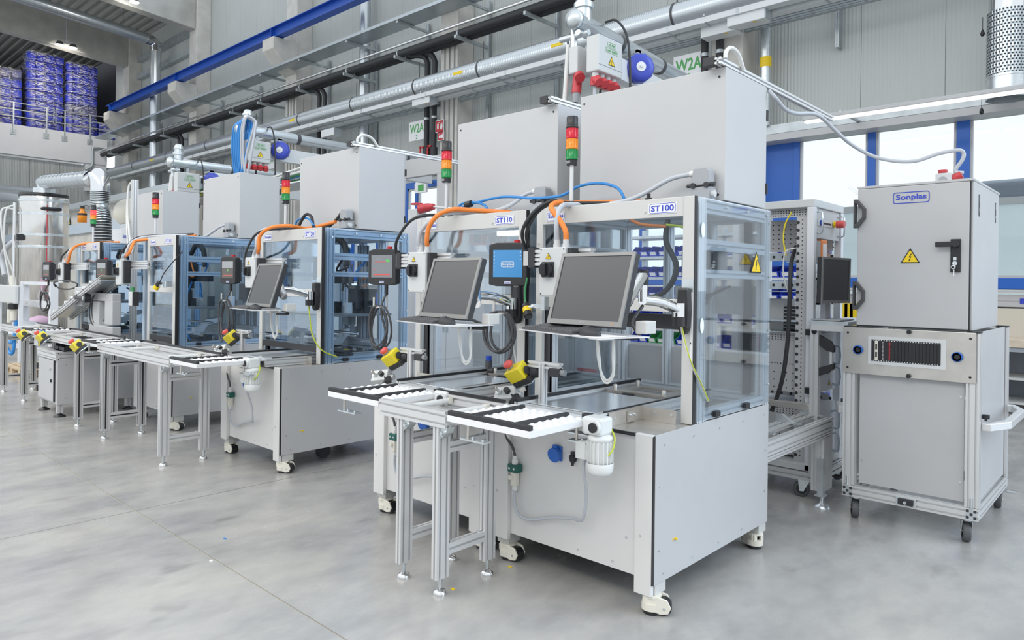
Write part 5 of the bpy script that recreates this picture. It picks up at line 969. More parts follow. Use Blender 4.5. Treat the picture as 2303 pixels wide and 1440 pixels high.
solo('blue_hose', MB().tube([V((-6.130, 3.550, 2.121)), V((-6.099, 3.550, 2.174)), V((-6.003, 3.550, 2.195)), V((-5.885, 3.550, 2.180)), V((-5.800, 3.550, 2.114))], .009, 8), 'blue_hose', 'small blue air hose loop above the third station header', 'hose')
solo('vent_plug', MB().cyl((-2.18, 3.5, 2.075), (-2.18, 3.5, 2.10), .02, 12).cyl((-2.18, 3.5, 2.10), (-2.18, 3.5, 2.125), .011, 10), 'black', 'small black plug on top of the nearest station', 'fitting')
# scanner cameras on bent brackets
def scanner(lab, c):
    c = V(c); t = thing('scanner', 'yellow and black scanner head '+lab, 'scanner', c-Z*.05, 'scanner heads'); d = V((.55, -.4, -.7)).normalized()
    O('black_barrel', MB().cyl(c-d*.05, c+d*.045, .026, 16), 'black', t); O('yellow_ring', MB().cyl(c-d*.022, c+d*.012, .0275, 16), 'warn_yellow', t); O('lens', MB().cyl(c+d*.045, c+d*.048, .019, 14), 'dark_grey', t)
    O('bracket', MB().box(c.x+.03, c.y+.0, c.z+.02, c.x+.13, c.y+.02, c.z+.045).cb(c+V((.13, .01, .05)), .03, .04, .08).cyl(c+V((.0, .01, .02)), c+V((.05, .01, .03)), .014, 8), 'zinc', t); O('cable', MB().tube([c-d*.05, c-d*.09, c-d*.1+Z*.06, c-d*.12+Z*.12+X*.02], .006, 6), 'green', t)
scanner('beside the nearest station post', V((-2.878, 3.250, 1.432))); 
def scanner2(lab, c):
    c = V(c); t = thing('scanner', 'yellow and black scanner head '+lab, 'scanner', c-Z*.05, 'scanner heads')
    d = V((-.5, -.3, -.8)).normalized(); O('black_barrel', MB().cyl(c-d*.05, c+d*.03, .028, 16), 'black', t); O('yellow_ring', MB().cyl(c-d*.0, c+d*.04, .03, 16), 'warn_yellow', t); O('bracket', MB().cb(c+V((.09, .02, .0)), .12, .04, .03).cb(c+V((.16, .05, .02)), .03, .06, .06), 'zinc', t)
    O('cable', MB().tube([c-d*.05, V((-7.671, 2.950, 1.686)), V((-7.498, 3.050, 1.891))], .006, 6), 'black_soft', t)
scanner2('on the fourth station door', V((-7.879, 2.950, 1.530)))
t = thing('push_button_box', 'grey push button box on the fourth station post', 'control box', V((-8.651, 2.980, 1.283))); p = V((-8.654, 2.980, 1.374)); O('housing', MB().cb(p, .11, .07, .16), 'box_grey', t, .006); O('black_side', MB().box(p.x+.055, p.y-.03, p.z-.08, p.x+.07, p.y+.035, p.z+.08), 'black_soft', t); O('knob', MB().cyl((p.x-.07, p.y, p.z+.0), (p.x-.055, p.y, p.z+.0), .02, 12).cyl((p.x-.07, p.y, p.z-.05), (p.x-.055, p.y, p.z-.05), .02, 12), 'black', t)
O('green_cap', MB().cyl((p.x-.03, p.y, p.z+.08), (p.x-.03, p.y, p.z+.13), .022, 12), 'green', t)

# ================================================================ cart with switch cabinet (right)
def caster(t, x, y, r=.062, an=0., brake=False, tilt=None):
    d = V((math.cos(an), math.sin(an), 0)); n = V((-d.y, d.x, 0)); q = V((x, y, r))-d*.03
    top = 2*r+.03
    c = O('caster', MB().box(x-.045, y-.045, top, x+.045, y+.045, top+.006).cyl((x, y, top-.015), (x, y, top), .032, 14).ext([(-.045, r-.015), (-.015, r-.015), (.03, top-.014), (-.055, top-.014)], V((x, y, 0))-d*0+n*.026, d, Z, n*.004).ext([(-.045, r-.015), (-.015, r-.015), (.03, top-.014), (-.055, top-.014)], V((x, y, 0))-n*.030, d, Z, n*.004), 'zinc', t)
    O('tyre', MB().lathe([(r-.022, -.022), (r-.005, -.023), (r, -.013), (r, .013), (r-.005, .023), (r-.022, .022)], q, n, 26), 'tyre_grey', c); O('hub', MB().cyl(q-n*.018, q+n*.018, r-.018, 22), 'black', c); O('axle', MB().cyl(q-n*.034, q+n*.034, .007, 8), 'zinc', c)
    if brake: O('brake_lever', MB().box(x+.03, y-.02, top-.03, x+.11, y+.02, top-.02), 'zinc', c)
cx0, cx1, cy0, cy1 = -1.638, -.836, 5.17, 6.28; mx = (cx0+cx1)/2
t = thing('equipment_trolley', 'aluminium profile trolley on casters carrying the tall grey cabinet', 'trolley', (mx, 5.7, 0)); pw = .075
for xx in (cx0+pw/2, cx1-pw/2):
    for yy in (cy0+pw/2, cy1-pw/2):
        p = O('post', MB().prof((xx, yy, .238), (xx, yy, 1.325 if yy > 6 else 1.325), pw, pw, X), 'alu', t); O('post_cap', MB().box(xx-pw/2, yy-pw/2, 1.325, xx+pw/2, yy+pw/2, 1.335), 'black_soft', p)
    O('side_rail', MB().prof((xx, cy0+pw, .198), (xx, cy1-pw, .198), pw, pw), 'alu', t)
for yy in (cy0+pw/2, cy1-pw/2): O('cross_rail', MB().prof((cx0, yy, .198), (cx1, yy, .198), pw, pw), 'alu', t); O('upper_cross_rail', MB().prof((cx0+pw, yy, 1.28), (cx1-pw, yy, 1.28), pw, pw), 'alu', t)
for xx in (cx0+.037, cx1-.037): O('profile_end', MB().box(xx-.03, cy0-.003, .168, xx+.03, cy0, .228), 'zinc', t); O('end_slots', MB().box(xx-.028, cy0-.005, .17, xx-.012, cy0-.003, .186).box(xx+.012, cy0-.005, .17, xx+.028, cy0-.003, .186).box(xx-.028, cy0-.005, .21, xx-.012, cy0-.003, .226).box(xx+.012, cy0-.005, .21, xx+.028, cy0-.003, .226).box(xx-.008, cy0-.005, .19, xx+.008, cy0-.003, .206), 'black_soft', t, kind='stuff'); O('angle_bolt', MB().cyl((xx, cy0-.006, .235), (xx, cy0-.006, .30), .008, 6), 'zinc', t)
O('front_panel', MB().box(cx0+.10, cy0+.03, .26, cx1-.085, cy0+.034, 1.06), 'sheet', t); O('side_panel', MB().box(cx1-.02, cy0+pw, .26, cx1-.016, cy1-pw, 1.33), 'sheet', t); O('side_panel', MB().box(cx0+.016, cy0+pw, .26, cx0+.02, cy1-pw, 1.33), 'sheet', t)
O('panel_screws', screws([(cx0+.12, cy0+.03, .95), (cx0+.12, cy0+.03, .42), (cx1-.105, cy0+.03, .92), (cx1-.105, cy0+.03, .38)], -Y, .008), 'zinc', t, kind='stuff')
for xx, yy, an in ((cx0+.07, cy0+.06, -1.2), (cx1-.07, cy0+.06, -1.3), (cx0+.07, cy1-.07, -1.2), (cx1-.05, cy1-.07, -1.4)): caster(t, xx, yy, .064, an+pi/2*0, yy > 6)
pl = O('connector_plate', MB().box(cx0-.002, cy0-.008, 1.012, cx1-.02, cy0-.003, 1.328), 'stainless', t, .002)
O('plate_slots', MB().cyl((cx0+.03, cy0-.010, 1.29), (cx0+.03, cy0-.008, 1.29), .008, 8).cyl((cx0+.03, cy0-.010, 1.05), (cx0+.03, cy0-.008, 1.05), .008, 8).cyl((cx1-.05, cy0-.010, 1.29), (cx1-.05, cy0-.008, 1.29), .008, 8).cyl((cx1-.05, cy0-.010, 1.05), (cx1-.05, cy0-.008, 1.05), .008, 8), 'black', pl, kind='stuff')
for p, w_ in ((V((-1.538, 5.155, 1.176)), 'left'), (V((-0.955, 5.155, 1.173)), 'right')): O('blue_locating_bush', MB().lathe([(.015, 0), (.028, 0), (.031, .006), (.031, .02), (.026, .026)], (p.x, cy0-.008, p.z), -Y, 22), 'blue_paint', pl); O('bush_bore', MB().cyl((p.x, cy0-.008, p.z), (p.x, cy0-.022, p.z), .016, 16), 'black', pl)
a, b = V((-1.476, 5.160, 1.252)), V((-1.016, 5.160, 1.115)); fx0, fx1, fz0, fz1 = a.x, b.x-.0, V((-1.238, 5.160, 1.083)).z, V((-1.240, 5.160, 1.264)).z
fz0, fz1 = 1.085, 1.275
O('connector_frame', MB().box(fx0, cy0-.012, fz1-.022, fx1, cy0-.008, fz1).box(fx0, cy0-.012, fz0, fx1, cy0-.008, fz0+.022).box(fx0, cy0-.012, fz0+.022, fx0+.02, cy0-.008, fz1-.022).box(fx1-.03, cy0-.012, fz0+.022, fx1, cy0-.008, fz1-.022), 'alu', pl)
O('connector_block', MB().box(fx0+.02, cy0-.010, fz0+.022, fx1-.03, cy0-.0085, fz1-.022), 'black_soft', pl)
W_ = fx1-fx0-.05
for k in range(20):
    if k in (1, 3, 5): continue
    O('connector_module', MB().box(fx0+.022+W_*k/20, cy0-.015, fz0+.032, fx0+.022+W_*(k+.88)/20, cy0-.010, fz1-.032), 'black', pl)
O('beige_module', MB().box(fx0+.022+W_*1/20, cy0-.016, fz0+.03, fx0+.022+W_*1.9/20, cy0-.010, fz1-.03), 'cream', pl); O('module_sockets', MB().box(fx0+.026+W_*1/20, cy0-.018, fz0+.05, fx0+.018+W_*1.9/20, cy0-.016, fz0+.085).box(fx0+.026+W_*1/20, cy0-.018, fz1-.09, fx0+.018+W_*1.9/20, cy0-.016, fz1-.05), 'black', pl, kind='stuff')
for k_, m in ((3, 'hood_grey'), (5, 'red_plug')):
    mb = MB()
    for q in range(14): mb.box(fx0+.026+W_*k_/20, cy0-.016, fz0+.035+q*(fz1-fz0-.07)/14, fx0+.018+W_*(k_+.8)/20, cy0-.010, fz0+.035+(q+.6)*(fz1-fz0-.07)/14)
    O('pin_column', mb, m, pl, kind='stuff')
mb = MB()
for q in range(26): mb.cyl((fx0+.035+q*W_/26, cy0-.012, fz0+.027), (fx0+.035+q*W_/26, cy0-.010, fz0+.027), .0035, 5).cyl((fx0+.035+q*W_/26, cy0-.012, fz1-.027), (fx0+.035+q*W_/26, cy0-.010, fz1-.027), .0035, 5)
O('contact_row', mb, 'label_white', pl, kind='stuff')
for zz in (1.318, 1.03): O('thumb_screw', MB().cyl((mx+.01, cy0-.008, zz-.004), (mx+.01, cy0-.03, zz-.004), .014, 10), 'black', pl)
O('spring_latch', MB().box(mx-.06, cy0-.008, .175, mx+.06, cy0, .222), 'zinc', t); O('latch_body', MB().box(mx-.045, cy0-.025, .178, mx+.045, cy0-.008, .219), 'black_soft', t, .005); O('latch_stud', MB().cyl((mx, cy0-.025, .198), (mx, cy0-.04, .198), .01, 8), 'zinc', t)
for s_, nm in ((1, 'right'), (-1, 'left')):
    xb = cx1 if s_ > 0 else cx0; yq0, yq1 = cy0+.06, cy1-.04; zz = .74
    O('push_handle', MB().ext([(0, yq0), (.05, yq0), (.13, yq0+.2), (.13, yq1-.2), (.05, yq1), (0, yq1), (0, yq1-.05), (.03, yq1-.05), (.085, yq1-.22), (.085, yq0+.22), (.03, yq0+.05), (0, yq0+.05)], (xb, 0, zz-.025), X*s_, Y, Z*.05), 'alu', t, .006); O('star_knob', MB().cyl((xb+.02*s_, yq0+.03, zz+.035), (xb+.02*s_, yq0+.03, zz+.06), .008, 8).cyl((xb+.02*s_, yq0+.03, zz+.05), (xb+.02*s_, yq0+.03, zz+.075), .022, 7), 'black', t)
# switch cabinet on the trolley
kx0, kx1, kz0, kz1, ky = -1.562, -.885, 1.337, 2.288, 5.175
t = thing('switch_cabinet', 'tall grey lockable cabinet with black handle and yellow warning triangle', 'cabinet', ((kx0+kx1)/2, 5.6, kz0))
O('body', MB().box(kx0, ky+.03, kz0, kx1, 6.11, kz1), 'sheet', t, .006); O('roof_lip', MB().box(kx0-.004, ky+.012, kz1-.008, kx1+.004, 6.115, kz1+.008), 'sheet', t, .003)
dr = O('door', MB().box(kx0+.004, ky, kz0+.008, kx1-.018, ky+.026, kz1-.012), 'sheet', t, .004); O('door_gap', MB().box(kx1-.018, ky+.01, kz0+.008, kx1-.012, ky+.03, kz1-.012).box(kx0+.004, ky+.008, kz0, kx1-.01, ky+.03, kz0+.008), 'black', t, kind='stuff')
c = V((-1.230, 5.174, 2.198)); bd = O('logo_border', border(c, X, Z, .215, .075, .005, .002), 'label_blue', dr); text('Sonplas', c, X, Z, .18, .045, 'label_blue', dr)
warn(V((-1.231, 5.174, 1.816)), X, Z, .115, dr)
for z_ in (2.105, 1.545):
    q = O('hinge_grip', MB().ext([(-.005, .10), (.018, .10), (.068, .035), (.068, -.03), (.02, -.095), (-.005, -.095), (-.005, -.07), (.012, -.068), (.05, -.02), (.05, .025), (.012, .072), (-.005, .075)], (kx0-.008, ky-.035, z_), X, Z, Y*.033), 'dark_grey', dr, .003); O('hinge_edge', MB().box(kx0-.014, ky-.032, z_-.095, kx0-.004, ky+.01, z_+.10), 'dark_grey', q)
hp = V((-0.975, 5.175, 1.811)); O('handle_plate', MB().box(hp.x-.026, ky-.012, hp.z-.105, hp.x+.03, ky, hp.z+.105), 'black', dr, .004); q = O('door_handle', MB().box(hp.x-.105, ky-.045, hp.z+.055, hp.x+.012, ky-.025, hp.z+.088), 'black', dr, .004); O('handle_pivot', MB().cyl((hp.x+.005, ky-.012, hp.z+.072), (hp.x+.005, ky-.048, hp.z+.072), .02, 14), 'black', q)
q = O('lock', MB().cyl((hp.x+.0, ky-.012, hp.z-.05), (hp.x+.0, ky-.022, hp.z-.05), .014, 14).cb((hp.x, ky-.013, hp.z-.02), .016, .003, .018), 'zinc', dr); O('key', MB().cyl((hp.x, ky-.022, hp.z-.05), (hp.x, ky-.04, hp.z-.05), .003, 6).lathe([(.008, -.001), (.014, -.001), (.014, .001), (.008, .001)], (hp.x-.005, ky-.04, hp.z-.075), Y, 14).box(hp.x-.002, ky-.04, hp.z-.13, hp.x+.002, ky-.038, hp.z-.09), 'polished', q)
for y_ in (5.36, 5.95): O('lifting_slot', MB().box(kx1+.0005, y_, 2.07, kx1+.002, y_+.035, 2.21), 'black', t); O('slot_insert', MB().box(kx1+.002, y_+.008, 2.10, kx1+.005, y_+.03, 2.12).box(kx1+.002, y_+.01, 2.16, kx1+.005, y_+.02, 2.20), 'zinc', t, kind='stuff')
p = V((-1.096, 5.500, 2.332)); p.z = kz1+.008
t = thing('power_outlet', 'white wall socket with red plug on top of the tall grey cabinet', 'socket', p); O('housing', MB().box(p.x-.055, p.y-.05, p.z, p.x+.04, p.y+.06, p.z+.085), 'box_grey', t, .008); O('grey_face', MB().cyl((p.x-.01, p.y-.05, p.z+.035), (p.x-.01, p.y-.056, p.z+.035), .025, 16), 'hood_grey', t); O('red_plug', MB().cyl((p.x-.02, p.y+.0, p.z+.09), (p.x-.02, p.y+.0, p.z+.112), .028, 14).cyl((p.x+.04, p.y, p.z+.045), (p.x+.09, p.y, p.z+.07), .027, 14), 'red_plug', t)
O('grey_supply_hose', MB().tube([(p.x+.10, p.y, p.z+.08), V((-1.045, 5.500, 2.393)), V((-1.004, 5.500, 2.463)), V((-0.997, 5.500, 2.507)), V((-1.024, 5.480, 2.528)), V((-1.135, 5.450, 2.513)), V((-1.261, 5.420, 2.474)), V((-1.395, 5.400, 2.486)), V((-1.524, 5.350, 2.531)), V((-1.627, 5.250, 2.607)), V((-1.683, 5.100, 2.683)), V((-1.724, 5.000, 2.748)), V((-1.745, 4.850, 2.767)), V((-1.768, 4.600, 2.727)), V((-1.761, 4.400, 2.717)), V((-1.756, 4.250, 2.750)), (-1.79, 4.22, 2.80)], .0125, 10), 'grey_hose', t)

# ================================================================ open equipment rack
rx0, rx1, ry0, ry1, rz0, rz1 = -2.60, -1.95, 5.46, 6.12, .20, 2.27
t = thing('equipment_rack', 'open pale grey electronics rack with perforated uprights behind the nearest station', 'rack', (-2.27, 5.8, rz0))
for xx in (rx0, rx1-.055):
    for yy in (ry0, ry1-.055): O('corner_post', MB().prof((xx+.0275, yy+.0275, rz0), (xx+.0275, yy+.0275, rz1-.06), .055, .055, X, False), 'parapet', t, .004)
O('top_frame', MB().box(rx0, ry0, rz1-.06, rx1, ry1, rz1), 'box_grey', t, .005); O('bottom_frame', MB().box(rx0, ry0, rz0, rx1, ry1, rz0+.05), 'box_grey', t, .005)
def holes(par, x0, z0, nx, nz, sx, sz, r_, y, kindname='punched_holes'):
    mb = MB()
    for i in range(nx):
        for j in range(nz):
            c_ = V((x0+i*sx, y, z0+j*sz)); mb.add([c_+(X*math.cos(m_*pi/4)+Z*math.sin(m_*pi/4))*r_ for m_ in range(8)], [tuple(range(8))])
    O(kindname, mb, 'black_soft', par, kind='stuff')
for xs_ in (-2.105, -2.57):
    up = O('perforated_upright', MB().box(xs_, ry0+.06, rz0+.05, xs_+.10, ry0+.063, rz1-.06), 'white', t); holes(up, xs_+.012, rz0+.10, 1, 33, .05, .06, .013, ry0+.0585); holes(up, xs_+.045, rz0+.10, 1, 60, .01, .0325, .005, ry0+.0585); holes(up, xs_+.085, rz0+.10, 1, 60, .01, .0325, .006, ry0+.0585)
up = O('perforated_header', MB().box(rx0+.06, ry0+.058, rz1-.125, rx1-.06, ry0+.062, rz1-.06), 'white', t); holes(up, rx0+.1, rz1-.11, 24, 3, .021, .018, .005, ry0+.0565)
up = O('rear_perforated_plate', MB().box(rx0+.06, ry1-.09, 1.90, rx1-.05, ry1-.085, rz1-.10), 'white', t); holes(up, rx0+.1, 1.93, 11, 6, .05, .04, .006, ry1-.092)
for z_, m in ((1.86, 'zinc'), (1.62, 'zinc'), (1.30, 'zinc'), (.98, 'box_grey'), (.70, 'box_grey')):
    q = O('slotted_bar', MB().box(rx0+.06, ry1-.12, z_-.04, rx1-.06, ry1-.115, z_+.03), m, t); holes(q, rx0+.12, z_-.005, 7, 1, .08, .05, .013, ry1-.1215, 'bar_slots')
for z0_, z1_ in ((.77, 1.24), (.28, .66)): up = O('perforated_shelf_plate', MB().box(rx0+.06, ry0+.135, z0_, rx1-.06, ry0+.139, z1_), 'white', t); holes(up, rx0+.09, z1_-.06, 22, 3, .024, .018, .005, ry0+.1335); holes(up, rx0+.1, z0_+.03, 10, 3, .05, .06, .005, ry0+.1335); holes(up, rx0+.09, z0_+.22 if z1_-z0_ > .3 else z0_+.1, 22, 1, .024, .018, .005, ry0+.1335)
for z_ in (1.56, 1.24, .5): O('shelf', MB().box(rx0+.06, ry0+.1, z_, rx1-.05, ry1-.1, z_+.006), 'zinc', t)
t2 = thing('power_module', 'white power module with black cooling grille on the rack shelf', 'module', (-2.3, 5.8, 1.246)); O('case', MB().box(-2.46, 5.7, 1.246, -2.27, 5.95, 1.50), 'white', t2, .004); O('grille', MB().box(-2.268, 5.7, 1.25, -2.13, 5.92, 1.44), 'black_soft', t2); 
for q in range(6): O('grille_rib', MB().box(-2.268, 5.694, 1.265+.03*q, -2.13, 5.70, 1.275+.03*q), 'hood_grey', t2)
t2 = thing('black_power_supply', 'black boxy power supply hanging inside the rack', 'module', (-2.1, 5.62, 1.05)); O('case', MB().box(-2.2, 5.6, 1.09, -2.08, 5.7, 1.24), 'black_soft', t2, .006); O('blue_side', MB().box(-2.08, 5.6, 1.12, -2.074, 5.7, 1.22), 'blue_hose', t2)
fp = O('control_panel', MB().box(rx1-.02, ry0+.06, 1.98, rx1-.015, ry1-.06, 2.21), 'white', t); O('panel_strip', MB().box(rx1-.015, ry0+.10, 2.075, rx1-.011, ry0+.42, 2.125), 'box_grey', fp)
mb = MB()
for q in range(6): mb.cb((rx1-.009, ry0+.24+.028*q, 2.10), .005, .02, .012)
O('port_row', mb, 'black_soft', fp, kind='stuff'); O('rotary_port', MB().cyl((rx1-.011, ry0+.17, 2.10), (rx1-.002, ry0+.17, 2.10), .022, 14), 'blue_plastic', fp)
for y_ in (ry0+.075, ry1-.085): O('panel_handle', MB().tube([(rx1-.015, y_, 2.02), (rx1+.03, y_, 2.02), (rx1+.03, y_, 2.17), (rx1-.015, y_, 2.17)], .007, 8, 2), 'zinc', fp)
O('yellow_collar', MB().cyl((rx1-.011, ry0+.46, 2.105), (rx1+.012, ry0+.46, 2.105), .025, 14), 'warn_yellow', fp); O('stop_button', MB().cyl((rx1+.012, ry0+.46, 2.105), (rx1+.07, ry0+.46, 2.105), .03, 16), 'red_button', fp)
t2 = thing('transformer', 'orange and grey transformer inside the rack above the monitor', 'transformer', (-2.02, 5.62, 1.80)); O('core', MB().box(-2.09, 5.58, 1.80, -1.97, 5.66, 1.96), 'hood_grey', t2, .004); O('winding', MB().box(-2.11, 5.66, 1.80, -1.965, 5.80, 1.975), 'orange', t2, .012); O('blue_label', MB().box(-1.965, 5.69, 1.84, -1.963, 5.77, 1.94), 'label_white', t2); O('rack_shelf', MB().box(-2.2, 5.56, 1.79, -1.96, 5.95, 1.80), 'zinc', t2)
t2 = thing('monitor', 'grey-framed flat monitor standing on the rack shelf facing right', 'monitor', (-1.785, 5.365, 1.36)); Mx = M.Translation((-1.80, 5.50, 1.653)) @ M.Rotation(1.404, 4, 'Z') @ M.Rotation(.017, 4, 'X'); monitor(t2, Mx); O('stand', MB().box(-1.90, 5.46, 1.36, -1.86, 5.56, 1.66).box(-1.93, 5.36, 1.355, -1.72, 5.66, 1.366), 'hood_grey', t2, .004)
O('shelf_tray', MB().box(rx1+.005, ry0-.1, 1.325, rx1+.28, ry1+.1, 1.352).box(rx0+.06, ry0+.1, 1.325, rx1+.005, ry1-.1, 1.34), 'zinc', t); O('shelf_runner', MB().box(rx1+.02, ry0-.1, 1.28, rx1+.27, ry0-.07, 1.325), 'alu', t)
O('lower_case', MB().box(rx0+.1, ry0+.15, .78, rx1-.02, ry1-.1, 1.24), 'parapet', t); O('lower_case', MB().box(rx0+.1, ry0+.15, .27, rx1-.02, ry1-.1, .68), 'parapet', t)
for z_ in (1.12, .95, .60, .42): O('case_handle', MB().tube([(rx1-.02, ry0+.5, z_), (rx1+.03, ry0+.5, z_), (rx1+.03, ry0+.5, z_-.13), (rx1-.02, ry0+.5, z_-.13)], .009, 8, 2), 'alu_blue', t)
warn((rx1-.018, ry0+.42, .84), Y, Z, .05, t)
solo('black_cable', MB().tube([V((-2.178, 5.700, 1.924)), V((-2.135, 5.500, 1.792)), V((-2.112, 5.420, 1.619)), V((-2.111, 5.400, 1.347)), V((-2.122, 5.400, 1.142)), V((-2.153, 5.400, 0.901)), V((-2.211, 5.420, 0.720)), V((-2.245, 5.420, 0.630))], .016, 8), 'black_soft', 'thick black cable hanging down in front of the open rack', 'cable')
solo('yellow_cable', MB().tube([V((-2.116, 5.440, 2.174)), V((-2.163, 5.440, 2.083)), V((-2.175, 5.440, 1.963)), V((-2.153, 5.440, 1.842))], .006, 6), 'yellow', 'thin yellow cable hanging at the top of the open rack', 'cable'); solo('white_cable', MB().tube([V((-2.086, 5.460, 1.900)), V((-2.153, 5.440, 1.877)), V((-2.173, 5.440, 1.791)), V((-2.168, 5.440, 1.670)), V((-2.122, 5.440, 1.534))], .006, 6), 'cable_white', 'thin white cable loop inside the open rack', 'cable')
t = thing('rack_trolley', 'aluminium trolley with black grab handle under the open rack', 'trolley', (-2.27, 5.8, 0)); q0 = rx0-.02
O('upright', MB().prof((rx1+.03, ry0-.03, .18), (rx1+.03, ry0-.03, 1.31), .06, .06, X), 'alu', t); O('upright_cap', MB().cyl((rx1+.03, ry0-.03, 1.31), (rx1+.03, ry0-.03, 1.325), .035, 14), 'black', t); O('bore', MB().cyl((rx1+.03, ry0-.0605, 1.27), (rx1+.03, ry0-.0625, 1.27), .02, 14), 'black', t)
for z_ in (1.26, .82): O('black_clamp', MB().cb((rx1-.02, ry0-.03, z_), .04, .04, .045), 'black', t)
hb = O('grab_handle', MB().cyl((rx1+.14, ry0-.02, .98), (rx1+.14, ry0-.02, 1.18), .015, 10), 'alu', t); O('handle_bracket', MB().ext([(.03, 1.26), (.14, 1.20), (.165, 1.16), (.165, 1.12), (.11, 1.13), (.03, 1.19)], (rx1, ry0-.04, 0), X, Z, Y*.04), 'black_soft', hb, .004); O('handle_bracket', MB().ext([(.03, .93), (.12, .96), (.165, 1.0), (.165, 1.04), (.11, 1.02), (.03, .99)], (rx1, ry0-.04, 0), X, Z, Y*.04), 'black_soft', hb, .004)
for yy in (ry0+.0, ry1-.0): O('lower_rail', MB().prof((q0, yy, .165), (rx1+.05, yy, .165), .05, .06), 'alu', t)
O('side_rail', MB().prof((rx1+.03, ry0+.03, .165), (rx1+.03, ry1+.2, .165), .06, .06), 'alu', t); O('push_bar', MB().prof((q0, ry0-.05, .70), (rx1+.0, ry0-.05, .70), .05, .05, Z, False), 'stainless', t, .004)
caster(t, -2.0, 5.49, .06, .3, True); caster(t, -1.97, 6.2, .06, .3); caster(t, -2.55, 5.49, .06, .2); caster(t, -2.55, 6.2, .06, .2)
# docking conveyor frame reaching back from the nearest station
t = thing('docking_frame', 'aluminium docking frame on a levelling foot between the nearest station and the rack', 'frame', (-1.84, 5.3, 0))
O('beam', MB().prof((-1.83, 4.30, .585), (-1.83, 5.50, .585), .045, .09), 'alu', t); O('under_beam', MB().prof((-1.83, 4.30, .52), (-1.83, 5.49, .52), .045, .03), 'alu', t); O('inner_beam', MB().prof((-2.0, 4.30, .62), (-2.0, 5.45, .62), .04, .05), 'alu', t); O('inner_rail', MB().prof((-1.93, 4.30, .635), (-1.93, 5.45, .635), .03, .03), 'alu', t)
for y_ in (4.5, 4.95, 5.40): O('angle_bracket', MB().ext([(-2.02, .64), (-1.85, .64), (-1.85, .648), (-1.9, .648), (-1.98, .70), (-2.02, .70)], (0, y_, 0), X, Z, Y*.045), 'zinc', t)
l = O('leg', MB().prof((-1.855, 5.40, .11), (-1.855, 5.40, .50), .09, .18, Y), 'alu', t); O('angle_plate', MB().box(-1.84, 5.27, .09, -1.80, 5.31, .36).box(-1.85, 5.24, .09, -1.78, 5.31, .10), 'zinc', l); O('foot_disc', MB().lathe([(.055, 0), (.055, .008), (.045, .022), (.015, .035), (.012, .10)], (-1.815, 5.30, 0), Z, 22), 'zinc', l)
# ================================================================ shelf with blue bins
def shelf_unit(name, lab, x0, x1, y0, dep, levels, top, rows):
    t = thing(name, lab, 'shelf', ((x0+x1)/2, y0+dep/2, 0))
    for xx in (x0, x1-.05):
        for yy in (y0, y0+dep-.05): O('upright', MB().prof((xx+.025, yy+.025, 0), (xx+.025, yy+.025, top), .05, .05, X, False), 'zinc', t)
    for z_ in levels: O('shelf_board', MB().box(x0, y0, z_-.03, x1, y0+dep, z_), 'zinc', t)
    return t
bin_cache = {}
def bin_(x, y, z, w, m, lab, grp, d=.3, h=.13):
    key = (w, m)
    if key not in bin_cache:
        t = thing('storage_bin', lab, 'bin', (x, y+d/2, z), grp); mb = MB()
        mb.box(x+.004, y, z, x+w-.004, y+d, z+.006).box(x+.004, y+d-.006, z, x+w-.004, y+d, z+h).ext([(0, 0), (d, 0), (d, h), (.10, h), (.03, h*.55), (-.03, h*.5)], (x+.004, y, z), Y, Z, X*.005).ext([(0, 0), (d, 0), (d, h), (.10, h), (.03, h*.55), (-.03, h*.5)], (x+w-.009, y, z), Y, Z, X*.005).ext([(0, 0), (.006, 0), (-.024, h*.5), (-.03, h*.5)], (x+.004, y, z), Y, Z, X*(w-.008))
        O('tub', mb, m, t); O('label_holder', MB().ext([(-.006, h*.12), (-.004, h*.12), (-.022, h*.42), (-.024, h*.42)], (x+w*.2, y-.002, z), Y, Z, X*w*.6), 'label_white', t)
        bin_cache[key] = (t, V((x, y, z))); return
    t, o = bin_cache[key]; dup(t, V((x, y, z))-o, lab, grp)
lv = [.35, .62, .90, 1.18, 1.45, 1.70, 1.95, 2.2]
shelf_unit('bin_shelf', 'tall galvanised shelf of small blue bins seen through the nearest station', -4.95, -3.95, 7.45, .4, lv, 2.3, 0)
shelf_unit('bin_shelf', 'tall galvanised shelf of small blue bins seen through the open rack', -3.85, -2.6, 7.45, .4, lv, 2.3, 0)
nth = ['lowest', 'second', 'third', 'fourth', 'fifth', 'sixth', 'seventh', 'top']
for s_, (x0, n, w_, where) in enumerate(((-4.9, 7, .13, 'through the nearest station'), (-3.8, 9, .13, 'through the open rack'))):
    for k, z_ in enumerate(lv[:-1]):
        for q in range(n):
            g = s_ == 0 and k in (1, 2) and q in (2, 3, 4)
            bin_(x0+q*w_, 7.47, z_, w_, 'green' if g else 'blue_box', '%s bin, %s from left, on %s shelf level seen %s' % ('small green' if g else 'small blue', ('first', 'second', 'third', 'fourth', 'fifth', 'sixth', 'seventh', 'eighth', 'ninth')[q], nth[k], where), '%s bins on the %s level seen %s' % ('green' if g else 'blue', nth[k], where))
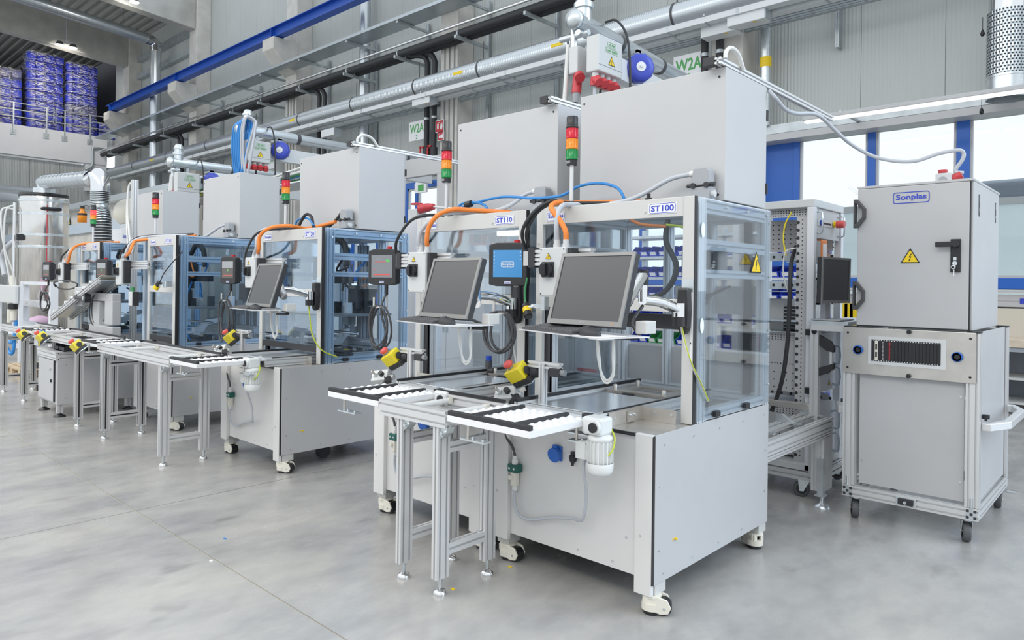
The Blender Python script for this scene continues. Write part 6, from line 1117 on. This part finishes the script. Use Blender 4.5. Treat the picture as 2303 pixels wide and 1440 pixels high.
# ---------------------------------------------------------------- bench and wall band on the right
t = thing('workbench', 'grey workbench with wooden top and open shelves below the window', 'workbench', (-.9, 11.3, 0)); 
O('top', MB().box(-3.2, 10.98, .86, .8, 11.78, .955), 'pale_wood', t, .004); O('back_board', MB().box(-3.2, 11.76, .955, .8, 11.80, 1.34), 'beige', t); O('apron', MB().box(-3.2, 11.0, .80, .8, 11.04, .86), 'bench_grey', t)
for z_ in (.16, .47): O('shelf', MB().box(-3.2, 11.02, z_-.03, .8, 11.7, z_), 'box_grey', t)
for xx in (-3.2, -2.2, -1.75, -.4, .76): O('side', MB().box(xx, 11.03, 0, xx+.04, 11.72, .80), 'bench_grey', t)
O('back', MB().box(-3.2, 11.72, .0, .8, 11.74, .86), 'bench_grey', t); O('plinth', MB().box(-3.2, 11.06, 0, .8, 11.08, .12), 'dark_grey', t)
t = thing('cable_trunking', 'white cable trunking along the wall below the window sill', 'trunking', (-1, 11.85, 1.34)); O('channel', MB().box(-3.6, 11.80, 1.36, .8, 11.895, 1.53), 'white', t, .005); O('cover_line', MB().box(-3.6, 11.798, 1.44, .8, 11.80, 1.444), 'mid_grey', t); p = V((-1.416, 11.790, 1.431)); O('blue_outlet', MB().box(p.x-.04, 11.79, 1.41, p.x+.06, 11.80, 1.48), 'label_blue', t)
for q in range(3):
    xx = (-3.037, -2.973, -2.909)[q]; solo('yellow_crate', MB().box(xx, 9.4, 1.05, xx+.10, 9.7, 1.40), 'warn_yellow', '%s yellow-fronted black box between the rack and the tall cabinet' % ('left', 'middle', 'right')[q], 'box')
solo('steel_cupboard', MB().box(-4.2, 9.2, 0, -2.4, 9.75, 1.05), 'box_grey', 'low grey cupboard behind the rack', 'cupboard')
# ---------------------------------------------------------------- things behind the stations
for i, (x0, wd, y, h, m, lab) in enumerate(((-6.4, 1.5, 6.2, 1.0, 'box_grey', 'low grey cabinet behind the second station'), (-8.6, 1.6, 7.0, 1.75, 'parapet', 'pale tall cupboard behind the third station'), (-11.2, 1.7, 7.2, 1.1, 'box_grey', 'grey cabinet behind the fourth station'), (-13.6, 1.6, 7.4, 1.6, 'white', 'white tall cupboard behind the farthest station'))):
    t = thing('storage_cupboard', lab, 'cupboard', (x0+wd/2, y+.3, 0)); O('body', MB().box(x0, y+.02, .08, x0+wd, y+.6, h), m, t, .005); O('plinth', MB().box(x0+.03, y+.05, 0, x0+wd-.03, y+.57, .08), 'dark_grey', t)
    for q in range(2): d = O('door', MB().box(x0+wd*q/2+.004, y, .10, x0+wd*(q+1)/2-.004, y+.018, h-.02), m, t, .003); O('handle', MB().box(x0+wd/2-.06+.08*q, y-.02, h*.5, x0+wd/2-.04+.08*q, y, h*.5+.15), 'zinc', d)
t = thing('waste_bin', 'blue plastic bin behind the second station', 'bin', (-5.0, 6.0, 0)); O('tub', MB().lathe([(0, 0), (.2, 0), (.26, .85), (.28, .86), (.28, .9), (.25, .9), (.19, .03), (0, .03)], (-5.05, 6.05, 0), Z, 16), 'blue_plastic', t)
t = thing('red_crate', 'red plastic crate beside the blue bin behind the second station', 'crate', (-4.6, 5.9, 0)); O('crate', MB().box(-4.8, 5.7, 0, -4.4, 6.1, .03).box(-4.8, 5.7, .03, -4.4, 5.72, .7).box(-4.8, 6.08, .03, -4.4, 6.1, .7).box(-4.8, 5.72, .03, -4.78, 6.08, .7).box(-4.42, 5.72, .03, -4.4, 6.08, .7), 'red', t)
t = thing('partition_frame', 'white door frame standing behind the third station with red plug beside it', 'door frame', (-9.5, 8, 0)); a, b, tz = -10.466, -8.996, 3.674; 
O('head', MB().box(a-.2, 8, tz-.2, b, 8.1, tz+.12), 'white', t, .005); O('jamb', MB().box(b-.2, 8, 0, b, 8.1, tz-.2), 'white', t, .005); O('jamb', MB().box(a-.2, 8, 0, a, 8.1, tz-.2), 'white', t, .005)
t = thing('exit_sign', 'hanging green and white exit sign near the far window', 'sign', V((-13.818, 11.500, 3.942))); p = V((-13.818, 11.500, 3.987)); O('panel', MB().cb(p, .45, .05, .24), 'label_white', t); O('green_pictogram', MB().cb(p+V((.02, -.027, 0)), .22, .004, .16), 'sign_green', t); O('hanger', MB().box(p.x-.2, p.y-.02, p.z+.12, p.x+.2, p.y+.02, p.z+.16).box(p.x-.03, p.y-.02, p.z+.16, p.x+.03, 11.9, p.z+.22), 'zinc', t)
p = V((-6.260, 5.200, 2.441)); t = thing('red_plug', 'large red power plug lying behind the second station', 'plug', p-Z*.06); O('socket_body', MB().cyl(p, p+V((.11, .02, .01)), .055, 16, .05), 'red_plug', t); O('plug_body', MB().cyl(p+V((.11, .02, .01)), p+V((.20, .03, .015)), .05, 14, .035), 'red_plug', t); O('lid', MB().cb(p+V((-.06, 0, .06)), .12, .08, .02), 'red_plug', t); O('box', MB().box(p.x-.16, p.y-.05, p.z-.16, p.x+.0, p.y+.1, p.z-.0), 'box_grey', t, .008); O('white_lead', MB().tube([p+V((.2, .03, .015)), p+V((.3, .04, .0)), p+V((.5, .05, -.02))], .012, 8), 'cable_white', t)
solo('equipment_pedestal', MB().box(p.x-.45, p.y-.1, 0, p.x+.05, p.y+.3, p.z-.162), 'parapet', 'pale box pedestal carrying the red plug behind the second station', 'pedestal')
# ================================================================ far left: feeder, vessel, frames
t = thing('feeder_cabinet', 'small grey feeder cabinet with door standing on four feet at the left', 'cabinet', (-9.65, 2.8, 0)); fx0, fx1, fy0, fy1 = -10.03, -9.29, 2.38, 3.25
O('body', MB().box(fx0, fy0+.02, .145, fx1, fy1, .66), 'sheet', t, .002); O('top_frame', MB().prof((fx0, fy0+.03, .70), (fx1, fy0+.03, .70), .06, .08).prof((fx1-.03, fy0+.06, .70), (fx1-.03, fy1, .70), .06, .08).prof((fx0+.03, fy0+.06, .70), (fx0+.03, fy1, .70), .06, .08), 'alu', t)
O('top_plate', MB().box(fx0-.01, fy0-.01, .742, fx1+.01, fy1, .755), 'box_grey', t); d = O('door', MB().box(fx0+.03, fy0, .17, fx1-.10, fy0+.018, .645), 'sheet', t, .003); O('door_seal', MB().box(fx1-.098, fy0+.005, .17, fx1-.085, fy0+.02, .645), 'black', t); O('lock', MB().cb((fx1-.16, fy0-.006, .41), .018, .012, .035), 'black', d); O('lever', MB().cb((fx1-.22, fy0-.01, .545), .09, .01, .01), 'zinc', d)
for z_ in (.53, .26): O('hinge', MB().box(fx0-.02, fy0-.012, z_-.03, fx0+.035, fy0+.01, z_+.04), 'black', d)
O('side_screws', screws([(fx1, fy0+.1, .6), (fx1, fy0+.1, .22), (fx1, fy1-.1, .3)], X), 'zinc', t, kind='stuff')
for xx in (fx0+.06, fx1-.06):
    for yy in (fy0+.06, fy1-.08): l = O('leg', MB().prof((xx, yy, .04), (xx, yy, .145), .06, .06, X), 'alu', t); O('foot', MB().lathe([(.065, 0), (.06, .012), (.02, .035), (.015, .045)], (xx, yy, 0), Z, 16), 'black', l)
for k in range(2):
    p = (V((-9.559, 2.450, 0.855)), V((-9.333, 2.450, 0.870)))[k]; t = thing('parts_bin', '%s black open-fronted parts bin on the feeder cabinet' % ('left', 'right')[k], 'bin', (p.x, 2.7, .756)); z_ = .756
    O('tub', MB().box(p.x-.09, 2.45, z_, p.x+.09, 2.95, z_+.01).box(p.x-.09, 2.94, z_, p.x+.09, 2.95, z_+.14).ext([(0, 0), (.5, 0), (.5, .14), (.12, .14), (.02, .06)], (p.x-.09, 2.45, z_), Y, Z, X*.008).ext([(0, 0), (.5, 0), (.5, .14), (.12, .14), (.02, .06)], (p.x+.082, 2.45, z_), Y, Z, X*.008).box(p.x-.09, 2.45, z_, p.x+.09, 2.458, z_+.05), 'black_soft', t)
    for q in range(5): O('rib', MB().box(p.x+.09, 2.55+.08*q, z_+.01, p.x+.094, 2.57+.08*q, z_+.13), 'dark_grey', t)
t = thing('sensor_post', 'small grey block with blue plug and yellow wire on the feeder cabinet', 'sensor', (-9.9, 2.45, .756)); p = V((-10.299, 2.500, 0.783)); O('block', MB().box(p.x-.08, 2.42, .756, p.x+.09, 2.5, .9), 'box_grey', t, .005); O('blue_plug', MB().cb((p.x+.13, 2.46, .93), .05, .05, .05), 'blue_hose', t); O('yellow_wire', MB().tube([(p.x+.13, 2.46, .9), (p.x+.15, 2.45, .83), (p.x+.11, 2.44, .80), (p.x+.12, 2.43, .76)], .008, 6), 'yellow', t)
# white feeder frame with inclined chute
t = thing('parts_feeder', 'white cantilever frame holding an inclined parts chute at the left', 'feeder', (-9.1, 3.1, .9)); F_ = lambda q0, q1, q2, q3: O('frame_plate', MB().box(q0.x, 2.94, q1.z, q2.x, 3.04, q3.z), 'white', t, .01)
F_(V((-9.486, 2.940, 1.203)), V((-9.324, 2.940, 1.038)), V((-9.223, 2.940, 1.213)), V((-9.334, 2.940, 1.332))); F_(V((-9.998, 2.940, 1.185)), V((-9.822, 2.940, 1.013)), V((-9.696, 2.940, 1.196)), V((-9.833, 2.940, 1.319))); F_(V((-10.431, 2.940, 1.362)), V((-9.800, 2.940, 1.323)), V((-9.229, 2.940, 1.388)), V((-9.803, 2.940, 1.420))); F_(V((-10.059, 2.940, 0.956)), V((-9.620, 2.940, 0.903)), V((-9.215, 2.940, 1.001)), V((-9.624, 2.940, 1.020)))
A = V((-10.250, 2.940, 1.366)); O('pivot_block', MB().box(A.x-.2, 2.88, A.z-.12, A.x+.1, 2.935, A.z+.12), 'white', t, .012)
P0, P1 = V((-11.216, 2.850, 1.052)), V((-9.318, 2.850, 1.572)); dd = (P1-P0); O('chute_rail', MB().prof(P0+Y*.2, P1+Y*.2, .04, .07), 'white', t); O('chute_rail', MB().prof(P0-Y*.03, P1-Y*.03, .04, .07), 'white', t); O('chute_bed', MB().ext([(0, 0), (.2, 0), (.2, .012), (0, .012)], P0-Y*.01, Y, Z, dd), 'zinc', t)
for q in range(7): O('chute_roller', MB().cyl(P0+dd*(.08+.13*q)-Y*.05+Z*.05, P0+dd*(.08+.13*q)+Y*.2+Z*.05, .025, 10), 'polished' if q % 2 else 'cable_white', t)
O('orange_cover', MB().ext([(0, 0), (.22, 0), (.22, .006), (0, .006)], P0+dd*.72-Y*.01+Z*.06, Y, Z, dd*.28), 'cream', t)
l0 = V((-9.763, 2.830, 1.355)); O('black_lever', MB().cyl(l0+Y*.03, l0-Y*.04, .055, 16).tube([l0-Y*.02, l0-Y*.02-X*.2+Z*.0, l0-Y*.02-X*.38+Z*.005], .028, 8, 2), 'black', t); O('lever_cap', MB().cyl(l0-Y*.04, l0-Y*.05, .025, 12), 'zinc', t)
solo('spare_cable', MB().tube([V((-11.563, 2.950, 1.477)), V((-11.433, 2.900, 1.540)), V((-10.862, 2.900, 1.569)), V((-10.386, 2.900, 1.519)), V((-10.848, 2.950, 1.455)), V((-11.351, 2.950, 1.454)), V((-11.608, 2.950, 1.508))], .010, 7), 'black_soft', 'black cable ring resting above the inclined chute', 'cable')
# stainless vessel with suction duct
c = V((-18.533, 4.500, 2.453)); r_ = .48; zt_ = 3.458; c.x = -18.6
t = thing('steel_vessel', 'tall polished steel vessel with hoops and black rimmed lid', 'vessel', (c.x, 4.5, .3)); 
O('shell', MB().lathe([(0, .35), (r_, .35), (r_, zt_-.12), (r_*.98, zt_-.05)], (c.x, 4.5, 0), Z, 36), 'tank_steel', t); O('black_rim', MB().lathe([(r_*.9, zt_+.02), (r_*.99, zt_+.02), (r_*1.01, zt_-.03), (r_*.98, zt_-.06)], (c.x, 4.5, 0), Z, 32), 'black', t); O('lid', MB().lathe([(0, zt_+.06), (r_*.5, zt_+.06), (r_*.92, zt_+.02)], (c.x, 4.5, 0), Z, 32), 'tank_steel', t)
for py__ in (454, 483, 530, 556): z_ = 3.317 if py__ == 454 else (3.025 if py__ == 483 else (2.553 if py__ == 530 else 2.292)); O('hoop', MB().cyl((c.x, 4.5, z_-.025), (c.x, 4.5, z_+.025), r_+.015, 32), 'zinc', t)
dv = V((.97, -.24, 0)); tv = V((.24, .97, 0)); vp = lambda th, z_, k=.50: V((c.x, 4.5, z_))+dv*k*math.cos(th)+tv*k*math.sin(th)
zh = 3.125; O('handle', MB().tube([vp(-.06, zh, .49), vp(.0, zh, .56), vp(.3, zh, .57), vp(.58, zh, .56), vp(.64, zh, .49)], .035, 8, 2), 'black', t); O('red_stripe', MB().cyl(vp(.13, .9, .478), vp(.13, zt_-.25, .478), .010, 6), 'red_plug', t)
for q in range(4): O('leg', MB().cyl((c.x+.35*math.cos(q*pi/2+.7), 4.5+.35*math.sin(q*pi/2+.7), 0), (c.x+.35*math.cos(q*pi/2+.7), 4.5+.35*math.sin(q*pi/2+.7), .36), .04, 8), 'tank_steel', t)
for q in range(2): O('side_hose', MB().tube([vp(-1.5, zt_-.25-.1*q, .52), vp(-1.5, zt_-.4, .7+.08*q), vp(-1.5, zt_-1.2, .72), vp(-1.45, zt_-1.9, .62-.1*q), vp(-1.2, zt_-2.4, .6)], .022, 6), 'cable_white', t)
O('side_pipe', MB().cyl(vp(-1.5, .8, .54), vp(-1.5, zt_-.2, .54), .035, 8), 'polished', t); zf = 2.485; O('flange', MB().cb(vp(-1.0, zf, .52), .12, .12, .14), 'black_soft', t)
solo('suction_hose', MB().tube([V((-19.459, 4.300, 2.493)), V((-19.636, 4.200, 2.463)), V((-19.812, 4.100, 2.349)), V((-20.313, 4.100, 2.172)), V((-20.390, 4.100, 1.961)), V((-20.157, 4.100, 1.643))], .06, 10), 'grey_hose', 'thick grey hose curving from the vessel to the grey filter box', 'hose')
t = thing('suction_duct', 'ribbed galvanised duct with elbow rising from the vessel lid', 'duct', (c.x, 4.5, zt_)); e1 = V((c.x, 4.5, zt_+.12)); el = V((-14.934, 4.500, 3.537)); el2 = V((el.x, 4.5, 3.537))
O('neck', MB().cyl((c.x, 4.5, zt_+.05), (c.x, 4.5, zt_+.16), .22, 20).lathe([(.14, .16), (.15, .26), (.12, .34)], (c.x, 4.5, zt_), Z, 18), 'zinc', t); s0 = V((c.x, 4.5, zt_+.30)); O('duct_run', MB().cyl(s0-V((.1, 0, -.0)), el2-X*.35, .15, 20), 'spiral_duct', t)
for q in range(12): pq = s0+(el2-X*.35-s0)*((q+.5)/12); ddn = (el2-s0).normalized(); O('seam_ring', MB().cyl(pq-ddn*.008, pq+ddn*.008, .157, 18), 'zinc', t)
O('elbow', MB().tube([el2-X*.38-Z*.01, el2-X*.1+Z*.02, el2+X*.03-Z*.02, el2+X*.08-Z*.12, el2+X*.09-Z*.3], .165, 18), 'polished', t)
hb_ = V((-14.688, 4.500, 2.259)); hz = 2.259; P_ = [el2+V((.09, 0, -.28)), el2+V((.10, 0, -.6)), V((hb_.x-.02, 4.5, hz+.4)), V((hb_.x, 4.5, hz-.05))]; O('black_flexible_hose', MB().tube(P_, .155, 16), 'black', t); C4 = cr(P_, 9)
for q in range(27): a_ = C4[q]; b_ = C4[q+1]; d_ = (b_-a_).normalized(); O('steel_ring', MB().cyl(a_-d_*.006, a_+d_*.006, .168, 14), 'zinc', t)
# neighbouring ducts and frames at the left edge
solo('horizontal_duct', MB().cyl(V((-35.963, 6.500, 5.344)), V((-27.096, 6.500, 4.420)), .14, 16), 'spiral_duct', 'upper horizontal spiral duct at the left edge behind the vessel', 'duct'); solo('horizontal_duct', MB().tube([V((-31.699, 6.000, 4.406)), V((-29.700, 6.000, 4.435)), V((-27.050, 6.000, 4.164))], .19, 14), 'spiral_duct', 'lower bent galvanised duct at the left edge beside the vessel', 'duct')
t = thing('concrete_partition', 'beige concrete partition wall behind the vessel', 'partition', (-24, 7, 0)); ztp = 4.020; O('panel', MB().box(-34, 7, 0, -18.0, 7.2, 3.800), 'concrete_light', t); O('rail', MB().box(-34, 6.9, 2.983, -19.5, 7, 3.281), 'alu_blue', t); O('cable_shelf', MB().box(-34, 6.7, 3.727, -14, 7.2, 3.880), 'zinc', t)
p = V((-25.922, 6.950, 3.472)); warn(p, X, Z, .35, t)
p = V((-22.949, 6.500, 3.412)); t = thing('brown_bottle', 'brown bottle hanging in front of the concrete partition', 'bottle', p-Z*.2); O('glass', MB().lathe([(0, -.2), (.12, -.2), (.12, .05), (.05, .14), (.05, .2)], p, Z, 14), 'amber_lens', t); O('cap', MB().cyl(p+Z*.2, p+Z*.28, .06, 10), 'black', t); O('hanging_wire', MB().tube([p+Z*.27, p+Z*.3+Y*.1, V((p.x, 6.72, 3.666))], .01, 5), 'dark_grey', t); O('dark_band', MB().cyl(p+Z*.0, p+Z*.06, .122, 14), 'black_soft', t)
t = thing('filter_box', 'grey filter box with brass fittings at the left edge', 'filter', V((-15.572, 3.200, 1.064))); a, b = V((-16.746, 3.200, 1.459)), V((-15.030, 3.200, 1.128)); O('housing', MB().box(a.x, 3.2, b.z, b.x, 3.27, a.z), 'box_grey', t, .02); O('brass_fitting', MB().cyl((b.x-.35, 3.24, a.z), (b.x-.35, 3.24, a.z+.18), .04, 8), 'cream', t); O('brass_fitting', MB().cyl((b.x-.25, 3.24, b.z-.3), (b.x-.25, 3.24, b.z-.05), .05, 8), 'cream', t); O('brass_fitting', MB().cyl((b.x-.5, 3.24, b.z-.35), (b.x-.5, 3.24, b.z), .04, 8), 'cream', t); O('black_bowl', MB().cyl((b.x-.25, 3.24, b.z-.1), (b.x-.25, 3.24, b.z), .09, 12), 'black', t)
for q in range(2): O('blue_tube', MB().tube([(b.x-.25-.1*q, 3.3, b.z-.3), (b.x-.3, 3.25, b.z-.7-.2*q), (b.x-.6, 3.2, .5-.15*q)], .03, 6), 'blue_hose', t)
O('stand_post', MB().box(a.x+.05, 3.28, .0, a.x+.12, 3.34, a.z), 'parapet', t); O('stand_post', MB().box(b.x-.1, 3.28, 0, b.x-.03, 3.34, a.z), 'parapet', t); O('stand_rail', MB().box(a.x+.12, 3.29, .55, b.x-.1, 3.33, .62), 'parapet', t)
t = thing('steel_rack', 'pale blue steel frame with two open windows left of the chute', 'rack', V((-15.329, 3.600, 0.489))); a, b = V((-16.452, 3.600, 1.517)), V((-14.407, 3.600, 1.532)); zz = [1.525, 1.467, 1.171, 1.056, 0.760, 0.694]
O('post', MB().box(a.x, 3.6, 0.03, a.x+.16, 3.72, zz[0]), 'parapet', t); O('post', MB().box(b.x-.12, 3.6, 0.03, b.x, 3.72, zz[0]), 'parapet', t)
for q in range(3): O('cross_plate', MB().box(a.x+.16, 3.61, zz[2*q+1], b.x-.12, 3.70, zz[2*q]), 'parapet', t)
O('bolts', screws([(a.x+.05, 3.6, zz[0]-.1-.2*q) for q in range(6)]+[(a.x+.45, 3.61, (zz[2]+zz[3])/2)], -Y, .02, .01), 'zinc', t, kind='stuff'); O('lower_rail', MB().box(a.x-.6, 3.6, .62, b.x, 3.68, .70).box(a.x-.6, 3.6, .2, b.x, 3.68, .27), 'parapet', t)
t = thing('pink_foil_sack', 'pink foil sack lying inside the pale steel frame', 'sack', V((-17.555, 4.200, 0.626))); p = V((-17.556, 4.200, 0.664)); O('sack', MB().lathe([(0, -.12), (.18, -.11), (.26, 0), (.2, .08), (.06, .13), (0, .13)], p, Z, 14), 'pink', t); O('support_board', MB().box(p.x-.4, 4.0, 0, p.x+.3, 4.4, p.z-.121), 'parapet', t)
def pallet(lab, x, y):
    t = thing('wooden_pallet', lab, 'pallet', (x, y, 0))
    for q in range(7): O('deck_board', MB().box(x-.6, y-.4+.125*q, .122, x+.6, y-.4+.125*q+.095, .144), 'wood', t)
    for q in range(3): O('runner', MB().box(x-.6, y-.4+.35*q, 0, x+.6, y-.4+.35*q+.1, .022), 'wood', t)
    for i in range(3):
        for j in range(3): O('block', MB().box(x-.6+.53*i, y-.4+.35*j, .022, x-.6+.53*i+.14, y-.3+.35*j, .122), 'wood', t)
pallet('light wooden pallet on the floor at the left edge', -13.8, 3.3); pallet('second wooden pallet behind the conveyor legs at the left', -11.9, 3.4)
# cable clutter above the farthest station
t = thing('overhead_cable_tray', 'cable tray full of white and green cables behind the farthest station', 'cable tray', V((-16.300, 5.500, 3.290))); zz_ = 3.116; O('tray', MB().box(-15.5, 5.4, zz_-.08, -9, 5.9, zz_-.06), 'zinc', t)
rn = random.Random(9)
for q in range(16): yy = 5.42+.03*q; O('loose_cable', MB().tube([(-15.3, yy, zz_+.02*rn.random()), (-13.5, yy+.05, zz_+.1*rn.random()), (-12, yy-.03, zz_+.2*rn.random()), (-10.8, yy, zz_+.02), (-9.2, yy, zz_+.15*rn.random())], .016+.01*rn.random(), 6), ['cable_white', 'cable_white', 'green', 'yellow_green', 'grey_hose', 'blue_hose'][q % 6], t)
O('tray_legs', MB().box(-15.4, 5.6, 0, -15.34, 5.66, zz_-.08), 'zinc', t); O('tray_legs', MB().box(-9.2, 5.6, 0, -9.14, 5.66, zz_-.08), 'zinc', t)
a, b = V((-15.900, 5.000, 2.603)), V((-14.649, 5.000, 2.300)); t = thing('machine_housing', 'pale machine housing with blue lettering behind the farthest station', 'machine', ((a.x+b.x)/2, 5.3, 0)); O('cover', MB().box(a.x, 5.0, 0, b.x, 5.6, a.z), 'parapet', t, .01); text('Sonplas', V((-14.947, 4.995, 2.431)), X, Z, .34, .09, 'label_blue', t); O('beige_drum', MB().cyl((a.x+.2, 5.3, a.z+.35), (b.x-.3, 5.3, a.z+.35), .3, 18), 'cream', t); O('drum_cradle', MB().box(a.x+.3, 5.1, a.z, b.x-.4, 5.5, a.z+.1), 'zinc', t)
a = V((-9.878, 3.400, 2.891)); t = thing('cable_post', 'white aluminium post with white cables beside the fourth station', 'post', (a.x, 3.4, 0)); O('post', MB().prof((a.x, 3.4, 0), (a.x, 3.4, a.z), .07, .07, X), 'alu', t)
for q in range(2): O('white_cable', MB().tube([(a.x-.1, 3.4, a.z-.02), (a.x-.16, 3.38, a.z-.1), (a.x-.12+.05*q, 3.35, a.z-.5), (a.x+.12+.1*q, 3.3, a.z-.95), (a.x+.4+.1*q, 3.25, 2.1)], .014, 6), 'cable_white', t)
pts = [(-17, 9, 3.0), (-15.5, 9, 2.6)]
t = thing('bent_pipe', 'galvanised bent pipe under the gallery corner', 'pipe', (-36.8, 10.9, 5)); O('pipe', MB().tube([V((-36.930, 11.379, 7.728)), V((-36.930, 10.925, 7.723)), V((-36.930, 10.852, 7.608)), V((-36.930, 10.859, 6.984)), V((-36.930, 10.786, 6.808)), V((-36.930, 10.565, 6.655))], .06, 8, 2), 'galv', t)
t = thing('tool_case', 'blue instrument case on the bench behind the fourth station', 'case', (-10.2, 6.3, 1.1)); O('case', MB().box(-10.8, 7.3, 1.1, -10.2, 7.6, 1.45), 'blue_plastic', t, .01); O('lid_line', MB().box(-10.8, 7.297, 1.3, -10.2, 7.3, 1.305), 'black', t)
